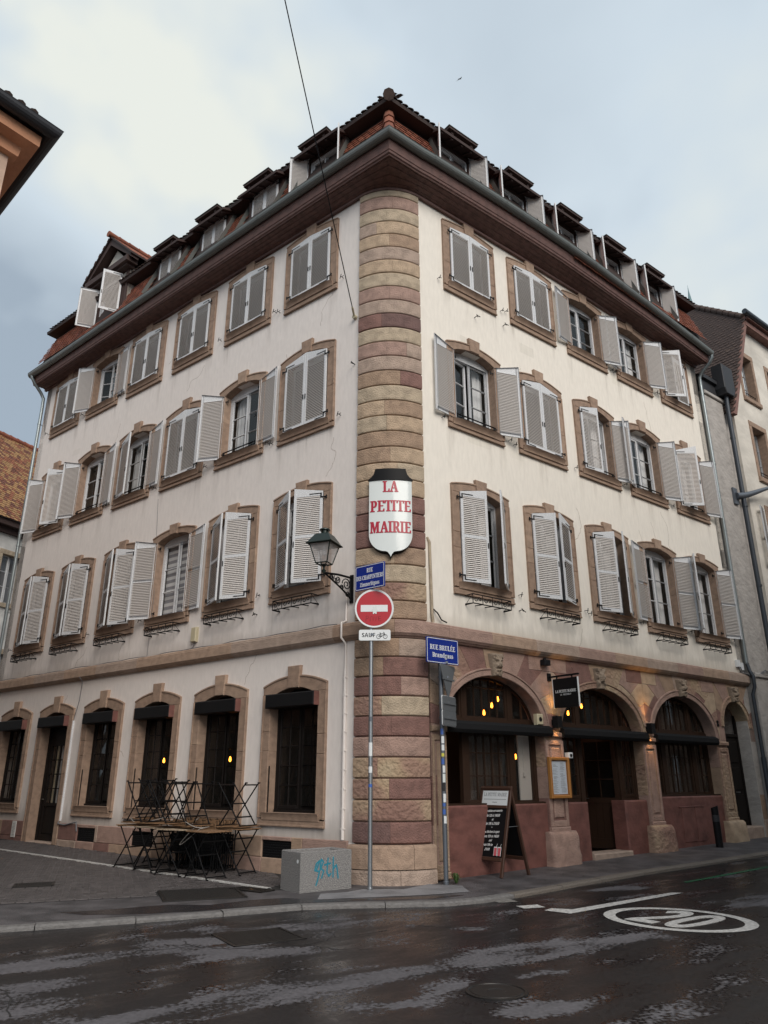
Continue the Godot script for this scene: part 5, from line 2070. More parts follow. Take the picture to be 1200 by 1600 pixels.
func mascaron(parent: Node3D, x: float, y0: float, kind: int) -> void:
	# carved keystone: a grotesque face between scrolls
	var nn := FastNoiseLite.new()
	nn.seed = 300 + kind
	nn.frequency = 3.0
	var rows := []
	var h := 4.04 - y0
	for r in 41:
		var v := r / 40.0
		var line := PackedVector3Array()
		for c in 31:
			var u := c / 15.0 - 1.0
			var w := lerpf(0.12, 0.19, v)
			var vv := v * 2.0 - 1.0
			var z := 0.07 + 0.05 * (1.0 - u * u)
			# face: brow, nose, cheeks, mouth, chin
			z += 0.06 * exp(-(u * u) * 3.0 - pow(vv - 0.05, 2) * 3.5)
			z += 0.05 * exp(-pow(u / 0.16, 2) - pow((vv - 0.02) / 0.26, 2))
			for s in [-1, 1]:
				z -= 0.045 * exp(-pow((u - 0.34 * s) / 0.15, 2) - pow((vv - 0.22) / 0.10, 2))
				z += 0.030 * exp(-pow((u - 0.34 * s) / 0.08, 2) - pow((vv - 0.22) / 0.06, 2))
				z += 0.035 * exp(-pow((u - 0.36 * s) / 0.2, 2) - pow((vv - 0.42) / 0.08, 2))
				z += 0.035 * exp(-pow((u - 0.42 * s) / 0.16, 2) - pow((vv + 0.08) / 0.14, 2))
				# scrolls at the head and at the foot
				var q := Vector2((u - 0.62 * s) * 0.9, vv - 0.74)
				z += 0.05 * exp(-pow(q.length() / 0.3, 2)) + 0.022 * sin(q.length() * 26.0 + q.angle() * s) * exp(-pow(q.length() / 0.34, 2))
				q = Vector2((u - 0.45 * s) * 0.9, vv + 0.72)
				z += 0.04 * exp(-pow(q.length() / 0.3, 2)) + 0.02 * sin(q.length() * 26.0 - q.angle() * s) * exp(-pow(q.length() / 0.34, 2))
			z -= 0.06 * exp(-pow(u / 0.34, 2) - pow((vv + 0.30 + 0.12 * u * u) / 0.06, 2))
			z += 0.035 * exp(-pow(u / 0.26, 2) - pow((vv + 0.46) / 0.09, 2))
			z += nn.get_noise_3d(u * 2.0, vv * 2.0, kind) * 0.02
			if kind == 1:   # the second one is a cartouche
				z = 0.09 + 0.07 * exp(-pow(u / 0.5, 4) - pow((vv - 0.1) / 0.45, 4)) + 0.03 * sin(atan2(vv, u) * 9.0) * smoothstep(0.5, 0.8, Vector2(u, vv * 0.8).length()) + nn.get_noise_3d(u * 2.0, vv * 2.0, 3) * 0.03
			z *= smoothstep(0.0, 0.14, 1.0 - absf(u)) * 0.6 + 0.4
			if c == 0 or c == 30 or r == 0 or r == 40:
				z = -0.03
			line.append(Vector3(x + u * w, y0 + h * v, z))
		rows.append(line)
	var b := MB.new()
	b.grid(rows)
	obj(parent, "carved_keystone", b.done(), M.stone_carved, XF("R", 0.0))


func glazed(parent: Node3D, wx: Transform3D, x0: float, x1: float, y0: float, y1: float, z: float, cols: int, rows: int, m: Material, f := 0.06, head = null) -> void:
	# a fixed timber light with small panes; head gives the height of a curved top at x
	var b := MB.new()
	var top := func(x: float) -> float: return minf(y1, head.call(x)) if head != null else y1
	b.box(Vector3(x0, y0, z - 0.03), Vector3(x1, y0 + f, z + 0.03))
	for x in [[x0, x0 + f], [x1 - f, x1]]:
		b.prism(PackedVector2Array([Vector2(x[0], y0 + f), Vector2(x[1], y0 + f), Vector2(x[1], top.call(x[1])), Vector2(x[0], top.call(x[0]))]), z - 0.03, z + 0.029)
	if not head != null:
		b.box(Vector3(x0 + f, y1 - f, z - 0.03), Vector3(x1 - f, y1, z + 0.028))
	else:
		for k in 8:
			var xa := lerpf(x0 + f, x1 - f, k / 8.0)
			var xb := lerpf(x0 + f, x1 - f, (k + 1) / 8.0)
			b.prism(PackedVector2Array([Vector2(xa, top.call(xa) - f), Vector2(xb, top.call(xb) - f), Vector2(xb, top.call(xb)), Vector2(xa, top.call(xa))]), z - 0.03, z + 0.028)
	for k in range(1, cols):
		var x := lerpf(x0 + f, x1 - f, float(k) / cols)
		b.box(Vector3(x - 0.011, y0 + f, z - 0.02), Vector3(x + 0.011, top.call(x) - f, z + 0.02))
	for k in range(1, rows):
		var y := lerpf(y0 + f, y1 - f, float(k) / rows)
		b.box(Vector3(x0 + f, y - 0.011, z - 0.018), Vector3(x1 - f, y + 0.011, z + 0.018))
	obj(parent, "glazing_frame", b.done(), m, wx)
	for i in cols:
		var xa := lerpf(x0 + f, x1 - f, float(i) / cols)
		var xb := lerpf(x0 + f, x1 - f, (i + 1.0) / cols)
		for j in rows:
			var ya := lerpf(y0 + f, y1 - f, float(j) / rows)
			var yb := lerpf(y0 + f, y1 - f, (j + 1.0) / rows)
			var ta: float = minf(yb, top.call(xa) - f * 0.5)
			var tb: float = minf(yb, top.call(xb) - f * 0.5)
			if maxf(ta, tb) < ya + 0.01:
				continue
			var g := MB.new()
			g.quad(Vector3(xa, ya, z), Vector3(xb, ya, z), Vector3(xb, maxf(tb, ya), z), Vector3(xa, maxf(ta, ya), z))
			obj(parent, "pane", g.done(), M.glass, wx)


func shopfront(front: Node3D, wx: Transform3D) -> void:
	var z := -0.30
	var wood: Material = M.wood_brown
	var arch_head := func(i: int, x: float) -> float:
		var a: Array = ARCHES[i]
		var hw: float = (a[1] - a[0]) * 0.5
		var u: float = clampf((x - (a[0] + a[1]) * 0.5) / hw, -1, 1)
		return a[2] + (a[3] - a[2]) * sqrt(maxf(0.0, 1.0 - u * u)) + 0.0
	# first arch: three lights above and below a transom
	var w1 := base(house, "window", wx)
	for q in [[0, 1.30, 4.08, [2.02, 3.34]], [1, 4.66, 7.58, [5.55, 6.98]], [2, 8.10, 10.92, [8.80, 10.16]]]:
		var i: int = q[0]
		var win := w1 if i == 0 else base(house, "window", wx)
		var head := func(x: float) -> float: return arch_head.call(i, x)
		var b := MB.new()
		b.box(Vector3(q[1] - 0.02, 2.60, z - 0.05), Vector3(q[2] + 0.02, 2.76, z + 0.05))
		for x in q[3]:
			b.box(Vector3(x - 0.06, 2.76, z - 0.045), Vector3(x + 0.06, head.call(x) + 0.02, z + 0.045))
			b.box(Vector3(x - 0.07, 0.0 if i == 1 else 1.1, z - 0.045), Vector3(x + 0.07, 2.60, z + 0.045))
		b.box(Vector3(q[1] - 0.02, 1.1, z - 0.04), Vector3(q[1] + 0.09, 2.6, z + 0.04))
		b.box(Vector3(q[2] - 0.09, 1.1, z - 0.04), Vector3(q[2] + 0.02, 2.6, z + 0.04))
		obj(win, "window_frame", b.done(), wood, wx)
		glazed(win, wx, q[1], q[3][0] - 0.06, 2.76, 4.0, z, 2, 2, wood, 0.05, head)
		glazed(win, wx, q[3][0] + 0.06, q[3][1] - 0.06, 2.76, 4.0, z, 5, 2, wood, 0.05, head)
		glazed(win, wx, q[3][1] + 0.06, q[2], 2.76, 4.0, z, 2, 2, wood, 0.05, head)
		var sill := MB.new()
		if i != 1:
			sill.box(Vector3(q[1], 1.12 + (0.07 if i == 2 else 0.0), z - 0.08), Vector3(q[2], 1.20 + (0.07 if i == 2 else 0.0), -0.08))
			obj(win, "sill", sill.done(), wood, wx)
		var y0 := 1.2 if i != 2 else 1.27
		if i == 0:
			glazed(win, wx, 2.09, 3.27, y0, 2.60, z, 5, 3, wood, 0.06)
			var pb := MB.new()   # white board in the right-hand light
			pb.box(Vector3(3.62, y0 + 0.02, z - 0.06), Vector3(3.98, 2.5, z - 0.03))
			pb.box(Vector3(3.74, 1.75, z - 0.03), Vector3(3.755, 2.4, z - 0.02))
			pb.box(Vector3(3.72, 1.68, z - 0.03), Vector3(3.78, 1.76, z + 0.0))
			obj(win, "inner_panel", pb.done(), M.panel_white, wx)
			glazed(win, wx, 3.42, 3.99, y0, 2.60, z, 1, 1, wood, 0.03)
			curtain(win, wx, 2.1, 3.25, y0, 2.6, z - 0.16, M.curtain_brown)
		elif i == 2:
			glazed(win, wx, 8.19, 8.72, y0, 2.60, z, 2, 3, wood, 0.05)
			glazed(win, wx, 8.88, 10.08, y0, 2.60, z, 5, 3, wood, 0.06)
			glazed(win, wx, 10.24, 10.83, y0, 2.60, z, 2, 3, wood, 0.05)
			curtain(win, wx, 8.2, 10.8, y0, 2.6, z - 0.16, M.curtain_brown)
			curtain(win, wx, 8.4, 10.7, 2.8, 3.5, z - 0.16, M.curtain_brown)
		else:
			glazed(win, wx, 4.75, 5.47, 1.25, 2.60, z, 3, 3, wood, 0.06)
			glazed(win, wx, 7.06, 7.49, 1.25, 2.60, z, 2, 3, wood, 0.06)
			var pb := MB.new()
			pb.bev(Vector3(4.68, 0.1, z - 0.03), Vector3(5.48, 1.25, z + 0.02), 0.01)
			pb.bev(Vector3(7.05, 0.1, z - 0.03), Vector3(7.56, 1.25, z + 0.02), 0.01)
			obj(win, "wood_panel", pb.done(), wood, wx)
		# black awning case across the arch
		var ab := MB.new()
		var x0: float = [1.28, 4.58, 8.06][i]
		var x1: float = [4.22, 7.70, 10.84][i]
		var prof := PackedVector2Array([Vector2(-0.16, 2.47), Vector2(0.10, 2.46), Vector2(0.14, 2.52), Vector2(0.13, 2.62), Vector2(0.04, 2.68), Vector2(-0.16, 2.69)])
		var pts := []
		for p in prof:
			pts.append(Vector3(0, p.y, p.x))
		for k in pts.size():
			var a: Vector3 = pts[k]
			var c: Vector3 = pts[(k + 1) % pts.size()]
			ab.quad(Vector3(x0, c.y, c.z), Vector3(x1, c.y, c.z), Vector3(x1, a.y, a.z), Vector3(x0, a.y, a.z))
		for k in range(1, pts.size() - 1):
			for x in [x0, x1]:
				ab.tri(Vector3(x, pts[0].y, pts[0].z), Vector3(x, pts[k].y, pts[k].z), Vector3(x, pts[k + 1].y, pts[k + 1].z))
		obj(house, "awning_case", ab.done(), M.black_cloth, wx)
	# restaurant door: one leaf swung in
	var door := base(house, "door", wx)
	var hx := wx * Transform3D(Basis(Vector3.UP, deg_to_rad(-82)), Vector3(6.90, 0.16, z)) * Transform3D(Basis(Vector3.UP, PI), Vector3.ZERO)
	var db := MB.new()
	db.box(Vector3(0, 0, -0.025), Vector3(0.10, 2.42, 0.025))
	db.box(Vector3(0.80, 0, -0.025), Vector3(0.90, 2.42, 0.025))
	for y in [[0.0, 0.2], [0.95, 1.07], [2.3, 2.42]]:
		db.box(Vector3(0.10, y[0], -0.024), Vector3(0.80, y[1], 0.024))
	for k in 4:
		db.box(Vector3(0.10 + k * 0.175 + 0.003, 0.2, -0.015), Vector3(0.10 + (k + 1) * 0.175 - 0.003, 0.95, 0.015))
	db.box(Vector3(0.44, 1.07, -0.015), Vector3(0.46, 2.3, 0.015))
	for k in 2:
		db.box(Vector3(0.10, 1.46 + k * 0.42, -0.014), Vector3(0.80, 1.48 + k * 0.42, 0.014))
	obj(door, "leaf", db.done(), M.wood_brown, hx)
	var gb := MB.new()
	gb.quad(Vector3(0.10, 1.07, 0), Vector3(0.80, 1.07, 0), Vector3(0.80, 2.3, 0), Vector3(0.10, 2.3, 0))
	obj(door, "pane", gb.done(), M.glass, hx)
	var kb := MB.new()
	kb.tube(PackedVector3Array([Vector3(0.85, 1.05, 0.025), Vector3(0.85, 1.05, 0.07), Vector3(0.74, 1.05, 0.075)]), 0.010, 6)
	kb.tube(PackedVector3Array([Vector3(0.85, 1.05, -0.025), Vector3(0.85, 1.05, -0.07), Vector3(0.74, 1.05, -0.075)]), 0.010, 6)
	obj(door, "handle", kb.done(), M.steel, hx)
	var sb := MB.new()
	sb.bev(Vector3(5.40, -0.1, -0.42), Vector3(6.76, 0.16, 0.02), 0.02)
	obj(house, "door_step", sb.done(), M.stone_mauve, wx)
	# house door at the far end
	var hd := base(house, "door", wx)
	var b2 := MB.new()
	var dz := -0.36
	b2.box(Vector3(11.45, 0.46, dz - 0.04), Vector3(11.55, 3.7, dz + 0.03))
	b2.box(Vector3(12.68, 0.46, dz - 0.04), Vector3(12.78, 3.7, dz + 0.03))
	b2.box(Vector3(11.55, 2.74, dz - 0.04), Vector3(12.68, 2.82, dz + 0.05))
	b2.box(Vector3(11.55, 0.46, dz - 0.04), Vector3(12.68, 2.74, dz))
	for q in [[0.6, 1.25], [1.35, 1.95], [2.05, 2.62]]:
		for x in [[11.64, 12.06], [12.17, 12.59]]:
			b2.bev(Vector3(x[0], q[0], dz - 0.01), Vector3(x[1], q[1], dz + 0.022), 0.02)
	b2.box(Vector3(12.10, 0.46, dz - 0.01), Vector3(12.13, 2.74, dz + 0.02))
	obj(hd, "leaf", b2.done(), M.wood_black, wx)
	var fan := MB.new()
	fan.quad(Vector3(11.55, 2.82, dz - 0.01), Vector3(12.68, 2.82, dz - 0.01), Vector3(12.68, 3.66, dz - 0.01), Vector3(11.55, 3.66, dz - 0.01))
	obj(hd, "pane", fan.done(), M.glass, wx)
	var hb := MB.new()
	hb.bar(Vector3(12.2, 1.3, dz + 0.02), Vector3(12.2, 1.3, dz + 0.07), 0.012)
	hb.bar(Vector3(12.2, 1.3, dz + 0.07), Vector3(12.32, 1.3, dz + 0.07), 0.012)
	obj(hd, "handle", hb.done(), M.steel, wx)
	var st2 := MB.new()
	st2.bev(Vector3(11.43, 0.0, -0.42), Vector3(12.80, 0.46, -0.02), 0.03)
	obj(house, "door_step", st2.done(), M.stone_mauve, wx)


# ---------------------------------------------------------------- ground floor, left front

func build_ground_floor_left() -> void:
	var holes := []
	for i in LCOL.size():
		var r: Array = ROWS["door"] if i == 4 else ROWS["0"]
		holes.append([LCOL[i] - HO + 0.03, LCOL[i] + HO - 0.03, r[0] + (0.03 if i != 4 else -0.3), r[4] - 0.03])
	wall_panel("L", PILLAR_T - 0.02, L_END, -0.2, 4.15, holes, M.plaster_left)
	var wx0 := XF("L", 0.0)
	# sandstone plinth in two courses, with cellar vents
	var plinth := base(house, "plinth", wx0)
	var vents := [2.75, 7.05, 9.35]
	for row in 2:
		var y0: float = [-0.2, 0.24][row]
		var y1: float = [0.237, 0.61][row]
		var s := 0.97
		while s < L_END - 0.05:
			var e: float = minf(L_END, s + rng.randf_range(0.85, 1.5))
			if L_END - e < 0.5:
				e = L_END
			for v in vents:
				if s < v - 0.42 and e > v - 0.42:
					e = v - 0.40
				elif s >= v - 0.41 and s < v + 0.40:
					e = v + 0.40
			var d0: float = LCOL[4] - HO - 0.02
			var d1: float = LCOL[4] + HO + 0.02
			if s < d0 and e > d0:
				e = d0
			elif s >= d0 - 0.001 and s < d1:
				s = d1
				continue
			var is_vent := false
			for v in vents:
				if absf(s - (v - 0.40)) < 0.005 and absf(e - (v + 0.40)) < 0.005:
					is_vent = true
			if is_vent and row == 1:
				var fb := MB.new()
				fb.box(Vector3(-e + 0.003, y0 + 0.0, 0.002), Vector3(-s - 0.003, y1 - 0.07, 0.012))
				for k in 6:
					fb.box(Vector3(-e + 0.03, y0 + 0.02 + k * 0.045, 0.012), Vector3(-s - 0.03, y0 + 0.045 + k * 0.045, 0.022))
				obj(plinth, "cellar_vent", fb.done(), M.black_metal, wx0)
				var lb := MB.new()
				lb.bev(Vector3(-e + 0.002, y1 - 0.07, -0.1), Vector3(-s - 0.002, y1, 0.05), 0.01)
				obj(plinth, "stone", lb.done(), M.stone_pink, wx0)
			else:
				var b := MB.new()
				b.bev(Vector3(-e + 0.002, y0, -0.1), Vector3(-s - 0.002, y1, (0.05 if row == 1 else 0.055) + rng.randf_range(-0.006, 0.006)), 0.012)
				obj(plinth, "stone", b.done(), [M.stone_pink, M.stone_mauve, M.stone_red, M.stone_brown, M.stone_trim_light][rng.randi() % 5], wx0)
			s = e
	for i in LCOL.size():
		var wx := XF("L", LCOL[i])
		if i == 4:
			side_door(wx)
			continue
		var win := base(house, "window", wx)
		surround(win, "0", wx)
		var r: Array = ROWS["0"]
		var b := MB.new()
		b.box(Vector3(-HW, r[1], -0.26), Vector3(-HW + 0.05, 3.3, -0.18))
		b.box(Vector3(HW - 0.05, r[1], -0.26), Vector3(HW, 3.3, -0.18))
		b.box(Vector3(-HW + 0.05, r[1], -0.26), Vector3(HW - 0.05, r[1] + 0.05, -0.12))
		b.box(Vector3(-HW, 2.98, -0.26), Vector3(HW, 3.4, -0.2))
		obj(win, "window_frame", b.done(), M.wood_black, wx)
		casement(win, wx, -HW + 0.05, r[1] + 0.05, -0.235, HW - 0.05, 1.95, 4, -1, 0.0, M.wood_black, 2)
		casement(win, wx, HW - 0.05, r[1] + 0.05, -0.235, HW - 0.05, 1.95, 4, 1, 0.0, M.wood_black, 2)
		awning_box(wx)
		if i == 2 or i == 5:
			curtain(win, wx, -HW, -0.2, r[1] + 0.1, 3.0, -0.42, M.curtain_brown)
			curtain(win, wx, 0.2, HW, r[1] + 0.1, 3.0, -0.42, M.curtain_brown)
		var db := MB.new()   # iron guide for the shutter, standing at the left jamb
		db.bar(Vector3(-HW + 0.03, r[1] - 0.02, 0.02), Vector3(-HW + 0.03, r[1] + 0.85, 0.02), 0.012, 5)
		obj(win, "iron_guide", db.done(), M.iron, wx)


func awning_box(wx: Transform3D) -> void:
	var b := MB.new()
	b.bev(Vector3(-0.68, 2.97, -0.10), Vector3(0.68, 3.24, 0.19), 0.02)
	obj(house, "awning_case", b.done(), M.black_metal, wx)
	var p := MB.new()
	p.bev(Vector3(0.682, 2.975, -0.09), Vector3(0.692, 3.235, 0.182), 0.002)
	obj(house, "awning_end_cap", p.done(), M.red_paint, wx)


func side_door(wx: Transform3D) -> void:
	var d := base(house, "door", wx)
	surround(d, "door", wx)
	awning_box(wx)
	var b := MB.new()
	var z := -0.24
	b.box(Vector3(-HW, 0.12, z - 0.05), Vector3(-HW + 0.09, 3.3, z + 0.04))
	b.box(Vector3(HW - 0.09, 0.12, z - 0.05), Vector3(HW, 3.3, z + 0.04))
	b.box(Vector3(-HW + 0.09, 2.6, z - 0.04), Vector3(HW - 0.09, 3.3, z + 0.02))
	obj(d, "door_frame", b.done(), M.wood_black, wx)
	var l := MB.new()
	var w := HW - 0.09
	l.box(Vector3(-w, 0.14, z - 0.03), Vector3(w, 0.30, z + 0.02))
	l.box(Vector3(-w, 0.98, z - 0.03), Vector3(w, 1.06, z + 0.025))
	l.box(Vector3(-w, 2.50, z - 0.03), Vector3(w, 2.6, z + 0.02))
	l.box(Vector3(-w, 0.30, z - 0.03), Vector3(-w + 0.12, 2.5, z + 0.021))
	l.box(Vector3(w - 0.12, 0.30, z - 0.03), Vector3(w, 2.5, z + 0.021))
	l.bev(Vector3(-w + 0.12, 0.30, z - 0.03), Vector3(w - 0.12, 0.98, z + 0.0), 0.015)
	for k in 3:
		var y := 1.06 + (k + 1) * 0.36
		l.box(Vector3(-w + 0.12, y - 0.014, z - 0.02), Vector3(w - 0.12, y + 0.014, z + 0.015))
	for k in 3:
		var x := lerpf(-w + 0.12, w - 0.12, (k + 1) / 4.0)
		l.box(Vector3(x - 0.012, 1.06, z - 0.018), Vector3(x + 0.012, 2.5, z + 0.013))
	obj(d, "leaf", l.done(), M.wood_black, wx)
	for i in 4:
		for j in 4:
			var g := MB.new()
			var x0 := lerpf(-w + 0.12, w - 0.12, i / 4.0)
			var x1 := lerpf(-w + 0.12, w - 0.12, (i + 1) / 4.0)
			g.quad(Vector3(x0, 1.06 + j * 0.36, z - 0.005), Vector3(x1, 1.06 + j * 0.36, z - 0.005), Vector3(x1, 1.42 + j * 0.36, z - 0.005), Vector3(x0, 1.42 + j * 0.36, z - 0.005))
			obj(d, "pane", g.done(), M.glass, wx)
	for k in 4:   # striped curtain behind the panes
		var c := MB.new()
		var x := lerpf(-w + 0.14, w - 0.14, (k + 0.3) / 4.0)
		c.quad(Vector3(x, 1.06, z - 0.10), Vector3(x + 0.10, 1.06, z - 0.10), Vector3(x + 0.10, 2.5, z - 0.10), Vector3(x, 2.5, z - 0.10))
		obj(d, "curtain", c.done(), M.curtain_white if k % 2 else M.beige_plastic, wx)
	var h := MB.new()
	h.tube(PackedVector3Array([Vector3(-w + 0.06, 1.15, z + 0.02), Vector3(-w + 0.06, 1.15, z + 0.07), Vector3(-w + 0.16, 1.15, z + 0.075)]), 0.010, 6)
	obj(d, "handle", h.done(), M.steel, wx)
	var s := MB.new()
	s.bev(Vector3(-HO + 0.04, -0.1, -0.38), Vector3(HO - 0.04, 0.14, 0.03), 0.02)
	obj(house, "door_step", s.done(), M.stone_mauve, wx)


# ---------------------------------------------------------------- neighbouring buildings

func plain_window(parent: Node3D, wx: Transform3D, w: float, h: float, deep: float, trim: Material, bars := 2) -> void:
	# a window with a stone surround set in the wall face (z = 0), standing on y = 0
	var win := base(parent, "window", wx)
	var t := MB.new()
	var k := 0.16
	t.bev(Vector3(-w - k, -0.02, -deep), Vector3(-w, h, 0.03), 0.01)
	t.bev(Vector3(w, -0.02, -deep), Vector3(w + k, h, 0.03), 0.01)
	t.bev(Vector3(-w - k, h, -deep), Vector3(w + k, h + 0.2, 0.032), 0.01)
	obj(win, "surround", t.done(), trim, wx)
	var s := MB.new()
	s.bev(Vector3(-w - k, -0.20, -deep), Vector3(w + k, -0.02, 0.08), 0.02)
	obj(win, "sill", s.done(), trim, wx)
	casement(win, wx, -w, 0.0, -deep + 0.03, w, h, bars, -1, 0.0, M.white_paint)
	casement(win, wx, w, 0.0, -deep + 0.03, w, h, bars, 1, 0.0, M.white_paint)
	var b := MB.new()
	b.quad(Vector3(-w, 0, -deep - 0.25), Vector3(w, 0, -deep - 0.25), Vector3(w, h, -deep - 0.25), Vector3(-w, h, -deep - 0.25))
	obj(win, "curtain", b.done(), M.curtain_grey, wx)


func holed(b: MB, x0: float, x1: float, y0: float, y1: float, z: float, holes: Array) -> void:
	var xs := [x0, x1]
	var ys := [y0, y1]
	for h in holes:
		xs.append_array([h[0], h[1]])
		ys.append_array([h[2], h[3]])
	xs.sort()
	ys.sort()
	for i in xs.size() - 1:
		for j in ys.size() - 1:
			var cx: float = (xs[i] + xs[i + 1]) * 0.5
			var cy: float = (ys[j] + ys[j + 1]) * 0.5
			var open := false
			for h in holes:
				if cx > h[0] and cx < h[1] and cy > h[2] and cy < h[3]:
					open = true
			if not open and xs[i + 1] - xs[i] > 1e-4 and ys[j + 1] - ys[j] > 1e-4:
				b.quad(Vector3(xs[i], ys[j], z), Vector3(xs[i + 1], ys[j], z), Vector3(xs[i + 1], ys[j + 1], z), Vector3(xs[i], ys[j + 1], z))


func build_neighbours() -> void:
	# right: a cream house with a steep brown side roof, and the grey pier between it and the corner house
	var wx := XF("R", 0.0)
	var n := thing("neighbour_house", "cream house on the right with steep brown tiled side roof above the gutter", "house", XF("R", 14.3))
	var f := 0.2
	var wins := []
	for s in [16.46, 18.6, 20.9, 23.2]:
		for y in [[14.42, 1.75], [11.32, 1.9], [8.1, 1.95], [4.9, 2.0]]:
			wins.append([s, y[0], y[1]])
	var holes := []
	for w in wins:
		holes.append([w[0] - 0.58, w[0] + 0.58, w[1] - 0.1, w[1] + w[2] + 0.1])
	holes.append([15.4, 16.6, 0.3, 3.1])
	holes.append([18.2, 20.2, 0.9, 3.1])
	var b := MB.new()
	b.t = wx
	holed(b, 14.85, 26.0, -0.3, 14.2, f, holes.filter(func(h): return h[3] < 14.2))
	var vs := func(y: float) -> float: return maxf(14.85, 14.39 + (y - 13.2) * 0.476)
	var strip := func(x1: float, y0: float, y1: float, k: int) -> void:
		for j in k:
			var ya := lerpf(y0, y1, float(j) / k)
			var yb := lerpf(y0, y1, (j + 1.0) / k)
			b.quad(Vector3(vs.call(ya), ya, f), Vector3(x1, ya, f), Vector3(x1, yb, f), Vector3(vs.call(yb), yb, f))
	strip.call(17.04, 14.2, 14.32, 1)
	strip.call(15.88, 14.32, 16.27, 3)
	strip.call(17.04, 16.27, 17.75, 3)
	holed(b, 17.04, 26.0, 14.2, 17.75, f, holes.filter(func(h): return h[2] > 14.25 and h[0] > 17.0))
	b.quad(Vector3(14.85, -0.3, f), Vector3(14.85, 14.3, f), Vector3(14.85, 14.3, -9), Vector3(14.85, -0.3, -9))
	b.quad(Vector3(26, -0.3, f), Vector3(26, -0.3, -9), Vector3(26, 17.75, -9), Vector3(26, 17.75, f))
	obj(n, "wall", b.done(), M.plaster_cream)
	for w in wins:
		plain_window(n, XF("R", w[0], w[1], f), 0.46, w[2], 0.34, M.stone_trim)
	var db := MB.new()
	db.t = wx
	db.box(Vector3(15.4, -0.2, f - 0.3), Vector3(16.6, 3.1, f - 0.2))
	db.bev(Vector3(15.55, 0.4, f - 0.2), Vector3(16.45, 1.3, f - 0.17), 0.02)
	db.bev(Vector3(15.55, 1.5, f - 0.2), Vector3(16.45, 2.9, f - 0.17), 0.02)
	db.box(Vector3(18.2, 0.8, f - 0.3), Vector3(20.2, 3.1, f - 0.25))
	obj(n, "door", db.done(), M.wood_black)
	for q in [[15.68, 8.1], [17.95, 8.1], [17.9, 11.32], [19.15, 11.32]]:
		shutter(n, XF("R", q[0], q[1], f), -1 if q[0] != 19.15 else 1, 165.0, 0.55, 1.95, 1.95, true, 0.0, 0.0, 0.05)
	var rails := MB.new()
	rails.t = wx
	for w in wins:
		if w[0] < 19.0 and w[1] > 11.0:
			rails.bar(Vector3(w[0] - 0.46, w[1] + 0.22, f - 0.05), Vector3(w[0] + 0.46, w[1] + 0.22, f - 0.05), 0.014)
			rails.bar(Vector3(w[0] - 0.46, w[1] + 0.12, f - 0.05), Vector3(w[0] + 0.46, w[1] + 0.12, f - 0.05), 0.009)
			for k in 6:
				var x: float = w[0] - 0.4 + k * 0.16
				rails.bar(Vector3(x, w[1] + 0.02, f - 0.05), Vector3(x, w[1] + 0.22, f - 0.05), 0.006, 4)
	obj(n, "guard_rail", rails.done(), M.iron)
	# roof: steep tiled flank and the front slope
	var v := Vector3(0.43, 0.903, 0.0).normalized()   # up the flank, in wall axes
	var p0 := Vector3(14.35, 13.2, f + 0.22)
	var tb := MB.new()
	tb.t = wx
	var u := Vector3(0, 0, 1)
	var skip := func(x: float, y: float) -> bool:
		# x runs from the back to the front; above the gutter the hip cuts the corner off
		var yy := 13.2 + y * 0.903
		var zz := f + 0.22 - 9.0 + x
		return yy > 17.75 and zz > f - (yy - 17.75) * 0.95
	tile_field(tb, p0 - u * 9.0, u, v, 9.0, 8.6, 0.18, 0.16, brown_hue, skip)
	obj(n, "roof_tiles", tb.done(), M.tile_brown, null, "stuff")
	var rb := MB.new()
	rb.t = wx
	var hipb := Vector3(16.52, 17.8, f + 0.2)
	var hipt := Vector3(18.0, 20.9, f - 3.0)
	var q0 := p0 - u * 9.0
	rb.quad(q0, p0, hipb, hipb - u * 9.2)
	rb.quad(hipb - u * 9.2, hipb, hipt, hipt - u * 6.0)
	rb.quad(hipb + Vector3(0, 0, 0.2), Vector3(26, 17.8, f + 0.4), Vector3(26, 20.9, f - 3.0), hipt)
	obj(n, "boarding", rb.done(), M.roof_board)
	var hb := MB.new()
	hb.t = wx
	ridge_tiles(hb, hipb + Vector3(0.02, 0.06, 0.0), hipt, 0.11, 0.36, brown_hue)
	obj(n, "hip_tiles", hb.done(), M.tile_brown, null, "stuff")
	var vb := MB.new()   # verge board and cornice
	vb.t = wx
	vb.prism(PackedVector2Array([Vector2(14.30, 13.10), Vector2(14.54, 13.10), Vector2(16.80, 17.85), Vector2(16.57, 17.85)]), f + 0.002, f + 0.26, 0.01)
	vb.box(Vector3(16.5, 17.45, f), Vector3(26, 17.70, f + 0.28))
	vb.box(Vector3(16.5, 17.68, f), Vector3(26, 17.76, f + 0.40))
	obj(n, "cornice_board", vb.done(), M.stone_red)
	var gt := MB.new()
	gt.t = wx
	gt.tube(PackedVector3Array([Vector3(16.2, 17.83, f + 0.44), Vector3(26, 17.83, f + 0.44)]), 0.1, 10)
	obj(n, "gutter", gt.done(), M.pipe_dark)
	# the grey party pier with its lead capping and rain head
	var pier := thing("party_pier", "grey rendered pier between the corner house and the cream house on its right", "pier", XF("R", 13.7))
	var pb := MB.new()
	pb.t = wx
	pb.bev(Vector3(13.1, -0.3, -1.0), Vector3(14.30, 4.4, 0.26), 0.03)
	pb.bev(Vector3(13.1, 4.4, -1.0), Vector3(14.26, 13.55, 0.16), 0.03)
	pb.bev(Vector3(14.26, 4.0, -1.0), Vector3(14.86, 14.0, 0.05), 0.02)
	obj(pier, "shaft", pb.done(), M.plaster_grey)
	var cb := MB.new()
	cb.t = wx
	cb.bev(Vector3(13.07, 13.55, -1.0), Vector3(14.34, 13.68, 0.22), 0.02)
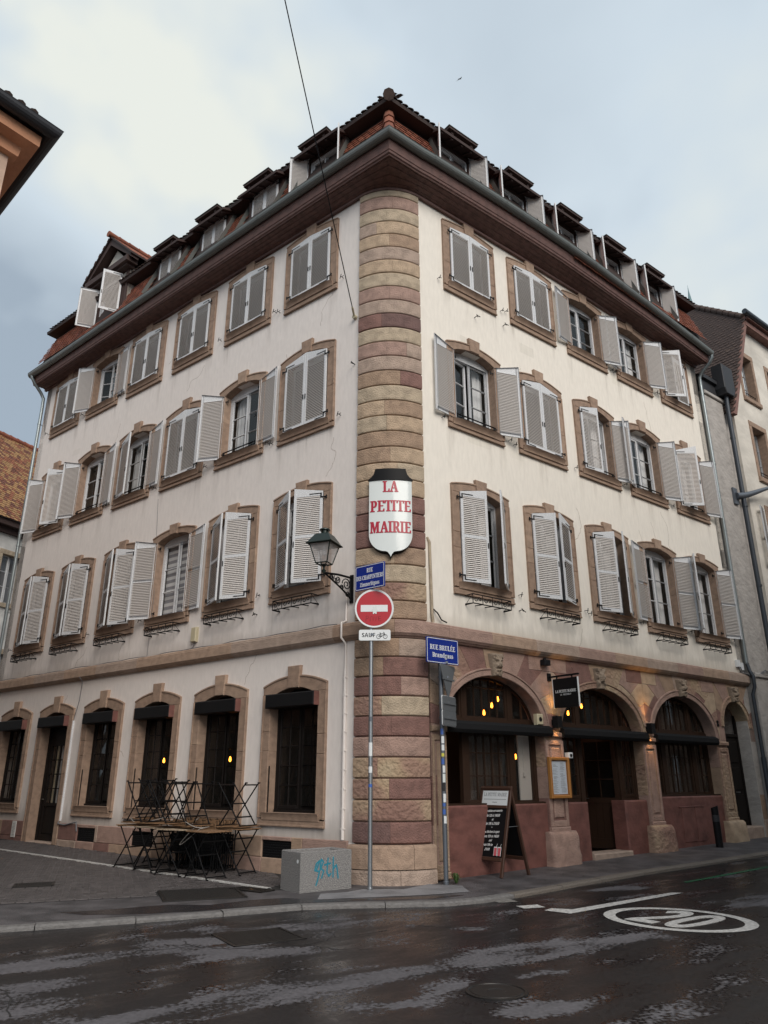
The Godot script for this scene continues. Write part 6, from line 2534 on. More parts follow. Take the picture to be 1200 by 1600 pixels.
	cb.bev(Vector3(13.07, 4.36, -0.5), Vector3(14.33, 4.50, 0.31), 0.03)
	obj(pier, "ledge", cb.done(), M.plaster_grey)
	var mb := MB.new()
	mb.t = wx
	mb.bev(Vector3(13.12, 13.68, -1.0), Vector3(14.2, 14.25, 0.15), 0.02)
	mb.quad(Vector3(13.06, 14.25, 0.25), Vector3(14.3, 14.30, 0.25), Vector3(14.5, 15.0, -1.5), Vector3(13.06, 15.0, -1.5))
	mb.box(Vector3(13.06, 14.12, -0.5), Vector3(14.3, 14.26, 0.25))
	obj(pier, "lead_capping", mb.done(), M.slate_dark)
	var hd := MB.new()
	hd.t = wx
	hd.prism(PackedVector2Array([Vector2(14.02, 13.75), Vector2(14.48, 13.75), Vector2(14.62, 13.95), Vector2(14.62, 14.85), Vector2(13.92, 14.85), Vector2(13.92, 13.95)]), 0.12, 0.50, 0.02)
	obj(pier, "rain_head", hd.done(), M.slate_dark)
	var pp := MB.new()
	pp.t = wx
	pp.tube(PackedVector3Array([Vector3(14.25, 13.8, 0.32), Vector3(14.27, 13.4, 0.30), Vector3(14.28, 9.0, 0.28), Vector3(14.28, 4.0, 0.28)]), 0.075, 10)
	pp.tube(PackedVector3Array([Vector3(14.28, 4.0, 0.28), Vector3(14.28, 0.0, 0.34)]), 0.085, 10)
	for y in [12.2, 9.8, 7.2, 4.6]:
		pp.tube(PackedVector3Array([Vector3(14.28, y, 0.29), Vector3(14.28, y + 0.06, 0.29)]), 0.088, 10)
	obj(pier, "downpipe", pp.done(), M.pipe_dark)
	# left: orange house whose eaves show at the upper left
	var k := Vector3(-6.56, 0.06, -10.08)
	var d1 := Vector3(-0.72, 0, -0.694).normalized()
	var d2 := Vector3(-0.62, 0, 0.785).normalized()
	var n1 := Vector3(0.694, 0, -0.72).normalized()
	var n2 := Vector3(0.785, 0, 0.62).normalized()
	var og := thing("orange_house", "peach and orange house at the upper left with dark gutter", "house", at(k))
	var ob := MB.new()
	var far1 := k + d1 * 16.0
	var far2 := k + d2 * 14.0
	var c4 := far1 + d2 * 14.0
	var ring := [far2, k, far1, c4]
	for i in 4:
		var a: Vector3 = ring[i]
		var c: Vector3 = ring[(i + 1) % 4]
		ob.quad(a + Vector3.UP * -0.4, c + Vector3.UP * -0.4, c + Vector3.UP * 12.0, a + Vector3.UP * 12.0)
	obj(og, "wall", ob.done(), M.plaster_peach)
	var eave := func(o: float) -> Array:
		var m := k + (n1 + n2) * o / (1.0 + n1.dot(n2))
		return [far2 + n2 * o, m, far1 + n1 * o]
	var prof := [[[0.003, 11.55], [0.05, 11.58], [0.05, 11.86], [0.02, 11.86]], [[0.02, 11.86], [0.13, 11.88], [0.13, 12.0], [0.05, 12.02]]]
	var eb := MB.new()
	for pr in [[[0.004, 11.80], [0.12, 11.82], [0.14, 12.02], [0.36, 12.06], [0.37, 12.28]]]:
		for j in pr.size() - 1:
			var a: Array = eave.call(pr[j][0])
			var c: Array = eave.call(pr[j + 1][0])
			for i in 2:
				var up0: Vector3 = Vector3.UP * pr[j][1]
				var up1: Vector3 = Vector3.UP * pr[j + 1][1]
				eb.quad(a[i] + up0, a[i + 1] + up0, c[i + 1] + up1, c[i] + up1)
	obj(og, "eave_moulding", eb.done(), M.plaster_orange)
	var gb := MB.new()
	var gp := []
	for q in 10:
		var a := PI + PI * q / 9.0
		gp.append([0.50 + 0.13 * cos(a), 12.42 + 0.14 * sin(a)])
	gp.append([0.64, 12.44])
	for j in gp.size() - 1:
		var a: Array = eave.call(gp[j][0])
		var c: Array = eave.call(gp[j + 1][0])
		for i in 2:
			gb.quad(a[i] + Vector3.UP * gp[j][1], a[i + 1] + Vector3.UP * gp[j][1], c[i + 1] + Vector3.UP * gp[j + 1][1], c[i] + Vector3.UP * gp[j + 1][1])
	obj(og, "gutter", gb.done(), M.slate_dark)
	var rf := MB.new()
	var e0: Array = eave.call(0.46)
	var top = (ring[0] + ring[1] + ring[2] + ring[3]) * 0.25 + Vector3.UP * 16.5
	rf.tri(e0[0] + Vector3.UP * 12.44, e0[1] + Vector3.UP * 12.44, top)
	rf.tri(e0[1] + Vector3.UP * 12.44, e0[2] + Vector3.UP * 12.44, top)
	rf.tri(e0[2] + Vector3.UP * 12.44, c4 + Vector3.UP * 12.44, top)
	rf.tri(c4 + Vector3.UP * 12.44, e0[0] + Vector3.UP * 12.44, top)
	obj(og, "roof", rf.done(), M.tile_brown)
	var rt := MB.new()   # the first course of round tiles over the gutter
	rt.use_col = true
	for q in 60:
		rt.tint = brown_hue(0, 0)
		var p: Vector3 = e0[1].lerp(e0[0], (q * 0.22 + 0.35) / 14.0)
		rt.tube(PackedVector3Array([p + Vector3.UP * 12.47 + n2 * 0.10, p + Vector3.UP * 12.62 - n2 * 0.15]), 0.085, 8)
	obj(og, "roof_tiles", rt.done(), M.tile_brown, null, "stuff")
	var sg := MB.new()
	var p1: Vector3 = e0[1].lerp(e0[0], 0.088) + Vector3.UP * 12.55
	var p2: Vector3 = e0[1].lerp(e0[0], 0.32) + Vector3.UP * 12.55
	for y in [0.16, 0.52]:
		sg.bar(p1 + Vector3.UP * y, p2 + Vector3.UP * y, 0.014, 5)
	for q in 12:
		var p := p1.lerp(p2, q / 11.0)
		sg.bar(p, p + Vector3.UP * 0.52, 0.012, 5)
	obj(og, "snow_guard", sg.done(), M.iron)
	var wq := Basis(-d2, Vector3.UP, n2)
	var wq1 := Basis(d1, Vector3.UP, n1)
	for y in [1.0, 4.6, 8.0]:
		for q in [2.6, 5.4, 8.2, 11.0]:
			plain_window(og, Transform3D(wq, k + d2 * q + n2 * 0.36 + Vector3.UP * y), 0.5, 1.9, 0.34, M.stone_trim)
			plain_window(og, Transform3D(wq1, k + d1 * q + n1 * 0.36 + Vector3.UP * y), 0.5, 1.9, 0.34, M.stone_trim)
	# left, far: white house under a mottled tile roof
	var c0 := Vector3(-15.5, 0, -30.25)
	var fd := Vector3(0.42, 0, -0.9075).normalized()
	var fn := Vector3(0.9075, 0, 0.42).normalized()
	var fx := Transform3D(Basis(fd, Vector3.UP, fn), c0)
	var wh := thing("white_house", "white house at the left edge with an orange and yellow tiled roof", "house", at(c0))
	var wb := MB.new()
	wb.t = fx
	holed(wb, -9.0, 12.0, -0.5, 11.6, 0.0, [[-0.62 - 0.3, 0.62 - 0.3, 8.4, 10.7], [-3.6, -2.4, 8.4, 10.7], [-0.9, 0.3, 4.6, 6.6], [2.2, 3.4, 8.4, 10.7]])
	wb.quad(Vector3(-9, -0.5, 0), Vector3(-9, 11.6, 0), Vector3(-9, 11.6, -10), Vector3(-9, -0.5, -10))
	obj(wh, "wall", wb.done(), M.plaster_white)
	for q in [[-0.3, 8.5], [-3.0, 8.5], [-0.3, 4.65], [2.8, 8.5]]:
		plain_window(wh, fx * Transform3D(Basis(), Vector3(q[0], q[1], 0.0)), 0.48, 2.0 if q[1] > 8 else 1.8, 0.25, M.stone_sand)
	var cb2 := MB.new()
	cb2.t = fx
	cb2.box(Vector3(-9.2, 11.35, 0.0), Vector3(12.2, 11.6, 0.16))
	cb2.box(Vector3(-9.2, 11.6, 0.0), Vector3(12.2, 11.82, 0.42))
	obj(wh, "cornice_board", cb2.done(), M.wood_dormer)
	var tf := MB.new()
	tf.t = fx
	var tv := Vector3(0, 5.9, -5.0).normalized()
	tile_field(tf, Vector3(-9.2, 11.85, 0.5), Vector3(1, 0, 0), tv, 21.4, 7.9, 0.20, 0.17, mixed_hue, none)
	obj(wh, "roof_tiles", tf.done(), M.tile_mixed, null, "stuff")
	var rs := MB.new()
	rs.t = fx
	rs.quad(Vector3(-9.2, 11.83, 0.5), Vector3(12.2, 11.83, 0.5), Vector3(12.2, 17.85, -4.6), Vector3(-9.2, 17.85, -4.6))
	rs.quad(Vector3(12.2, 11.83, -9.7), Vector3(-9.2, 11.83, -9.7), Vector3(-9.2, 17.85, -4.6), Vector3(12.2, 17.85, -4.6))
	rs.tri(Vector3(-9.0, 11.6, 0), Vector3(-9.0, 17.8, -4.6), Vector3(-9.0, 11.6, -9.6))
	obj(wh, "roof_back", rs.done(), M.roof_board)
	var rr := MB.new()
	rr.t = fx
	ridge_tiles(rr, Vector3(-9.2, 17.88, -4.6), Vector3(12.2, 17.88, -4.6), 0.15, 0.42, red_hue)
	obj(wh, "ridge_tiles", rr.done(), M.tile_red, null, "stuff")
	# the far side of the right-hand street, behind and to the right of the photographer
	for q in [[0.0, 7.5, 11.0, "plaster_cream", "pale house with brown stone windows across the right street"], [7.6, 20.0, 13.0, "plaster_white", "taller white house across the right street"], [20.1, 46.0, 12.0, "plaster_peach", "long peach house far along the right street"]]:
		var hx := Transform3D(Basis(-UR, Vector3.UP, -NR), FP("R", q[1], 0, 9.9))
		var len: float = q[1] - q[0]
		var ht: float = q[2]
		var h := thing("opposite_house", q[4], "house", hx)
		var hb2 := MB.new()
		hb2.t = hx
		var ops := []
		var xs := 1.4
		while xs < len - 1.0:
			for y in [1.0, 4.2, 7.3, 10.2]:
				if y + 2.2 < ht:
					ops.append([xs - 0.6, xs + 0.6, y - 0.1, y + 2.0])
			xs += 2.3
		holed(hb2, 0.0, len, -0.4, ht, 0.0, ops)
		hb2.quad(Vector3(0, -0.4, -9), Vector3(0, -0.4, 0), Vector3(0, ht, 0), Vector3(0, ht, -9))
		hb2.quad(Vector3(len, -0.4, 0), Vector3(len, -0.4, -9), Vector3(len, ht, -9), Vector3(len, ht, 0))
		obj(h, "wall", hb2.done(), M[q[3]])
		var rb2 := MB.new()
		rb2.t = hx
		rb2.quad(Vector3(-0.1, ht, 0.45), Vector3(len + 0.1, ht, 0.45), Vector3(len + 0.1, ht + 4.0, -4.5), Vector3(-0.1, ht + 4.0, -4.5))
		rb2.quad(Vector3(len + 0.1, ht, -9.4), Vector3(-0.1, ht, -9.4), Vector3(-0.1, ht + 4.0, -4.5), Vector3(len + 0.1, ht + 4.0, -4.5))
		rb2.box(Vector3(-0.1, ht - 0.25, 0.0), Vector3(len + 0.1, ht, 0.42))
		rb2.tri(Vector3(0, ht, 0), Vector3(0, ht + 3.6, -4.5), Vector3(0, ht, -9))
		rb2.tri(Vector3(len, ht, 0), Vector3(len, ht, -9), Vector3(len, ht + 3.6, -4.5))
		obj(h, "roof", rb2.done(), M.tile_brown)
		for o2 in ops:
			plain_window(h, hx * Transform3D(Basis(), Vector3(o2[0] + 0.6, o2[2] + 0.1, 0.0)), 0.46, 1.8, 0.25, M.stone_trim, 2)
	# the distant spire
	var sp_at := Vector3(44.0, 0, -89.9)
	var spire := thing("church_spire", "thin pale green spire beyond the brown tiled roof", "spire", at(sp_at))
	var sb := MB.new()
	sb.t = at(sp_at)
	sb.lathe(PackedVector2Array([Vector2(2.4, 40.0), Vector2(1.9, 50.0), Vector2(1.0, 60.0), Vector2(0.42, 65.2), Vector2(0.07, 68.0), Vector2(0.0, 69.2)]), 8)
	obj(spire, "cone", sb.done(), M.spire_copper)
	var tb2 := MB.new()
	tb2.box(sp_at + Vector3(-2.4, 0, -2.4), sp_at + Vector3(2.4, 40, 2.4))
	obj(spire, "tower", tb2.done(), M.stone_red)


# ---------------------------------------------------------------- street furniture and fittings

func round_rect(w: float, h: float, r: float) -> PackedVector2Array:
	var p := PackedVector2Array()
	for c in [[w - r, -h + r, -PI / 2], [w - r, h - r, 0.0], [-w + r, h - r, PI / 2], [-w + r, -h + r, PI]]:
		for k in 5:
			var a: float = c[2] + PI / 2 * k / 4.0
			p.append(Vector2(c[0] + r * cos(a), c[1] + r * sin(a)))
	return p


func street_plate(parent: Node3D, wx: Transform3D, w: float, h: float, lines: Array) -> void:
	var plate := base(parent, "street_name_plate", wx)
	var b := MB.new()
	b.prism(round_rect(w, h, 0.02), -0.025, 0.0, 0.003)
	obj(plate, "panel", b.done(), M.sign_blue, wx)
	var f := MB.new()
	var o := round_rect(w - 0.012, h - 0.012, 0.022)
	var q := round_rect(w - 0.022, h - 0.022, 0.015)
	for k in o.size():
		var l := (k + 1) % o.size()
		f.quad(Vector3(o[k].x, o[k].y, 0.0015), Vector3(o[l].x, o[l].y, 0.0015), Vector3(q[l].x, q[l].y, 0.0015), Vector3(q[k].x, q[k].y, 0.0015))
	obj(plate, "white_border", f.done(), M.sign_white, wx)
	for l in lines:
		write(plate, l[0], l[1], M.sign_white, wx * Transform3D(Basis(), Vector3(0, l[2], 0.0005)), true, "Droid Serif", l[3])


func build_street_things() -> void:
	# no-entry post in front of the rounded corner
	var px := on_ground(Vector3(-0.235, 0, -13.36))
	var post := thing("no_entry_post", "tall grey post with red no entry disc and blue plate before the corner", "road sign", at(px))
	var b := MB.new()
	b.lathe(PackedVector2Array([Vector2(0.045, -0.02), Vector2(0.045, 0.02), Vector2(0.0385, 0.03), Vector2(0.0385, 5.40), Vector2(0.0, 5.41)]), 14)
	obj(post, "pole", b.done(), M.steel, at(px))
	for q in [[2.05, 0.22, "sign_white"], [1.78, 0.10, "sign_white"], [1.55, 0.05, "sticker_blue"], [2.62, 0.08, "steel_dull"]]:
		var s := MB.new()
		s.t = at(px)
		for k in 6:
			var a0 := -0.9 + k * 0.28
			var a1 := a0 + 0.28
			s.quad(Vector3(sin(a0) * 0.0395, q[0], cos(a0) * 0.0395), Vector3(sin(a1) * 0.0395, q[0], cos(a1) * 0.0395), Vector3(sin(a1) * 0.0395, q[0] + q[1], cos(a1) * 0.0395), Vector3(sin(a0) * 0.0395, q[0] + q[1], cos(a0) * 0.0395))
		obj(post, "sticker", s.done(), M[q[2]])
	var face := Transform3D(Basis(Vector3.UP, -0.02), px + Vector3(0.055, 4.60, 0.07))
	var disc := base(post, "no_entry_disc", face)
	var d := MB.new()
	d.t = face * Transform3D(Basis(Vector3.RIGHT, PI / 2), Vector3.ZERO)
	d.lathe(PackedVector2Array([Vector2(0.0, -0.02), Vector2(0.352, -0.02), Vector2(0.356, 0.004), Vector2(0.350, 0.010), Vector2(0.326, 0.008), Vector2(0.0, 0.008)]), 40)
	obj(disc, "rim", d.done(), M.sign_white)
	var d2 := MB.new()
	d2.t = d.t
	d2.lathe(PackedVector2Array([Vector2(0.322, 0.008), Vector2(0.320, 0.011), Vector2(0.0, 0.011)]), 40)
	obj(disc, "red_face", d2.done(), M.sign_red)
	var d3 := MB.new()
	d3.t = face
	d3.box(Vector3(-0.245, -0.062, 0.010), Vector3(0.245, 0.062, 0.014))
	obj(disc, "white_bar", d3.done(), M.sign_white)
	var pawp := MB.new()   # pale round sticker with five lobes over the bar
	pawp.t = face * Transform3D(Basis(), Vector3(0.01, -0.035, 0.0))
	var lob := PackedVector2Array()
	for k in 30:
		var a := TAU * k / 30.0
		var r := 0.058 + 0.013 * cos(a * 6.0)
		lob.append(Vector2(r * cos(a) * 0.85, r * sin(a) * 1.15))
	pawp.prism(lob, 0.0145, 0.0165)
	obj(disc, "sticker", pawp.done(), M.shield_white)
	var scr := MB.new()   # a scrawl in dark pen
	scr.t = face
	for s in [[[-0.15, -0.24], [-0.145, -0.14], [-0.11, -0.14], [-0.105, -0.18], [-0.145, -0.19]], [[-0.07, -0.24], [-0.075, -0.16], [-0.03, -0.15]], [[-0.02, -0.23], [-0.02, -0.16]], [[0.01, -0.16], [0.03, -0.23], [0.05, -0.15]], [[0.12, -0.15], [0.08, -0.15], [0.08, -0.23], [0.13, -0.23]], [[0.08, -0.19], [0.12, -0.19]]]:
		var p := PackedVector3Array()
		for q in s:
			p.append(Vector3(q[0], q[1], 0.011))
		scr.tube(p, 0.0028, 4)
	obj(disc, "pen_scrawl", scr.done(), M.letter_black)
	var ex := Transform3D(Basis(Vector3.UP, -0.02), px + Vector3(0.065, 4.115, 0.062))
	var ep := base(post, "exception_plate", ex)
	var e := MB.new()
	e.prism(round_rect(0.285, 0.098, 0.03), -0.012, 0.0, 0.003)
	obj(ep, "panel", e.done(), M.sign_white, ex)
	write(ep, "SAUF", 0.075, M.letter_black, ex * Transform3D(Basis(), Vector3(-0.11, 0.0, 0.0)), true, "Droid Sans", 1.0)
	var bk := MB.new()   # bicycle pictogram
	bk.t = ex * Transform3D(Basis(), Vector3(0.13, -0.008, 0.003))
	for w in [-0.06, 0.06]:
		var p := PackedVector3Array()
		for k in 17:
			p.append(Vector3(w + 0.036 * cos(TAU * k / 16.0), -0.018 + 0.036 * sin(TAU * k / 16.0), 0))
		bk.tube(p, 0.0042, 4)
	for s in [[-0.06, -0.018, -0.005, -0.02], [-0.005, -0.02, 0.045, 0.035], [-0.025, 0.03, 0.045, 0.035], [-0.025, 0.03, -0.005, -0.02], [-0.025, 0.03, -0.06, -0.018], [0.06, -0.018, 0.04, 0.055], [0.04, 0.055, 0.02, 0.06], [-0.028, 0.03, -0.03, 0.045], [-0.045, 0.046, -0.015, 0.046]]:
		bk.bar(Vector3(s[0], s[1], 0), Vector3(s[2], s[3], 0), 0.0042, 4)
	obj(ep, "bicycle_symbol", bk.done(), M.letter_black)
	var sx := Transform3D(Basis(-UL, Vector3.UP, NL), px + Vector3(0.0, 5.20, 0.0) + NL * 0.075 + UL * -0.02)
	street_plate(post, sx, 0.35, 0.235, [["RUE", 0.082, 0.125, 0.62], ["DES CHARPENTIERS", 0.082, -0.005, 0.56], ["Zimmerlitgass", 0.074, -0.135, 0.62]])
	for y in [5.08, 5.30, 4.69, 4.50, 4.11]:
		var c := MB.new()
		c.t = at(px)
		c.tube(PackedVector3Array([Vector3(0, y, 0), Vector3(0, y + 0.035, 0)]), 0.047, 12)
		c.box(Vector3(-0.01, y, 0.03), Vector3(0.05, y + 0.035, 0.07))
		obj(post, "clamp", c.done(), M.steel_dull)
	# second post, street name of the right-hand street
	var p2 := on_ground(Vector3(1.045, 0, -13.95))
	var post2 := thing("street_name_post", "stickered grey post carrying a blue plate and the backs of road signs", "road sign", at(p2))
	var b2 := MB.new()
	b2.lathe(PackedVector2Array([Vector2(0.05, -0.02), Vector2(0.05, 0.03), Vector2(0.042, 0.04), Vector2(0.042, 3.74), Vector2(0.0, 3.75)]), 14)
	obj(post2, "pole", b2.done(), M.steel_dull, at(p2))
	var nx := Transform3D(Basis(UR, Vector3.UP, NR), p2 + Vector3(0, 3.91, 0) + NR * 0.075 + UR * 0.0)
	street_plate(post2, nx, 0.40, 0.235, [["RUE BRULÉE", 0.092, 0.055, 0.78], ["Brandgass", 0.085, -0.085, 0.86]])
	var back := Basis(Vector3.UP, deg_to_rad(60.0))
	var tx := Transform3D(back.scaled(Vector3.ONE * 0.82), p2 + Vector3(0.13, 3.38, -0.02))
	var tb := MB.new()
	var tri := PackedVector2Array([Vector2(0, -0.42), Vector2(0.39, 0.30), Vector2(0.36, 0.34), Vector2(-0.36, 0.34), Vector2(-0.39, 0.30)])
	tb.prism(tri, -0.012, 0.012, 0.004)
	tb.box(Vector3(-0.3, 0.0, 0.012), Vector3(0.3, 0.04, 0.03))
	obj(post2, "give_way_back", tb.done(), M.sign_back, tx)
	for y in [2.96, 2.70]:
		var rx := Transform3D(back, p2 + Vector3(0.14, y, -0.02))
		var rb := MB.new()
		rb.prism(round_rect(0.28, 0.13, 0.035), -0.012, 0.010, 0.003)
		rb.box(Vector3(-0.25, -0.015, 0.010), Vector3(0.25, 0.015, 0.03))
		obj(post2, "plate_back", rb.done(), M.sign_back, rx)
		var re := MB.new()
		re.prism(round_rect(0.286, 0.136, 0.036), -0.014, -0.002)
		obj(post2, "plate_rim", re.done(), M.sign_white, rx)
	for y in [3.80, 3.69, 3.42, 2.96, 2.70]:
		var c := MB.new()
		c.t = at(p2)
		c.tube(PackedVector3Array([Vector3(0, y, 0), Vector3(0, y + 0.035, 0)]), 0.052, 12)
		c.box(Vector3(0.02, y, -0.03), Vector3(0.14, y + 0.035, 0.02))
		obj(post2, "clamp", c.done(), M.steel_dull)
	var tones := ["sticker_blue", "sign_white", "sign_white", "sticker_yellow", "sticker_blue", "sign_white", "shield_white", "letter_black", "sign_white", "sticker_blue"]
	var yy := 2.52
	for k in 12:
		var h := rng.randf_range(0.05, 0.15)
		var s := MB.new()
		s.t = at(p2)
		var a := rng.randf_range(-0.9, -0.2)
		for j in 5:
			var a0 := a + j * 0.25
			s.quad(Vector3(sin(a0) * 0.043, yy - h, cos(a0) * 0.043), Vector3(sin(a0 + 0.25) * 0.043, yy - h, cos(a0 + 0.25) * 0.043), Vector3(sin(a0 + 0.25) * 0.043, yy, cos(a0 + 0.25) * 0.043), Vector3(sin(a0) * 0.043, yy, cos(a0) * 0.043))
		obj(post2, "sticker", s.done(), M[tones[k % tones.size()]])
		yy -= h + rng.randf_range(0.005, 0.05)
	# the big shield on the rounded corner
	shield_sign()
	lantern()
	# planter
	var f0 := Vector3(-1.75, 0, -13.37)
	var f1 := Vector3(-1.34, 0, -13.02)
	var f2 := Vector3(-0.60, 0, -13.56)
	var u := (f2 - f1).normalized()
	var w := Vector3(-u.z, 0, u.x)
	if w.z < 0:
		w = -w
	var plx := Transform3D(Basis(u, Vector3.UP, w), on_ground(f1))
	var pl := thing("concrete_planter", "low pebbled concrete planter block with a teal graffiti tag", "planter", plx)
	var pb := MB.new()
	var wd := 0.98
	var dp := 0.62
	var ht := 0.58
	pb.t = Transform3D(Basis(Vector3(1, 0, 0), Vector3(0, 0, -1), Vector3(0, 1, 0)), Vector3.ZERO)
	var hole := 0.11
	for q in [[0.0, wd, 0.0, hole], [0.0, wd, dp - hole, dp], [0.0, hole, hole, dp - hole], [wd - hole, wd, hole, dp - hole]]:
		pb.prism(PackedVector2Array([Vector2(q[0], q[2]), Vector2(q[1], q[2]), Vector2(q[1], q[3]), Vector2(q[0], q[3])]), -0.03, ht, 0.012)
	pb.prism(PackedVector2Array([Vector2(hole, hole), Vector2(wd - hole, hole), Vector2(wd - hole, dp - hole), Vector2(hole, dp - hole)]), 0.0, ht - 0.06)
	obj(pl, "block", pb.done(), M.planter, plx)
	var gb := MB.new()
	gb.t = plx
	for s in [[[0.30, 0.30], [0.36, 0.44], [0.30, 0.40], [0.27, 0.30], [0.36, 0.28], [0.33, 0.16], [0.30, 0.08]], [[0.36, 0.28], [0.43, 0.42], [0.39, 0.46], [0.37, 0.34], [0.44, 0.28], [0.40, 0.18]], [[0.52, 0.47], [0.50, 0.26], [0.54, 0.20], [0.58, 0.24]], [[0.45, 0.37], [0.57, 0.39]], [[0.62, 0.48], [0.62, 0.18]], [[0.62, 0.30], [0.68, 0.36], [0.70, 0.28], [0.72, 0.16]]]:
		for k in s.size() - 1:
			var a := Vector2(s[k][0], s[k][1])
			var c := Vector2(s[k + 1][0], s[k + 1][1])
			var nn := (c - a).orthogonal().normalized() * 0.013
			var e2 := (c - a).normalized() * 0.006
			gb.quad(Vector3(a.x - nn.x - e2.x, a.y - nn.y - e2.y, 0.002), Vector3(a.x + nn.x - e2.x, a.y + nn.y - e2.y, 0.002), Vector3(c.x + nn.x + e2.x, c.y + nn.y + e2.y, 0.0022), Vector3(c.x - nn.x + e2.x, c.y - nn.y + e2.y, 0.0022))
	obj(pl, "graffiti", gb.done(), M.teal_spray)
	var stk := MB.new()
	stk.t = Transform3D(Basis(-w, Vector3.UP, u) * Basis(Vector3.UP, PI), on_ground(f1)) 
	stk.t = plx * Transform3D(Basis(Vector3(0, 0, 1), Vector3(0, 1, 0), Vector3(-1, 0, 0)), Vector3(-0.002, 0.44, -0.08))
	stk.lathe(PackedVector2Array([Vector2(0.0, 0.0)]), 4)
	var cp := PackedVector2Array()
	for k in 16:
		cp.append(Vector2(0.03 * cos(TAU * k / 16.0), 0.03 * sin(TAU * k / 16.0)))
	stk.prism(cp, 0.0, 0.002)
	obj(pl, "sticker", stk.done(), M.sign_white)
	chalkboard()
	# bollard by the parapet
	var bp := on_ground(Vector3(7.85, 0, -20.0))
	bp = FP("R", 9.62, 0, 0.42)
	bp = on_ground(bp)
	var bo := thing("bollard", "short black bollard with slanted top by the red parapet", "bollard", at(bp))
	var bb := MB.new()
	var tilt := Transform3D(Basis(Vector3(0, 0, 1), 0.0), bp)
	bb.t = tilt
	bb.lathe(PackedVector2Array([Vector2(0.088, -0.03), Vector2(0.085, 0.0), Vector2(0.085, 0.85)]), 18)
	var capp := []
	for k in 18:
		var a := TAU * k / 18.0
		capp.append(Vector3(sin(a) * 0.085, 0.85 + 0.06 * (0.5 + 0.5 * sin(a + 0.5)), cos(a) * 0.085))
	for k in 18:
		var l := (k + 1) % 18
		bb.quad(Vector3(capp[k].x, 0.85, capp[k].z), Vector3(capp[l].x, 0.85, capp[l].z), capp[l], capp[k])
		bb.tri(Vector3(0, 0.88, 0), capp[k], capp[l])
	obj(bo, "post", bb.done(), M.black_metal)
	var br := MB.new()
	br.t = tilt
	br.tube(PackedVector3Array([Vector3(0, 0.55, 0), Vector3(0, 0.70, 0)]), 0.0865, 18)
	obj(bo, "band", br.done(), M.slate_dark)
	# street light on the neighbour's pier
	var lx := FP("R", 13.95, 10.15, 0.16)
	var sl := thing("street_light", "grey curved street light arm fixed to the grey pier", "street light", at(lx))
	var lb := MB.new()
	var lp := PackedVector3Array()
	for k in 13:
		var t := k / 12.0
		lp.append(FP("R", 13.95 + 2.1 * t, 10.12 + 0.28 * t + 0.40 * t * t * (3 - 2 * t), 0.22 + 0.5 * t))
	lb.tube(lp, 0.12, 10, 0.035)
	obj(sl, "arm", lb.done(), M.steel_dull)
	var lh := MB.new()
	lh.t = Transform3D(Basis(UR, Vector3.UP, NR), lp[12])
	lh.box(Vector3(-0.05, -0.09, -0.14), Vector3(0.75, 0.02, 0.14))
	obj(sl, "lamp_head", lh.done(), M.steel_dull)
	var lpq := MB.new()
	lpq.t = Transform3D(Basis(UR, Vector3.UP, NR), lx)
	lpq.box(Vector3(-0.12, -0.30, -0.02), Vector3(0.12, 0.25, 0.06))
	obj(sl, "wall_bracket", lpq.done(), M.steel_dull)
	# overhead wire from the left front across the street
	var wa := FP("L", 0.97, 11.40, 0.05)
	var we := Vector3(-2.66, 16.9, -4.0)
	var wire := thing("span_wire", "thin black span wire running up from the left front into the sky", "wire", at(wa))
	var wb := MB.new()
	var wp := PackedVector3Array()
	for k in 25:
		var t := k / 24.0
		wp.append(wa.lerp(we, t) - Vector3.UP * 0.5 * t * (1 - t) * 0.4)
	wb.tube(wp, 0.011, 5)
	obj(wire, "cable", wb.done(), M.iron)
	var wh := MB.new()
	wh.tube(PackedVector3Array([wa - NL * 0.05, wa + NL * 0.03]), 0.05, 10)
	wh.tube(PackedVector3Array([wa, wa.lerp(we, 0.02)]), 0.025, 8)
	obj(wire, "wall_anchor", wh.done(), M.beige_plastic)
	# swift in the sky
	var bs := Vector3(4.05, 37.5, -35.0)
	bs = Vector3(0, 1.6, 0) + Vector3(0.1, 0.866, -0.722).normalized() * 45.0
	var bird := thing("swift", "tiny dark bird high in the sky right of the roof", "bird", at(bs))
	var sb := MB.new()
	var rows := []
	var secs := [[-0.20, 0.004, 0.03], [-0.10, 0.02, 0.02], [0.0, 0.035, 0.20], [0.05, 0.035, 0.32], [0.10, 0.03, 0.05], [0.16, 0.012, 0.01]]
	for s in [[Vector3(0, 0, -0.12), 0.004], [Vector3(0, 0, -0.05), 0.022], [Vector3(0, 0, 0.02), 0.030], [Vector3(0, 0, 0.08), 0.022], [Vector3(0, 0, 0.12), 0.004]]:
		var line := PackedVector3Array()
		for k in 9:
			var a := TAU * k / 8.0
			line.append(s[0] + Vector3(cos(a), sin(a), 0) * s[1])
		rows.append(line)
	sb.t = Transform3D(Basis.from_euler(Vector3(0.5, 0.9, 1.1)), bs)
	sb.grid(rows)
	for k in [-1, 1]:
		sb.tri(Vector3(0, 0.005, 0.05), Vector3(0.10 * k, 0.01, 0.08), Vector3(0, 0.005, -0.02))
		sb.tri(Vector3(0.10 * k, 0.01, 0.08), Vector3(0.26 * k, 0.0, -0.06), Vector3(0, 0.005, -0.02))
		sb.tri(Vector3(0.0, 0, -0.09), Vector3(0.035 * k, 0, -0.2), Vector3(0.0, 0, -0.13))
	obj(bird, "body", sb.done(), M.feather)


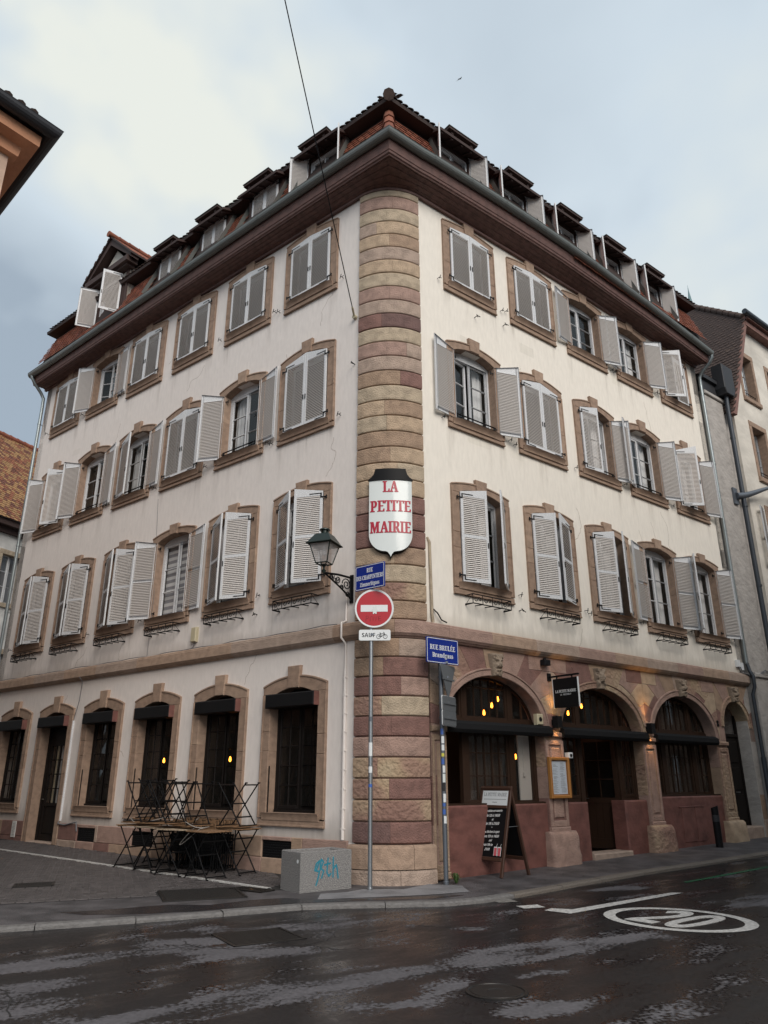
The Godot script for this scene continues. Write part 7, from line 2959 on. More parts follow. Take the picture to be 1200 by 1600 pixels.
func shield_sign() -> void:
	var r := PILLAR_R + 0.17
	var mid := (AR - AL) * 0.5
	var y0 := 5.66
	var wx := at(PC + Vector3(sin(mid), 0, cos(mid)) * r + Vector3.UP * y0, mid)
	var s := thing("shield_sign", "large white shield sign with red lettering on the rounded corner", "shop sign", wx)
	# outline in arc length (x) and height
	var half := PackedVector2Array([Vector2(0.0, 0.0)])
	half.append(Vector2(0.022, 0.05))
	half.append(Vector2(0.06, 0.10))
	for k in 11:
		var a := PI * 0.5 * k / 10.0
		half.append(Vector2(0.10 + 0.335 * sin(a), 0.115 + 0.36 * (1.0 - cos(a))))
	half.append(Vector2(0.435, 1.60))
	var bend := func(x: float, y: float, o: float) -> Vector3:
		var a := mid + x / r
		return PC + Vector3(sin(a), 0, cos(a)) * (r + o) + Vector3.UP * (y0 + y)
	var f := MB.new()
	var side := MB.new()
	var cols := 20
	for i in half.size() - 1:
		for j in cols:
			var q := []
			for e in [[i, j], [i, j + 1], [i + 1, j + 1], [i + 1, j]]:
				var w: float = half[e[0]].x
				q.append(bend.call(lerpf(-w, w, float(e[1]) / cols), half[e[0]].y, 0.0))
			var nn := []
			for e in [[i, j], [i, j + 1], [i + 1, j + 1], [i + 1, j]]:
				var a: float = mid + lerpf(-half[e[0]].x, half[e[0]].x, float(e[1]) / cols) / r
				nn.append(Vector3(sin(a), 0, cos(a)))
			f.squad(q[0], q[1], q[2], q[3], nn[0], nn[1], nn[2], nn[3])
		for k in [-1, 1]:
			var a: Vector3 = bend.call(half[i].x * k, half[i].y, 0.0)
			var c: Vector3 = bend.call(half[i + 1].x * k, half[i + 1].y, 0.0)
			var ab: Vector3 = bend.call(half[i].x * k * 1.03, half[i].y - 0.03, -0.14)
			var cb: Vector3 = bend.call(half[i + 1].x * k * 1.03, half[i + 1].y - 0.03, -0.14)
			if k > 0:
				side.quad(a, ab, cb, c)
			else:
				side.quad(ab, a, c, cb)
	obj(s, "face", f.done(), M.shield_white)
	# black cap with concave shoulders
	var cap := [[0.455, 1.60], [0.455, 1.625], [0.385, 1.67], [0.335, 1.73], [0.315, 1.80], [0.305, 1.845]]
	for i in cap.size() - 1:
		for j in cols:
			var q := []
			for e in [[i, j], [i, j + 1], [i + 1, j + 1], [i + 1, j]]:
				var w: float = cap[e[0]][0]
				q.append(bend.call(lerpf(-w, w, float(e[1]) / cols), cap[e[0]][1], 0.02))
			side.quad(q[0], q[1], q[2], q[3])
		for k in [-1, 1]:
			var a: Vector3 = bend.call(cap[i][0] * k, cap[i][1], 0.02)
			var c: Vector3 = bend.call(cap[i + 1][0] * k, cap[i + 1][1], 0.02)
			var ab: Vector3 = bend.call(cap[i][0] * k, cap[i][1], -0.14)
			var cb: Vector3 = bend.call(cap[i + 1][0] * k, cap[i + 1][1], -0.14)
			if k > 0:
				side.quad(a, ab, cb, c)
			else:
				side.quad(ab, a, c, cb)
	for j in cols:
		var q := []
		for e in [[j, 0.02], [j + 1, 0.02], [j + 1, -0.14], [j, -0.14]]:
			q.append(bend.call(lerpf(-0.455, 0.455, float(e[0]) / cols), 1.60, e[1]))
		side.quad(q[3], q[2], q[1], q[0])
	obj(s, "black_edge", side.done(), M.black_metal)
	# letters, bent round the sign
	for l in [["LA", 0.24, 1.455, 0.66, -0.006], ["LA", 0.24, 1.455, 0.66, 0.006], ["PETITE", 0.24, 1.045, 0.68, -0.006], ["PETITE", 0.24, 1.045, 0.68, 0.006], ["MAIRIE", 0.24, 0.605, 0.645, -0.006], ["MAIRIE", 0.24, 0.605, 0.645, 0.006]]:
		var w := words(l[0], l[1], true, "Droid Serif", 0.006, 1.0)
		var arr: Array = w[0].get_mesh_arrays()
		var v: PackedVector3Array = arr[Mesh.ARRAY_VERTEX]
		var nrm: PackedVector3Array = arr[Mesh.ARRAY_NORMAL]
		for k in v.size():
			var a: float = mid + (v[k].x * l[3] + l[4]) / r
			v[k] = bend.call(v[k].x * l[3] + l[4], v[k].y + l[2], 0.004 + v[k].z + l[4] * 0.05)
			nrm[k] = Basis(Vector3.UP, a) * nrm[k]
		var out := []
		out.resize(Mesh.ARRAY_MAX)
		out[Mesh.ARRAY_VERTEX] = v
		out[Mesh.ARRAY_NORMAL] = nrm
		out[Mesh.ARRAY_INDEX] = arr[Mesh.ARRAY_INDEX]
		var m := ArrayMesh.new()
		m.add_surface_from_arrays(Mesh.PRIMITIVE_TRIANGLES, out)
		obj(s, "lettering", m, M.letter_red)


func lantern() -> void:
	var wx := XF("L", 0.97)
	var o := thing("wall_lantern", "old green street lantern on a scrolled iron bracket at the corner", "lantern", XF("L", 0.97, 5.2, 0.0))
	var b := MB.new()
	b.t = wx
	b.box(Vector3(-0.04, 4.86, 0.0), Vector3(0.04, 5.42, 0.03))
	b.tube(PackedVector3Array([Vector3(0, 5.36, 0.02), Vector3(0, 5.35, 0.4), Vector3(0, 5.30, 0.82)]), 0.022, 7)
	var p := PackedVector3Array()
	for k in 13:
		var t := k / 12.0
		p.append(Vector3(0, 4.92 + 0.38 * pow(t, 0.8), 0.03 + 0.76 * t))
	b.tube(p, 0.018, 7)
	for q in [[0.17, 5.20, 0.125, 1], [0.42, 5.25, 0.075, -1], [0.60, 5.26, 0.05, 1], [0.13, 5.02, 0.06, -1], [0.30, 5.12, 0.05, 1]]:
		var sp_ := PackedVector3Array()
		for k in 25:
			var a := k * 0.44
			var rr: float = q[2] * (1.0 - k / 30.0)
			sp_.append(Vector3(0, q[1] + rr * sin(a * q[3]), q[0] + rr * cos(a)))
		b.tube(sp_, 0.011, 5)
	b.bar(Vector3(0, 5.36, 0.05), Vector3(0, 4.9, 0.05), 0.016)
	obj(o, "bracket", b.done(), M.iron)
	var c := wx * Transform3D(Basis(Vector3.UP, 0.30).scaled(Vector3.ONE * 0.87), Vector3(0, 5.33, 0.82))
	var g := MB.new()
	g.t = c
	g.lathe(PackedVector2Array([Vector2(0.0, -0.05), Vector2(0.035, -0.04), Vector2(0.05, 0.02), Vector2(0.022, 0.05), Vector2(0.022, 0.10), Vector2(0.07, 0.13), Vector2(0.075, 0.15), Vector2(0.0, 0.15)]), 12)
	# glass frustum of four sides: bars, rims
	var lo := 0.135
	var hi := 0.245
	var ya := 0.17
	var yb := 0.60
	for k in 4:
		var a := PI * 0.25 + PI * 0.5 * k
		var a2 := a + PI * 0.5
		var d := Vector3(sin(a), 0, cos(a)) * sqrt(2.0)
		var d2 := Vector3(sin(a2), 0, cos(a2)) * sqrt(2.0)
		g.bar(d * lo + Vector3.UP * ya, d * hi + Vector3.UP * yb, 0.014, 5)
		g.bar(d * lo + Vector3.UP * ya, d2 * lo + Vector3.UP * ya, 0.015, 5)
		g.bar(d * hi + Vector3.UP * yb, d2 * hi + Vector3.UP * yb, 0.016, 5)
		g.bar(d * 0.05 + Vector3.UP * 0.13, d * lo + Vector3.UP * ya, 0.012, 5)
	obj(o, "frame", g.done(), M.lamp_green)
	for k in 4:
		var a := PI * 0.25 + PI * 0.5 * k
		var a2 := a + PI * 0.5
		var d := Vector3(sin(a), 0, cos(a)) * sqrt(2.0)
		var d2 := Vector3(sin(a2), 0, cos(a2)) * sqrt(2.0)
		var q := MB.new()
		q.t = c
		q.quad(d * lo + Vector3.UP * ya, d2 * lo + Vector3.UP * ya, d2 * hi + Vector3.UP * yb, d * hi + Vector3.UP * yb)
		obj(o, "glass_pane", q.done(), M.lantern_glass)
	var r := MB.new()
	r.t = c
	var prof := [[0.30, 0.585], [0.31, 0.60], [0.27, 0.645], [0.175, 0.80], [0.165, 0.82], [0.10, 0.85], [0.075, 0.86]]
	for i in prof.size() - 1:
		for k in 4:
			var a := PI * 0.25 + PI * 0.5 * k
			var a2 := a + PI * 0.5
			var d := Vector3(sin(a), 0, cos(a)) * sqrt(2.0)
			var d2 := Vector3(sin(a2), 0, cos(a2)) * sqrt(2.0)
			r.quad(d * prof[i][0] + Vector3.UP * prof[i][1], d2 * prof[i][0] + Vector3.UP * prof[i][1], d2 * prof[i + 1][0] + Vector3.UP * prof[i + 1][1], d * prof[i + 1][0] + Vector3.UP * prof[i + 1][1])
	r.lathe(PackedVector2Array([Vector2(0.085, 0.85), Vector2(0.085, 0.92), Vector2(0.125, 0.93), Vector2(0.12, 0.955), Vector2(0.06, 0.985), Vector2(0.02, 1.0), Vector2(0.0, 1.0)]), 12)
	obj(o, "hood", r.done(), M.lamp_green)
	var bl := MB.new()
	bl.t = c
	bl.lathe(PackedVector2Array([Vector2(0.0, 0.34), Vector2(0.05, 0.37), Vector2(0.06, 0.44), Vector2(0.04, 0.52), Vector2(0.03, 0.60)]), 12)
	obj(o, "reflector", bl.done(), M.sign_white)


func chalkboard() -> void:
	var fr := on_ground(Vector3(2.07, 0, -14.50))
	var dirn := -NR   # along the board, away from the street
	var nout := -UR   # the written side faces the corner
	var w := 0.66
	# board axes: x to the right as read, y up the slope, z out of the written face
	var lean := deg_to_rad(14.0)
	var up := (Vector3.UP * cos(lean) + UR * sin(lean)).normalized()
	var big := 1.19
	var bx := Transform3D(Basis(NR, up, NR.cross(up)).scaled(Vector3.ONE * big), fr + dirn * w * big)
	var o := thing("chalkboard_stand", "dark wooden folding chalkboard with chalk handwriting standing on the pavement", "chalkboard", at(fr))
	var f := MB.new()
	f.bev(Vector3(0, 0, -0.03), Vector3(0.055, 1.32, 0.0), 0.006)
	f.bev(Vector3(w - 0.055, 0, -0.03), Vector3(w, 1.32, 0.0), 0.006)
	f.bev(Vector3(0.055, 1.265, -0.03), Vector3(w - 0.055, 1.32, -0.001), 0.006)
	f.bev(Vector3(0.055, 0.22, -0.03), Vector3(w - 0.055, 0.275, -0.001), 0.006)
	f.bev(Vector3(0.055, 0.985, -0.03), Vector3(w - 0.055, 1.03, -0.001), 0.006)
	obj(o, "frame", f.done(), M.wood_board, bx)
	var p := MB.new()
	p.box(Vector3(0.05, 0.27, -0.022), Vector3(w - 0.05, 0.99, -0.010))
	obj(o, "slate", p.done(), M.board_black, bx)
	var h := MB.new()
	h.box(Vector3(0.05, 1.03, -0.020), Vector3(w - 0.05, 1.27, -0.006))
	obj(o, "header_card", h.done(), M.sign_white, bx)
	write(o, "LA PETITE MAIRIE", 0.052, M.letter_grey, bx * Transform3D(Basis(), Vector3(w * 0.5, 1.19, -0.006)), false, "Droid Serif", 0.78)
	var ln := MB.new()
	ln.box(Vector3(0.09, 1.115, -0.006), Vector3(w - 0.09, 1.121, -0.004))
	obj(o, "rule", ln.done(), M.letter_grey, bx)
	write(o, "restaurant", 0.018, M.letter_grey, bx * Transform3D(Basis(), Vector3(w * 0.5, 1.075, -0.006)), false, "Droid Sans", 0.9)
	var lines := [["La cuisine est ouverte", 0.035, 0.945], ["de 12h à 14h30", 0.040, 0.875], ["et", 0.035, 0.815], ["de 19h à 21h30", 0.040, 0.755], ["~", 0.045, 0.70], ["The kitchen is open", 0.036, 0.635], ["from 12h to 14h30", 0.038, 0.570], ["and", 0.034, 0.510], ["from 19h to", 0.038, 0.445], ["21h30", 0.038, 0.380]]
	for l in lines:
		var t := write(o, l[0], l[1], M.chalk, bx, true, "Droid Sans", 0.8, 0.002)
		t.global_transform = bx * Transform3D(Basis(Vector3(0.74, 0.03, 0), Vector3(0.28, 1, 0), Vector3(0, 0, 1)), Vector3(w * 0.5 - (0.05 if l[2] < 0.48 else 0.0), l[2], -0.010))
	var gl := MB.new()   # little chalk drawing of two glasses
	for q in [[0.46, 0.33, "w"], [0.54, 0.33, "w"]]:
		var x: float = q[0]
		gl.box(Vector3(x - 0.028, 0.30, -0.010), Vector3(x + 0.028, 0.41, -0.008))
	obj(o, "chalk_drawing", gl.done(), M.chalk_pink, bx)
	var g2 := MB.new()
	for x in [0.46, 0.54]:
		g2.box(Vector3(x - 0.032, 0.41, -0.010), Vector3(x + 0.032, 0.425, -0.008))
		g2.box(Vector3(x - 0.034, 0.295, -0.010), Vector3(x - 0.028, 0.42, -0.0075))
		g2.box(Vector3(x + 0.028, 0.295, -0.010), Vector3(x + 0.034, 0.42, -0.0075))
		g2.bar(Vector3(x + 0.01, 0.42, -0.009), Vector3(x + 0.03, 0.47, -0.009), 0.003, 4)
	obj(o, "chalk_drawing", g2.done(), M.chalk, bx)
	# rear leaf
	var up2 := (Vector3.UP * cos(lean) - UR * sin(lean)).normalized()
	var rx := Transform3D(Basis(NR, up2, NR.cross(up2)).scaled(Vector3.ONE * big), fr + dirn * w * big + UR * 2.0 * 1.32 * big * sin(lean))
	var r := MB.new()
	r.bev(Vector3(0, 0, 0.0), Vector3(0.055, 1.30, 0.03), 0.006)
	r.bev(Vector3(w - 0.055, 0, 0.0), Vector3(w, 1.30, 0.03), 0.006)
	r.bev(Vector3(0.055, 1.25, 0.0), Vector3(w - 0.055, 1.30, 0.03), 0.006)
	r.bev(Vector3(0.055, 0.22, 0.0), Vector3(w - 0.055, 0.275, 0.03), 0.006)
	obj(o, "rear_frame", r.done(), M.wood_board, rx)
	var rp := MB.new()
	rp.box(Vector3(0.05, 0.27, 0.008), Vector3(w - 0.05, 1.26, 0.02))
	obj(o, "rear_slate", rp.done(), M.board_black, rx)
	var st_ := MB.new()
	for x in [0.02, w - 0.02]:
		var a := bx * Vector3(x, 0.72, -0.03)
		var c := rx * Vector3(x, 0.72, 0.0)
		st_.bar(a, c, 0.006, 5)
	obj(o, "stay", st_.done(), M.steel)


# ---------------------------------------------------------------- stacked terrace furniture

func rod(b: MB, a: Vector3, c: Vector3) -> void:
	b.bar(a, c, 0.0135, 5)


func table_model(called: String, label: String, pale: bool) -> Node3D:
	# folding bistro table, legs crossed, standing on y = 0, its crossed frames seen from the front
	var o := thing(called, label, "folding table", Transform3D.IDENTITY, "folding terrace tables stacked on the left pavement")
	var w := 0.66
	var d := 0.56
	var h := 0.78
	for k in 7:
		var z := -d * 0.5 + (k + 0.5) * d / 7.0
		var s := MB.new()
		s.t = Transform3D(Basis(Vector3.RIGHT, -PI / 2), Vector3(0, h, z))
		s.prism(PackedVector2Array([Vector2(-w * 0.5, -0.034), Vector2(w * 0.5, -0.034), Vector2(w * 0.5, 0.034), Vector2(-w * 0.5, 0.034)]), -0.016, 0.002, 0.004)
		obj(o, "slat", s.done(), M.wood_table_pale if pale and k > 3 else M.wood_table)
	var f := MB.new()
	for x in [-0.26, 0.26]:
		f.box(Vector3(x - 0.012, h - 0.034, -d * 0.5 + 0.01), Vector3(x + 0.012, h - 0.017, d * 0.5 - 0.01))
	obj(o, "rail", f.done(), M.iron)
	for s in [-1, 1]:
		var l := MB.new()
		var z = 0.235 * s
		rod(l, Vector3(-0.31, 0.0, z), Vector3(0.25, h - 0.03, z))
		rod(l, Vector3(0.31, 0.0, z - 0.03 * s), Vector3(-0.25, h - 0.03, z - 0.03 * s))
		rod(l, Vector3(-0.34, 0.006, z), Vector3(-0.29, 0.006, z))
		rod(l, Vector3(0.34, 0.006, z - 0.03 * s), Vector3(0.29, 0.006, z - 0.03 * s))
		obj(o, "crossed_legs", l.done(), M.iron)
	for q in [[-0.285, 0.04, 0.235], [0.285, 0.04, 0.205], [0.0, h * 0.5 - 0.015, 0.235], [0.16, h * 0.78, 0.235]]:
		var c := MB.new()
		rod(c, Vector3(q[0], q[1], -q[2]), Vector3(q[0], q[1], q[2]))
		obj(o, "cross_bar", c.done(), M.iron)
	return o


func chair_model() -> Node3D:
	# folding slatted chair, folded flat: the frame stands upright
	var o := thing("folded_chair", "", "folding chair", Transform3D.IDENTITY, "folded slatted chairs stacked under the tables")
	var f := MB.new()
	for s in [-1, 1]:
		rod(f, Vector3(0.20 * s, 0.0, 0.0), Vector3(0.20 * s, 0.88, -0.02))
		rod(f, Vector3(0.17 * s, 0.02, 0.03), Vector3(0.17 * s, 0.62, 0.015))
	rod(f, Vector3(-0.20, 0.05, 0.0), Vector3(0.20, 0.05, 0.0))
	rod(f, Vector3(-0.17, 0.06, 0.03), Vector3(0.17, 0.06, 0.03))
	obj(o, "frame", f.done(), M.iron)
	for k in 2:
		var b := MB.new()
		b.box(Vector3(-0.21, 0.70 + k * 0.10, -0.012), Vector3(0.21, 0.77 + k * 0.10, 0.006))
		obj(o, "back_slat", b.done(), M.wood_table)
	for k in 6:
		var b := MB.new()
		b.box(Vector3(-0.19, 0.28 + k * 0.058, 0.012), Vector3(0.19, 0.325 + k * 0.058, 0.028))
		obj(o, "seat_slat", b.done(), M.black_metal)
	return o


func copy_of(o: Node3D, label: String, world: Transform3D) -> Node3D:
	var c := o.duplicate()
	add_child(c, true)
	c.global_transform = world
	c.set_meta("label", label)
	return c


func left_ground(s: float, o: float, y := 0.0) -> Vector3:
	return on_ground(FP("L", s, 0, o)) + Vector3.UP * y


const ORD := ["first", "second", "third", "fourth", "fifth", "sixth", "seventh", "eighth", "ninth"]


func build_tables() -> void:
	var wb := Basis(-UL, Vector3.UP, NL)
	# s, distance from the wall, turn, where it stands
	var spots := [[3.25, 0.55, 0.05, "at the right end against the wall"], [3.25, 1.25, -0.04, "at the front right of the stack"], [4.05, 1.30, 0.10, "second from the right in the front row"], [4.80, 1.28, -0.08, "third from the right in the front row"], [5.55, 1.20, 0.07, "at the front left of the stack"], [5.60, 0.52, -0.05, "at the left end against the wall"]]
	var t0: Node3D = null
	var t1: Node3D = null
	for i in spots.size():
		var q: Array = spots[i]
		var x := Transform3D(wb * Basis(Vector3.UP, q[2]), left_ground(q[0], q[1]))
		var label := "upright folding bistro table %s" % q[3]
		if i == 0:
			t0 = table_model("bistro_table", label, false)
			t0.global_transform = x
		elif i == 2:
			t1 = table_model("bistro_table_pale", label, true)
			t1.name = "bistro_table_002"
			t1.global_transform = x
		else:
			copy_of(t1 if i == 3 else t0, label, x)
	var ups := [[3.28, 0.58, 0.22, "top at the right end against the wall"], [3.95, 1.12, -0.12, "top in the front row, nearest the planter"], [4.50, 1.30, 0.14, "top in the middle of the front row"], [4.95, 0.75, -0.18, "top in the middle near the wall"], [5.35, 1.22, 0.05, "top at the front left"], [5.72, 0.70, 0.16, "top at the left end near the wall"]]
	for i in ups.size():
		var q: Array = ups[i]
		var p := left_ground(q[0], q[1], 1.585 + 0.024 * (i % 3))
		var x := Transform3D(wb * Basis(Vector3.UP, q[2]) * Basis(Vector3(1, 0, 0), PI), p)
		copy_of(t0, "upturned folding bistro table, %s" % q[3], x)
	var ch := chair_model()
	var n := 9
	for i in n:
		var p := left_ground(4.42 + 0.09 * (i % 2), 0.16 + i * 0.082)
		var x := Transform3D(wb * Basis(Vector3.UP, 0.1 * sin(i * 2.0)), p)
		var c := ch if i == 0 else copy_of(ch, "", x)
		c.global_transform = x
		c.set_meta("label", "folded slat chair, %s from the wall in the middle row under the tables" % ORD[i])
	for i in 7:
		var p := left_ground(3.98 + 0.05 * (i % 2), 0.18 + i * 0.08)
		var c := copy_of(ch, "folded slat chair, %s from the wall in the right row under the tables" % ORD[i], Transform3D(wb * Basis(Vector3.UP, 0.1 * sin(i * 3.0)), p))
	for i in 7:
		var p := left_ground(4.95 + 0.05 * (i % 2), 0.18 + i * 0.08)
		var c := copy_of(ch, "folded slat chair, %s from the wall in the left row under the tables" % ORD[i], Transform3D(wb * Basis(Vector3.UP, 0.1 * sin(i * 3.0)), p))
	# the cable that locks them together
	var b := MB.new()
	var pts := PackedVector3Array()
	for k in 33:
		var t := k / 32.0
		var s := 5.9 - 2.5 * t
		pts.append(left_ground(s, 0.95 + 0.45 * sin(t * 9.0), 0.815 + 0.10 * sin(t * 13.0) * sin(t * 13.0)))
	for k in 9:
		var t := k / 8.0
		pts.append(left_ground(3.4 + 0.55 * sin(t * PI * 0.9), 1.35, 0.81 - 0.30 * sin(t * PI)))
	b.tube(pts, 0.007, 5)
	var cable := obj(self, "lock_cable", b.done(), M.copper_cable)
	tag(cable, "thin pale cable looped over the stacked tables and hanging in front", "cable")


# ---------------------------------------------------------------- fittings on the walls

func pendant(p: Vector3, label: String, drop: float) -> void:
	var o := thing("pendant_lamp", label, "lamp", at(p), "bare bulbs hanging in the dining room")
	var b := MB.new()
	b.t = at(p)
	b.lathe(PackedVector2Array([Vector2(0.0, -0.042), Vector2(0.021, -0.03), Vector2(0.029, 0.0), Vector2(0.021, 0.034), Vector2(0.014, 0.07)]), 10)
	obj(o, "bulb", b.done(), M.bulb)
	var c := MB.new()
	c.t = at(p)
	c.lathe(PackedVector2Array([Vector2(0.018, 0.07), Vector2(0.02, 0.12), Vector2(0.004, 0.13), Vector2(0.004, drop), Vector2(0.0, drop)]), 8)
	obj(o, "cord", c.done(), M.iron)
	var l := OmniLight3D.new()
	l.name = "bulb_light"
	o.add_child(l)
	l.global_position = p
	l.light_color = Color(1.0, 0.62, 0.28)
	l.light_energy = 0.016
	l.light_size = 0.04
	l.omni_range = 12.0
	l.omni_attenuation = 2.0
	l.shadow_enabled = true


func wall_lamp(s: float, label: String) -> void:
	var wx := XF("R", s, 2.76, 0.0)
	var o := thing("wall_lamp", label, "wall lamp", wx, "black up and down lamps on the piers")
	var b := MB.new()
	for q in [[-0.075, -0.065], [0.065, 0.075]]:
		b.box(Vector3(q[0], -0.12, 0.06), Vector3(q[1], 0.12, 0.20))
	b.box(Vector3(-0.065, -0.12, 0.06), Vector3(0.065, 0.12, 0.07))
	b.box(Vector3(-0.065, -0.12, 0.19), Vector3(0.065, 0.12, 0.20))
	b.box(Vector3(-0.03, -0.05, 0.0), Vector3(0.03, 0.05, 0.06))
	obj(o, "case", b.done(), M.black_metal, wx)
	for k in [-1, 1]:
		var g := MB.new()
		g.cbox(Vector3(0, 0.10 * k, 0.13), Vector3(0.10, 0.012, 0.10))
		obj(o, "lamp_glass", g.done(), M.lamp_glow, wx)
		var l := SpotLight3D.new()
		l.name = "beam"
		o.add_child(l, true)
		l.global_transform = wx * Transform3D(Basis(Vector3.RIGHT, PI * 0.5 * k), Vector3(0, 0.125 * k, 0.13))
		l.light_color = Color(1.0, 0.74, 0.42)
		l.light_energy = 0.36 if k > 0 else 0.22
		l.spot_angle = 38.0
		l.spot_angle_attenuation = 0.9
		l.spot_range = 6.0
		l.spot_attenuation = 2.0
		l.light_size = 0.04
		l.shadow_enabled = true


func build_small_things() -> void:
	wall_lamp(4.38, "black wall lamp under the hanging black sign")
	wall_lamp(7.80, "black wall lamp between the second and third arches")
	for q in [["L", 7.75, 2.06, -0.85, "bulb behind the fourth left window from the corner, beside the stacked tables"], ["L", 5.35, 2.05, -0.9, "bulb behind the window above the stacked tables"], ["R", 3.55, 3.12, -0.95, "left high bulb in the first arch"], ["R", 3.25, 2.95, -0.9, "lowest high bulb in the first arch"], ["R", 3.85, 3.28, -1.05, "right high bulb in the first arch"], ["R", 4.32, 2.08, -1.05, "low bulb beside the white panel in the first arch"], ["R", 6.25, 3.10, -1.05, "left bulb behind the hanging black sign"], ["R", 6.85, 3.30, -1.1, "right bulb behind the fanlight of the second arch"]]:
		var p := FP(q[0], q[1], q[2], q[3])
		pendant(p, "glowing pendant %s" % q[4], 4.08 - q[2])
	# menu case on the first pier
	var mx := XF("R", 4.38, 1.66, 0.04)
	var m := thing("menu_case", "honey coloured wooden menu case on the pier beside the door", "menu case", mx)
	var b := MB.new()
	for q in [[-0.315, -0.255, -0.40, 0.40], [0.255, 0.315, -0.40, 0.40], [-0.255, 0.255, 0.34, 0.40], [-0.255, 0.255, -0.40, -0.34]]:
		b.bev(Vector3(q[0], q[2], 0.0), Vector3(q[1], q[3], 0.075), 0.01)
	b.box(Vector3(-0.3, -0.39, 0.0), Vector3(0.3, 0.39, 0.02))
	obj(m, "frame", b.done(), M.wood_menu, mx)
	var pb := MB.new()
	pb.box(Vector3(-0.235, -0.32, 0.02), Vector3(0.235, 0.32, 0.030))
	obj(m, "menu_sheet", pb.done(), M.paper, mx)
	var tb := MB.new()
	for c in [-0.21, 0.02]:
		var y := 0.29
		while y > -0.29:
			if rng.randf() < 0.82:
				var x: float = c + rng.randf_range(0.0, 0.04)
				tb.box(Vector3(x, y - 0.006, 0.030), Vector3(c + rng.randf_range(0.10, 0.19), y, 0.0312))
			y -= rng.randf_range(0.016, 0.03)
	obj(m, "menu_print", tb.done(), M.letter_grey, mx)
	var gq := MB.new()
	gq.quad(Vector3(-0.255, -0.34, 0.055), Vector3(0.255, -0.34, 0.055), Vector3(0.255, 0.34, 0.055), Vector3(-0.255, 0.34, 0.055))
	obj(m, "pane", gq.done(), M.glass, mx)
	# hanging sign
	var hx := XF("R", 4.36, 3.36, 0.0)
	var h := thing("hanging_sign", "black hanging sign board on a bracket above the menu case", "shop sign", hx)
	var hb := MB.new()
	hb.box(Vector3(-0.05, 0.26, -0.01), Vector3(0.05, 0.42, 0.03))
	hb.box(Vector3(-0.02, 0.32, 0.03), Vector3(0.02, 0.355, 0.80))
	for z in [0.22, 0.62]:
		hb.box(Vector3(-0.012, 0.27, z - 0.012), Vector3(0.012, 0.32, z + 0.012))
	obj(h, "bracket", hb.done(), M.iron, hx)
	var hp := MB.new()
	hp.box(Vector3(-0.02, -0.32, 0.12), Vector3(0.02, 0.28, 0.76))
	obj(h, "board", hp.done(), M.board_black, hx)
	var hf := MB.new()
	hf.box(Vector3(-0.024, -0.322, 0.105), Vector3(0.024, 0.285, 0.119))
	hf.box(Vector3(-0.022, -0.322, 0.761), Vector3(0.022, 0.282, 0.770))
	obj(h, "edge_strip", hf.done(), M.sign_white, hx)
	for k in [-1, 1]:
		var fx := hx * Transform3D(Basis(Vector3.UP, PI * 0.5 * k), Vector3(0.0202 * k, 0.0, 0.44))
		write(h, "LA PETITE MAIRIE", 0.058, M.sign_white, fx * Transform3D(Basis(), Vector3(0, 0.015, 0)), true, "Droid Serif", 0.72)
		write(h, "LE  BISTROT", 0.034, M.sign_white, fx * Transform3D(Basis(), Vector3(0, -0.055, 0)), false, "Droid Sans", 1.15)
	for q in [[3.92, 2.80, 0.02, 0.09, 0.11, "beige_plastic", "speaker_box", "beige speaker box at the springing of the first arch", "speaker"], [4.78, 2.10, 0.05, 0.07, 0.06, "sign_white", "alarm_box", "small white alarm box beside the top of the menu case", "alarm"]]:
		var x := XF("R", q[0], q[1], q[2])
		var o := thing(q[6], q[7], q[8], x)
		var c := MB.new()
		c.bev(Vector3(-q[3], -q[4], -0.06), Vector3(q[3], q[4], 0.05), 0.015)
		obj(o, "case", c.done(), M[q[5]], x)
		var c2 := MB.new()
		c2.t = x * Transform3D(Basis(Vector3.RIGHT, PI / 2), Vector3(0, 0, 0.05))
		c2.lathe(PackedVector2Array([Vector2(q[3] * 0.55, 0.0), Vector2(q[3] * 0.5, 0.006), Vector2(0.0, 0.004)]), 14)
		obj(o, "grille", c2.done(), M.black_metal)
	var sc := XF("R", 3.93, 4.0, 0.03)
	for q in [[4.20, 3.99, "black spotlight box under the string course by the hanging sign"]]:
		var x := XF("R", q[0], q[1], 0.02)
		var o := thing("floodlight", q[2], "floodlight", x)
		var c := MB.new()
		c.bev(Vector3(-0.10, -0.06, 0.0), Vector3(0.10, 0.06, 0.12), 0.01)
		obj(o, "case", c.done(), M.black_metal, x)
		var a := MB.new()
		a.box(Vector3(-0.03, 0.06, 0.02), Vector3(0.03, 0.10, 0.06))
		obj(o, "bracket", a.done(), M.black_metal, x)
	# intercom in the reveal of the far door
	var ix := XF("R", 12.775, 1.75, -0.20) * Transform3D(Basis(Vector3.UP, -PI / 2), Vector3.ZERO)
	var ic := thing("intercom", "steel intercom panel in the reveal of the far right door", "intercom", ix)
	var ib := MB.new()
	ib.bev(Vector3(-0.12, -0.24, -0.002), Vector3(0.12, 0.24, 0.018), 0.006)
	obj(ic, "plate", ib.done(), M.zinc, ix)
	var ip := MB.new()
	for k in 6:
		ip.cbox(Vector3(0.06, 0.16 - k * 0.035, 0.020), Vector3(0.05, 0.02, 0.006))
	ip.cbox(Vector3(0.0, -0.14, 0.020), Vector3(0.07, 0.07, 0.006))
	obj(ic, "button", ip.done(), M.letter_black, ix)
	write(front_node(), "8", 0.17, M.iron, XF("R", 11.13, 3.02, 0.01), true, "Droid Serif", 0.8, 0.02)
	# left front: cable covers, meter box, loose cables
	var cb := MB.new()
	cb.t = XF("L", 0.0)
	cb.box(Vector3(-10.69, 0.66, 0.0), Vector3(-10.61, 3.10, 0.05))
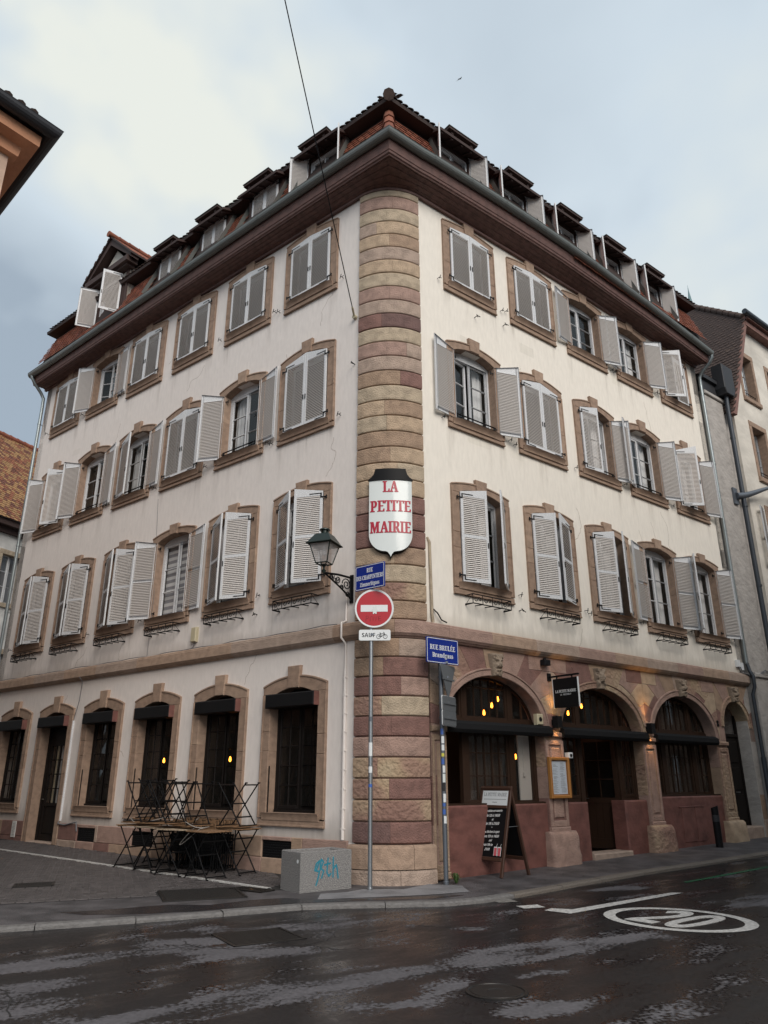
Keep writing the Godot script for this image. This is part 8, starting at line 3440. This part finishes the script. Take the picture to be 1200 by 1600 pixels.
	obj(house, "cable_cover", cb.done(), M.white_paint)
	var cc := MB.new()
	cc.t = XF("L", 0.0)
	cc.tube(PackedVector3Array([Vector3(-10.65, 0.68, 0.03), Vector3(-10.63, 0.60, 0.07), Vector3(-10.3, 0.58, 0.07), Vector3(-9.8, 0.66, 0.06), Vector3(-9.74, 0.45, 0.06)]), 0.018, 6)
	cc.tube(PackedVector3Array([Vector3(-10.4, 4.2, 0.16), Vector3(-10.42, 4.1, 0.04), Vector3(-10.5, 3.6, 0.01), Vector3(-10.64, 3.1, 0.02)]), 0.010, 5)
	for k in 40:   # thin cable lying along the top of the string course
		var s := 1.3 + k * 0.35
		cc.bar(Vector3(-s, 4.482 + 0.012 * sin(k * 1.7), 0.05 + 0.03 * sin(k)), Vector3(-s - 0.35, 4.482 + 0.012 * sin((k + 1) * 1.7), 0.05 + 0.03 * sin(k + 1)), 0.009, 4)
	cc.tube(PackedVector3Array([Vector3(-7.6, 4.48, 0.04), Vector3(-7.62, 6.0, 0.008), Vector3(-7.9, 8.7, 0.008)]), 0.006, 4)
	obj(house, "loose_cable", cc.done(), M.letter_grey)
	var pp := MB.new()
	pp.t = XF("L", 1.09)
	pp.tube(PackedVector3Array([Vector3(0, 5.0, 0.03), Vector3(0, 4.52, 0.03), Vector3(0, 4.47, 0.16), Vector3(0, 4.18, 0.16), Vector3(0, 4.08, 0.03), Vector3(0, 3.6, 0.03)]), 0.022, 6)
	pp.tube(PackedVector3Array([Vector3(0.0, 3.6, 0.03), Vector3(0.0, 0.62, 0.03)]), 0.032, 7)
	for k in 9:
		pp.cbox(Vector3(0, 0.8 + k * 0.33, 0.03), Vector3(0.08, 0.02, 0.05))
	obj(house, "cable_duct", pp.done(), M.plaster_left)
	var mb := XF("L", 5.78, 4.80, 0.0)
	var mm := thing("junction_box", "small beige junction box on the left front above the string course", "junction box", mb)
	var mc := MB.new()
	mc.bev(Vector3(-0.09, -0.17, 0.0), Vector3(0.09, 0.17, 0.09), 0.015)
	obj(mm, "case", mc.done(), M.beige_plastic, mb)
	var ml := MB.new()
	ml.tube(PackedVector3Array([Vector3(0, -0.17, 0.04), Vector3(0.01, -0.25, 0.04), Vector3(-0.1, -0.33, 0.05)]), 0.010, 5)
	obj(mm, "lead", ml.done(), M.letter_grey, mb)
	# right end: junction of cables by the downpipe, and a damp streak of pipe beside the pillar
	var jb := XF("R", 12.7, 4.72, 0.0)
	var jn := thing("cable_junction", "pale grey cable junction boxes above the right end of the string course", "junction box", jb)
	var jc := MB.new()
	jc.bev(Vector3(-0.12, -0.08, 0.0), Vector3(0.06, 0.12, 0.08), 0.01)
	jc.bev(Vector3(0.09, -0.16, 0.0), Vector3(0.22, 0.06, 0.08), 0.01)
	obj(jn, "case", jc.done(), M.sign_white, jb)
	var jl := MB.new()
	for k in 3:
		jl.tube(PackedVector3Array([Vector3(-0.05 + k * 0.1, -0.05, 0.05), Vector3(0.0 + k * 0.1, -0.24, 0.08), Vector3(0.4, -0.28 - 0.05 * k, 0.2), Vector3(0.9, -0.2 + 0.04 * k, 0.34), Vector3(1.6, -0.25, 0.34)]), 0.014, 5)
	obj(jn, "lead", jl.done(), M.letter_grey, jb)
	var dp := MB.new()
	dp.t = XF("R", 0.98)
	dp.tube(PackedVector3Array([Vector3(0.03, 4.48, 0.04), Vector3(0.0, 4.62, 0.05), Vector3(-0.01, 6.1, 0.03), Vector3(-0.05, 6.2, 0.0)]), 0.03, 6)
	obj(house, "cable_duct", dp.done(), M.stone_sand)
	var dq := MB.new()
	dq.t = XF("R", 1.02)
	dq.tube(PackedVector3Array([Vector3(0.02, 4.75, 0.02), Vector3(0.08, 4.66, 0.08), Vector3(0.2, 4.55, 0.05), Vector3(0.3, 4.5, 0.10)]), 0.014, 5)
	obj(house, "loose_cable", dq.done(), M.iron)
	# notice on the plinth at the far left
	var nx := XF("L", 12.86, 0.40, 0.062)
	var nt := thing("plinth_notice", "small white scrawled panel on the sandstone plinth at far left", "notice", nx)
	var nb := MB.new()
	nb.bev(Vector3(-0.11, -0.20, -0.005), Vector3(0.11, 0.20, 0.006), 0.003)
	obj(nt, "panel", nb.done(), M.plaster_white, nx)
	var ns := MB.new()
	for k in 9:
		ns.bar(Vector3(-0.05 + 0.03 * sin(k * 2.0), -0.15 + k * 0.035, 0.007), Vector3(0.04 + 0.03 * cos(k * 3.0), -0.13 + k * 0.035, 0.007), 0.004, 4)
	obj(nt, "pen_scrawl", ns.done(), M.letter_grey, nx)
	# hooks and a rail spike on the plaster
	for q in [["L", 0.98, 10.2], ["R", 2.62, 12.1], ["R", 3.62, 12.28], ["L", 4.05, 9.9], ["L", 3.7, 5.0], ["R", 3.55, 5.05]]:
		var hk := MB.new()
		hk.t = XF(q[0], q[1], q[2], 0.0)
		hk.tube(PackedVector3Array([Vector3(0, 0, 0), Vector3(0, 0.01, 0.10), Vector3(0.03, -0.05, 0.16)]), 0.011, 5)
		hk.bar(Vector3(-0.02, 0.04, 0.1), Vector3(0.02, -0.03, 0.1), 0.01, 5)
		obj(house, "wall_hook", hk.done(), M.iron)
	# weed at the foot of the second post
	var wp := on_ground(Vector3(1.22, 0, -13.98))
	var weed := thing("weed", "small green weed at the foot of the stickered post", "weed", at(wp))
	var lv := MB.new()
	lv.t = at(wp)
	for k in 46:
		var a := rng.randf() * TAU
		var r := rng.randf_range(0.03, 0.16)
		var h2 := rng.randf_range(0.04, 0.17)
		var d := Vector3(sin(a), 0, cos(a))
		var t := Vector3(d.z, 0, -d.x) * rng.randf_range(0.006, 0.013)
		var p0 := d * 0.015
		var p1 := d * r * 0.55 + Vector3.UP * h2
		var p2 := d * r + Vector3.UP * h2 * 0.7
		lv.quad(p0 - t * 0.4, p0 + t * 0.4, p1 + t, p1 - t)
		lv.tri(p1 - t, p1 + t, p2)
	obj(weed, "leaves", lv.done(), M.leaf)
	var fallen := [["L", 1.62, 1.62, "small brown leaf lying just left of the concrete planter"], ["L", 8.9, 2.2, "brown leaf lying on the paving left of the stacked tables"], ["R", 3.4, 1.25, "brown leaf lying on the pavement beyond the chalkboard"], ["L", 11.2, 1.75, "dark leaf lying beyond the white line before the side door"]]
	for q in fallen:
		var lp2 := on_ground(FP(q[0], q[1], 0, q[2]))
		var fl := MB.new()
		fl.t = Transform3D(Basis(Vector3.UP, rng.randf() * TAU), lp2 + Vector3.UP * 0.010)
		fl.quad(Vector3(-0.035, 0, 0.01), Vector3(0.03, 0.006, 0.018), Vector3(0.04, 0.012, -0.012), Vector3(-0.02, 0.0, -0.02))
		tag(obj(self, "fallen_leaf", fl.done(), M.wood_table), q[3], "leaf", "fallen leaves on the pavement")


func front_node() -> Node3D:
	return house.get_node("arcade")
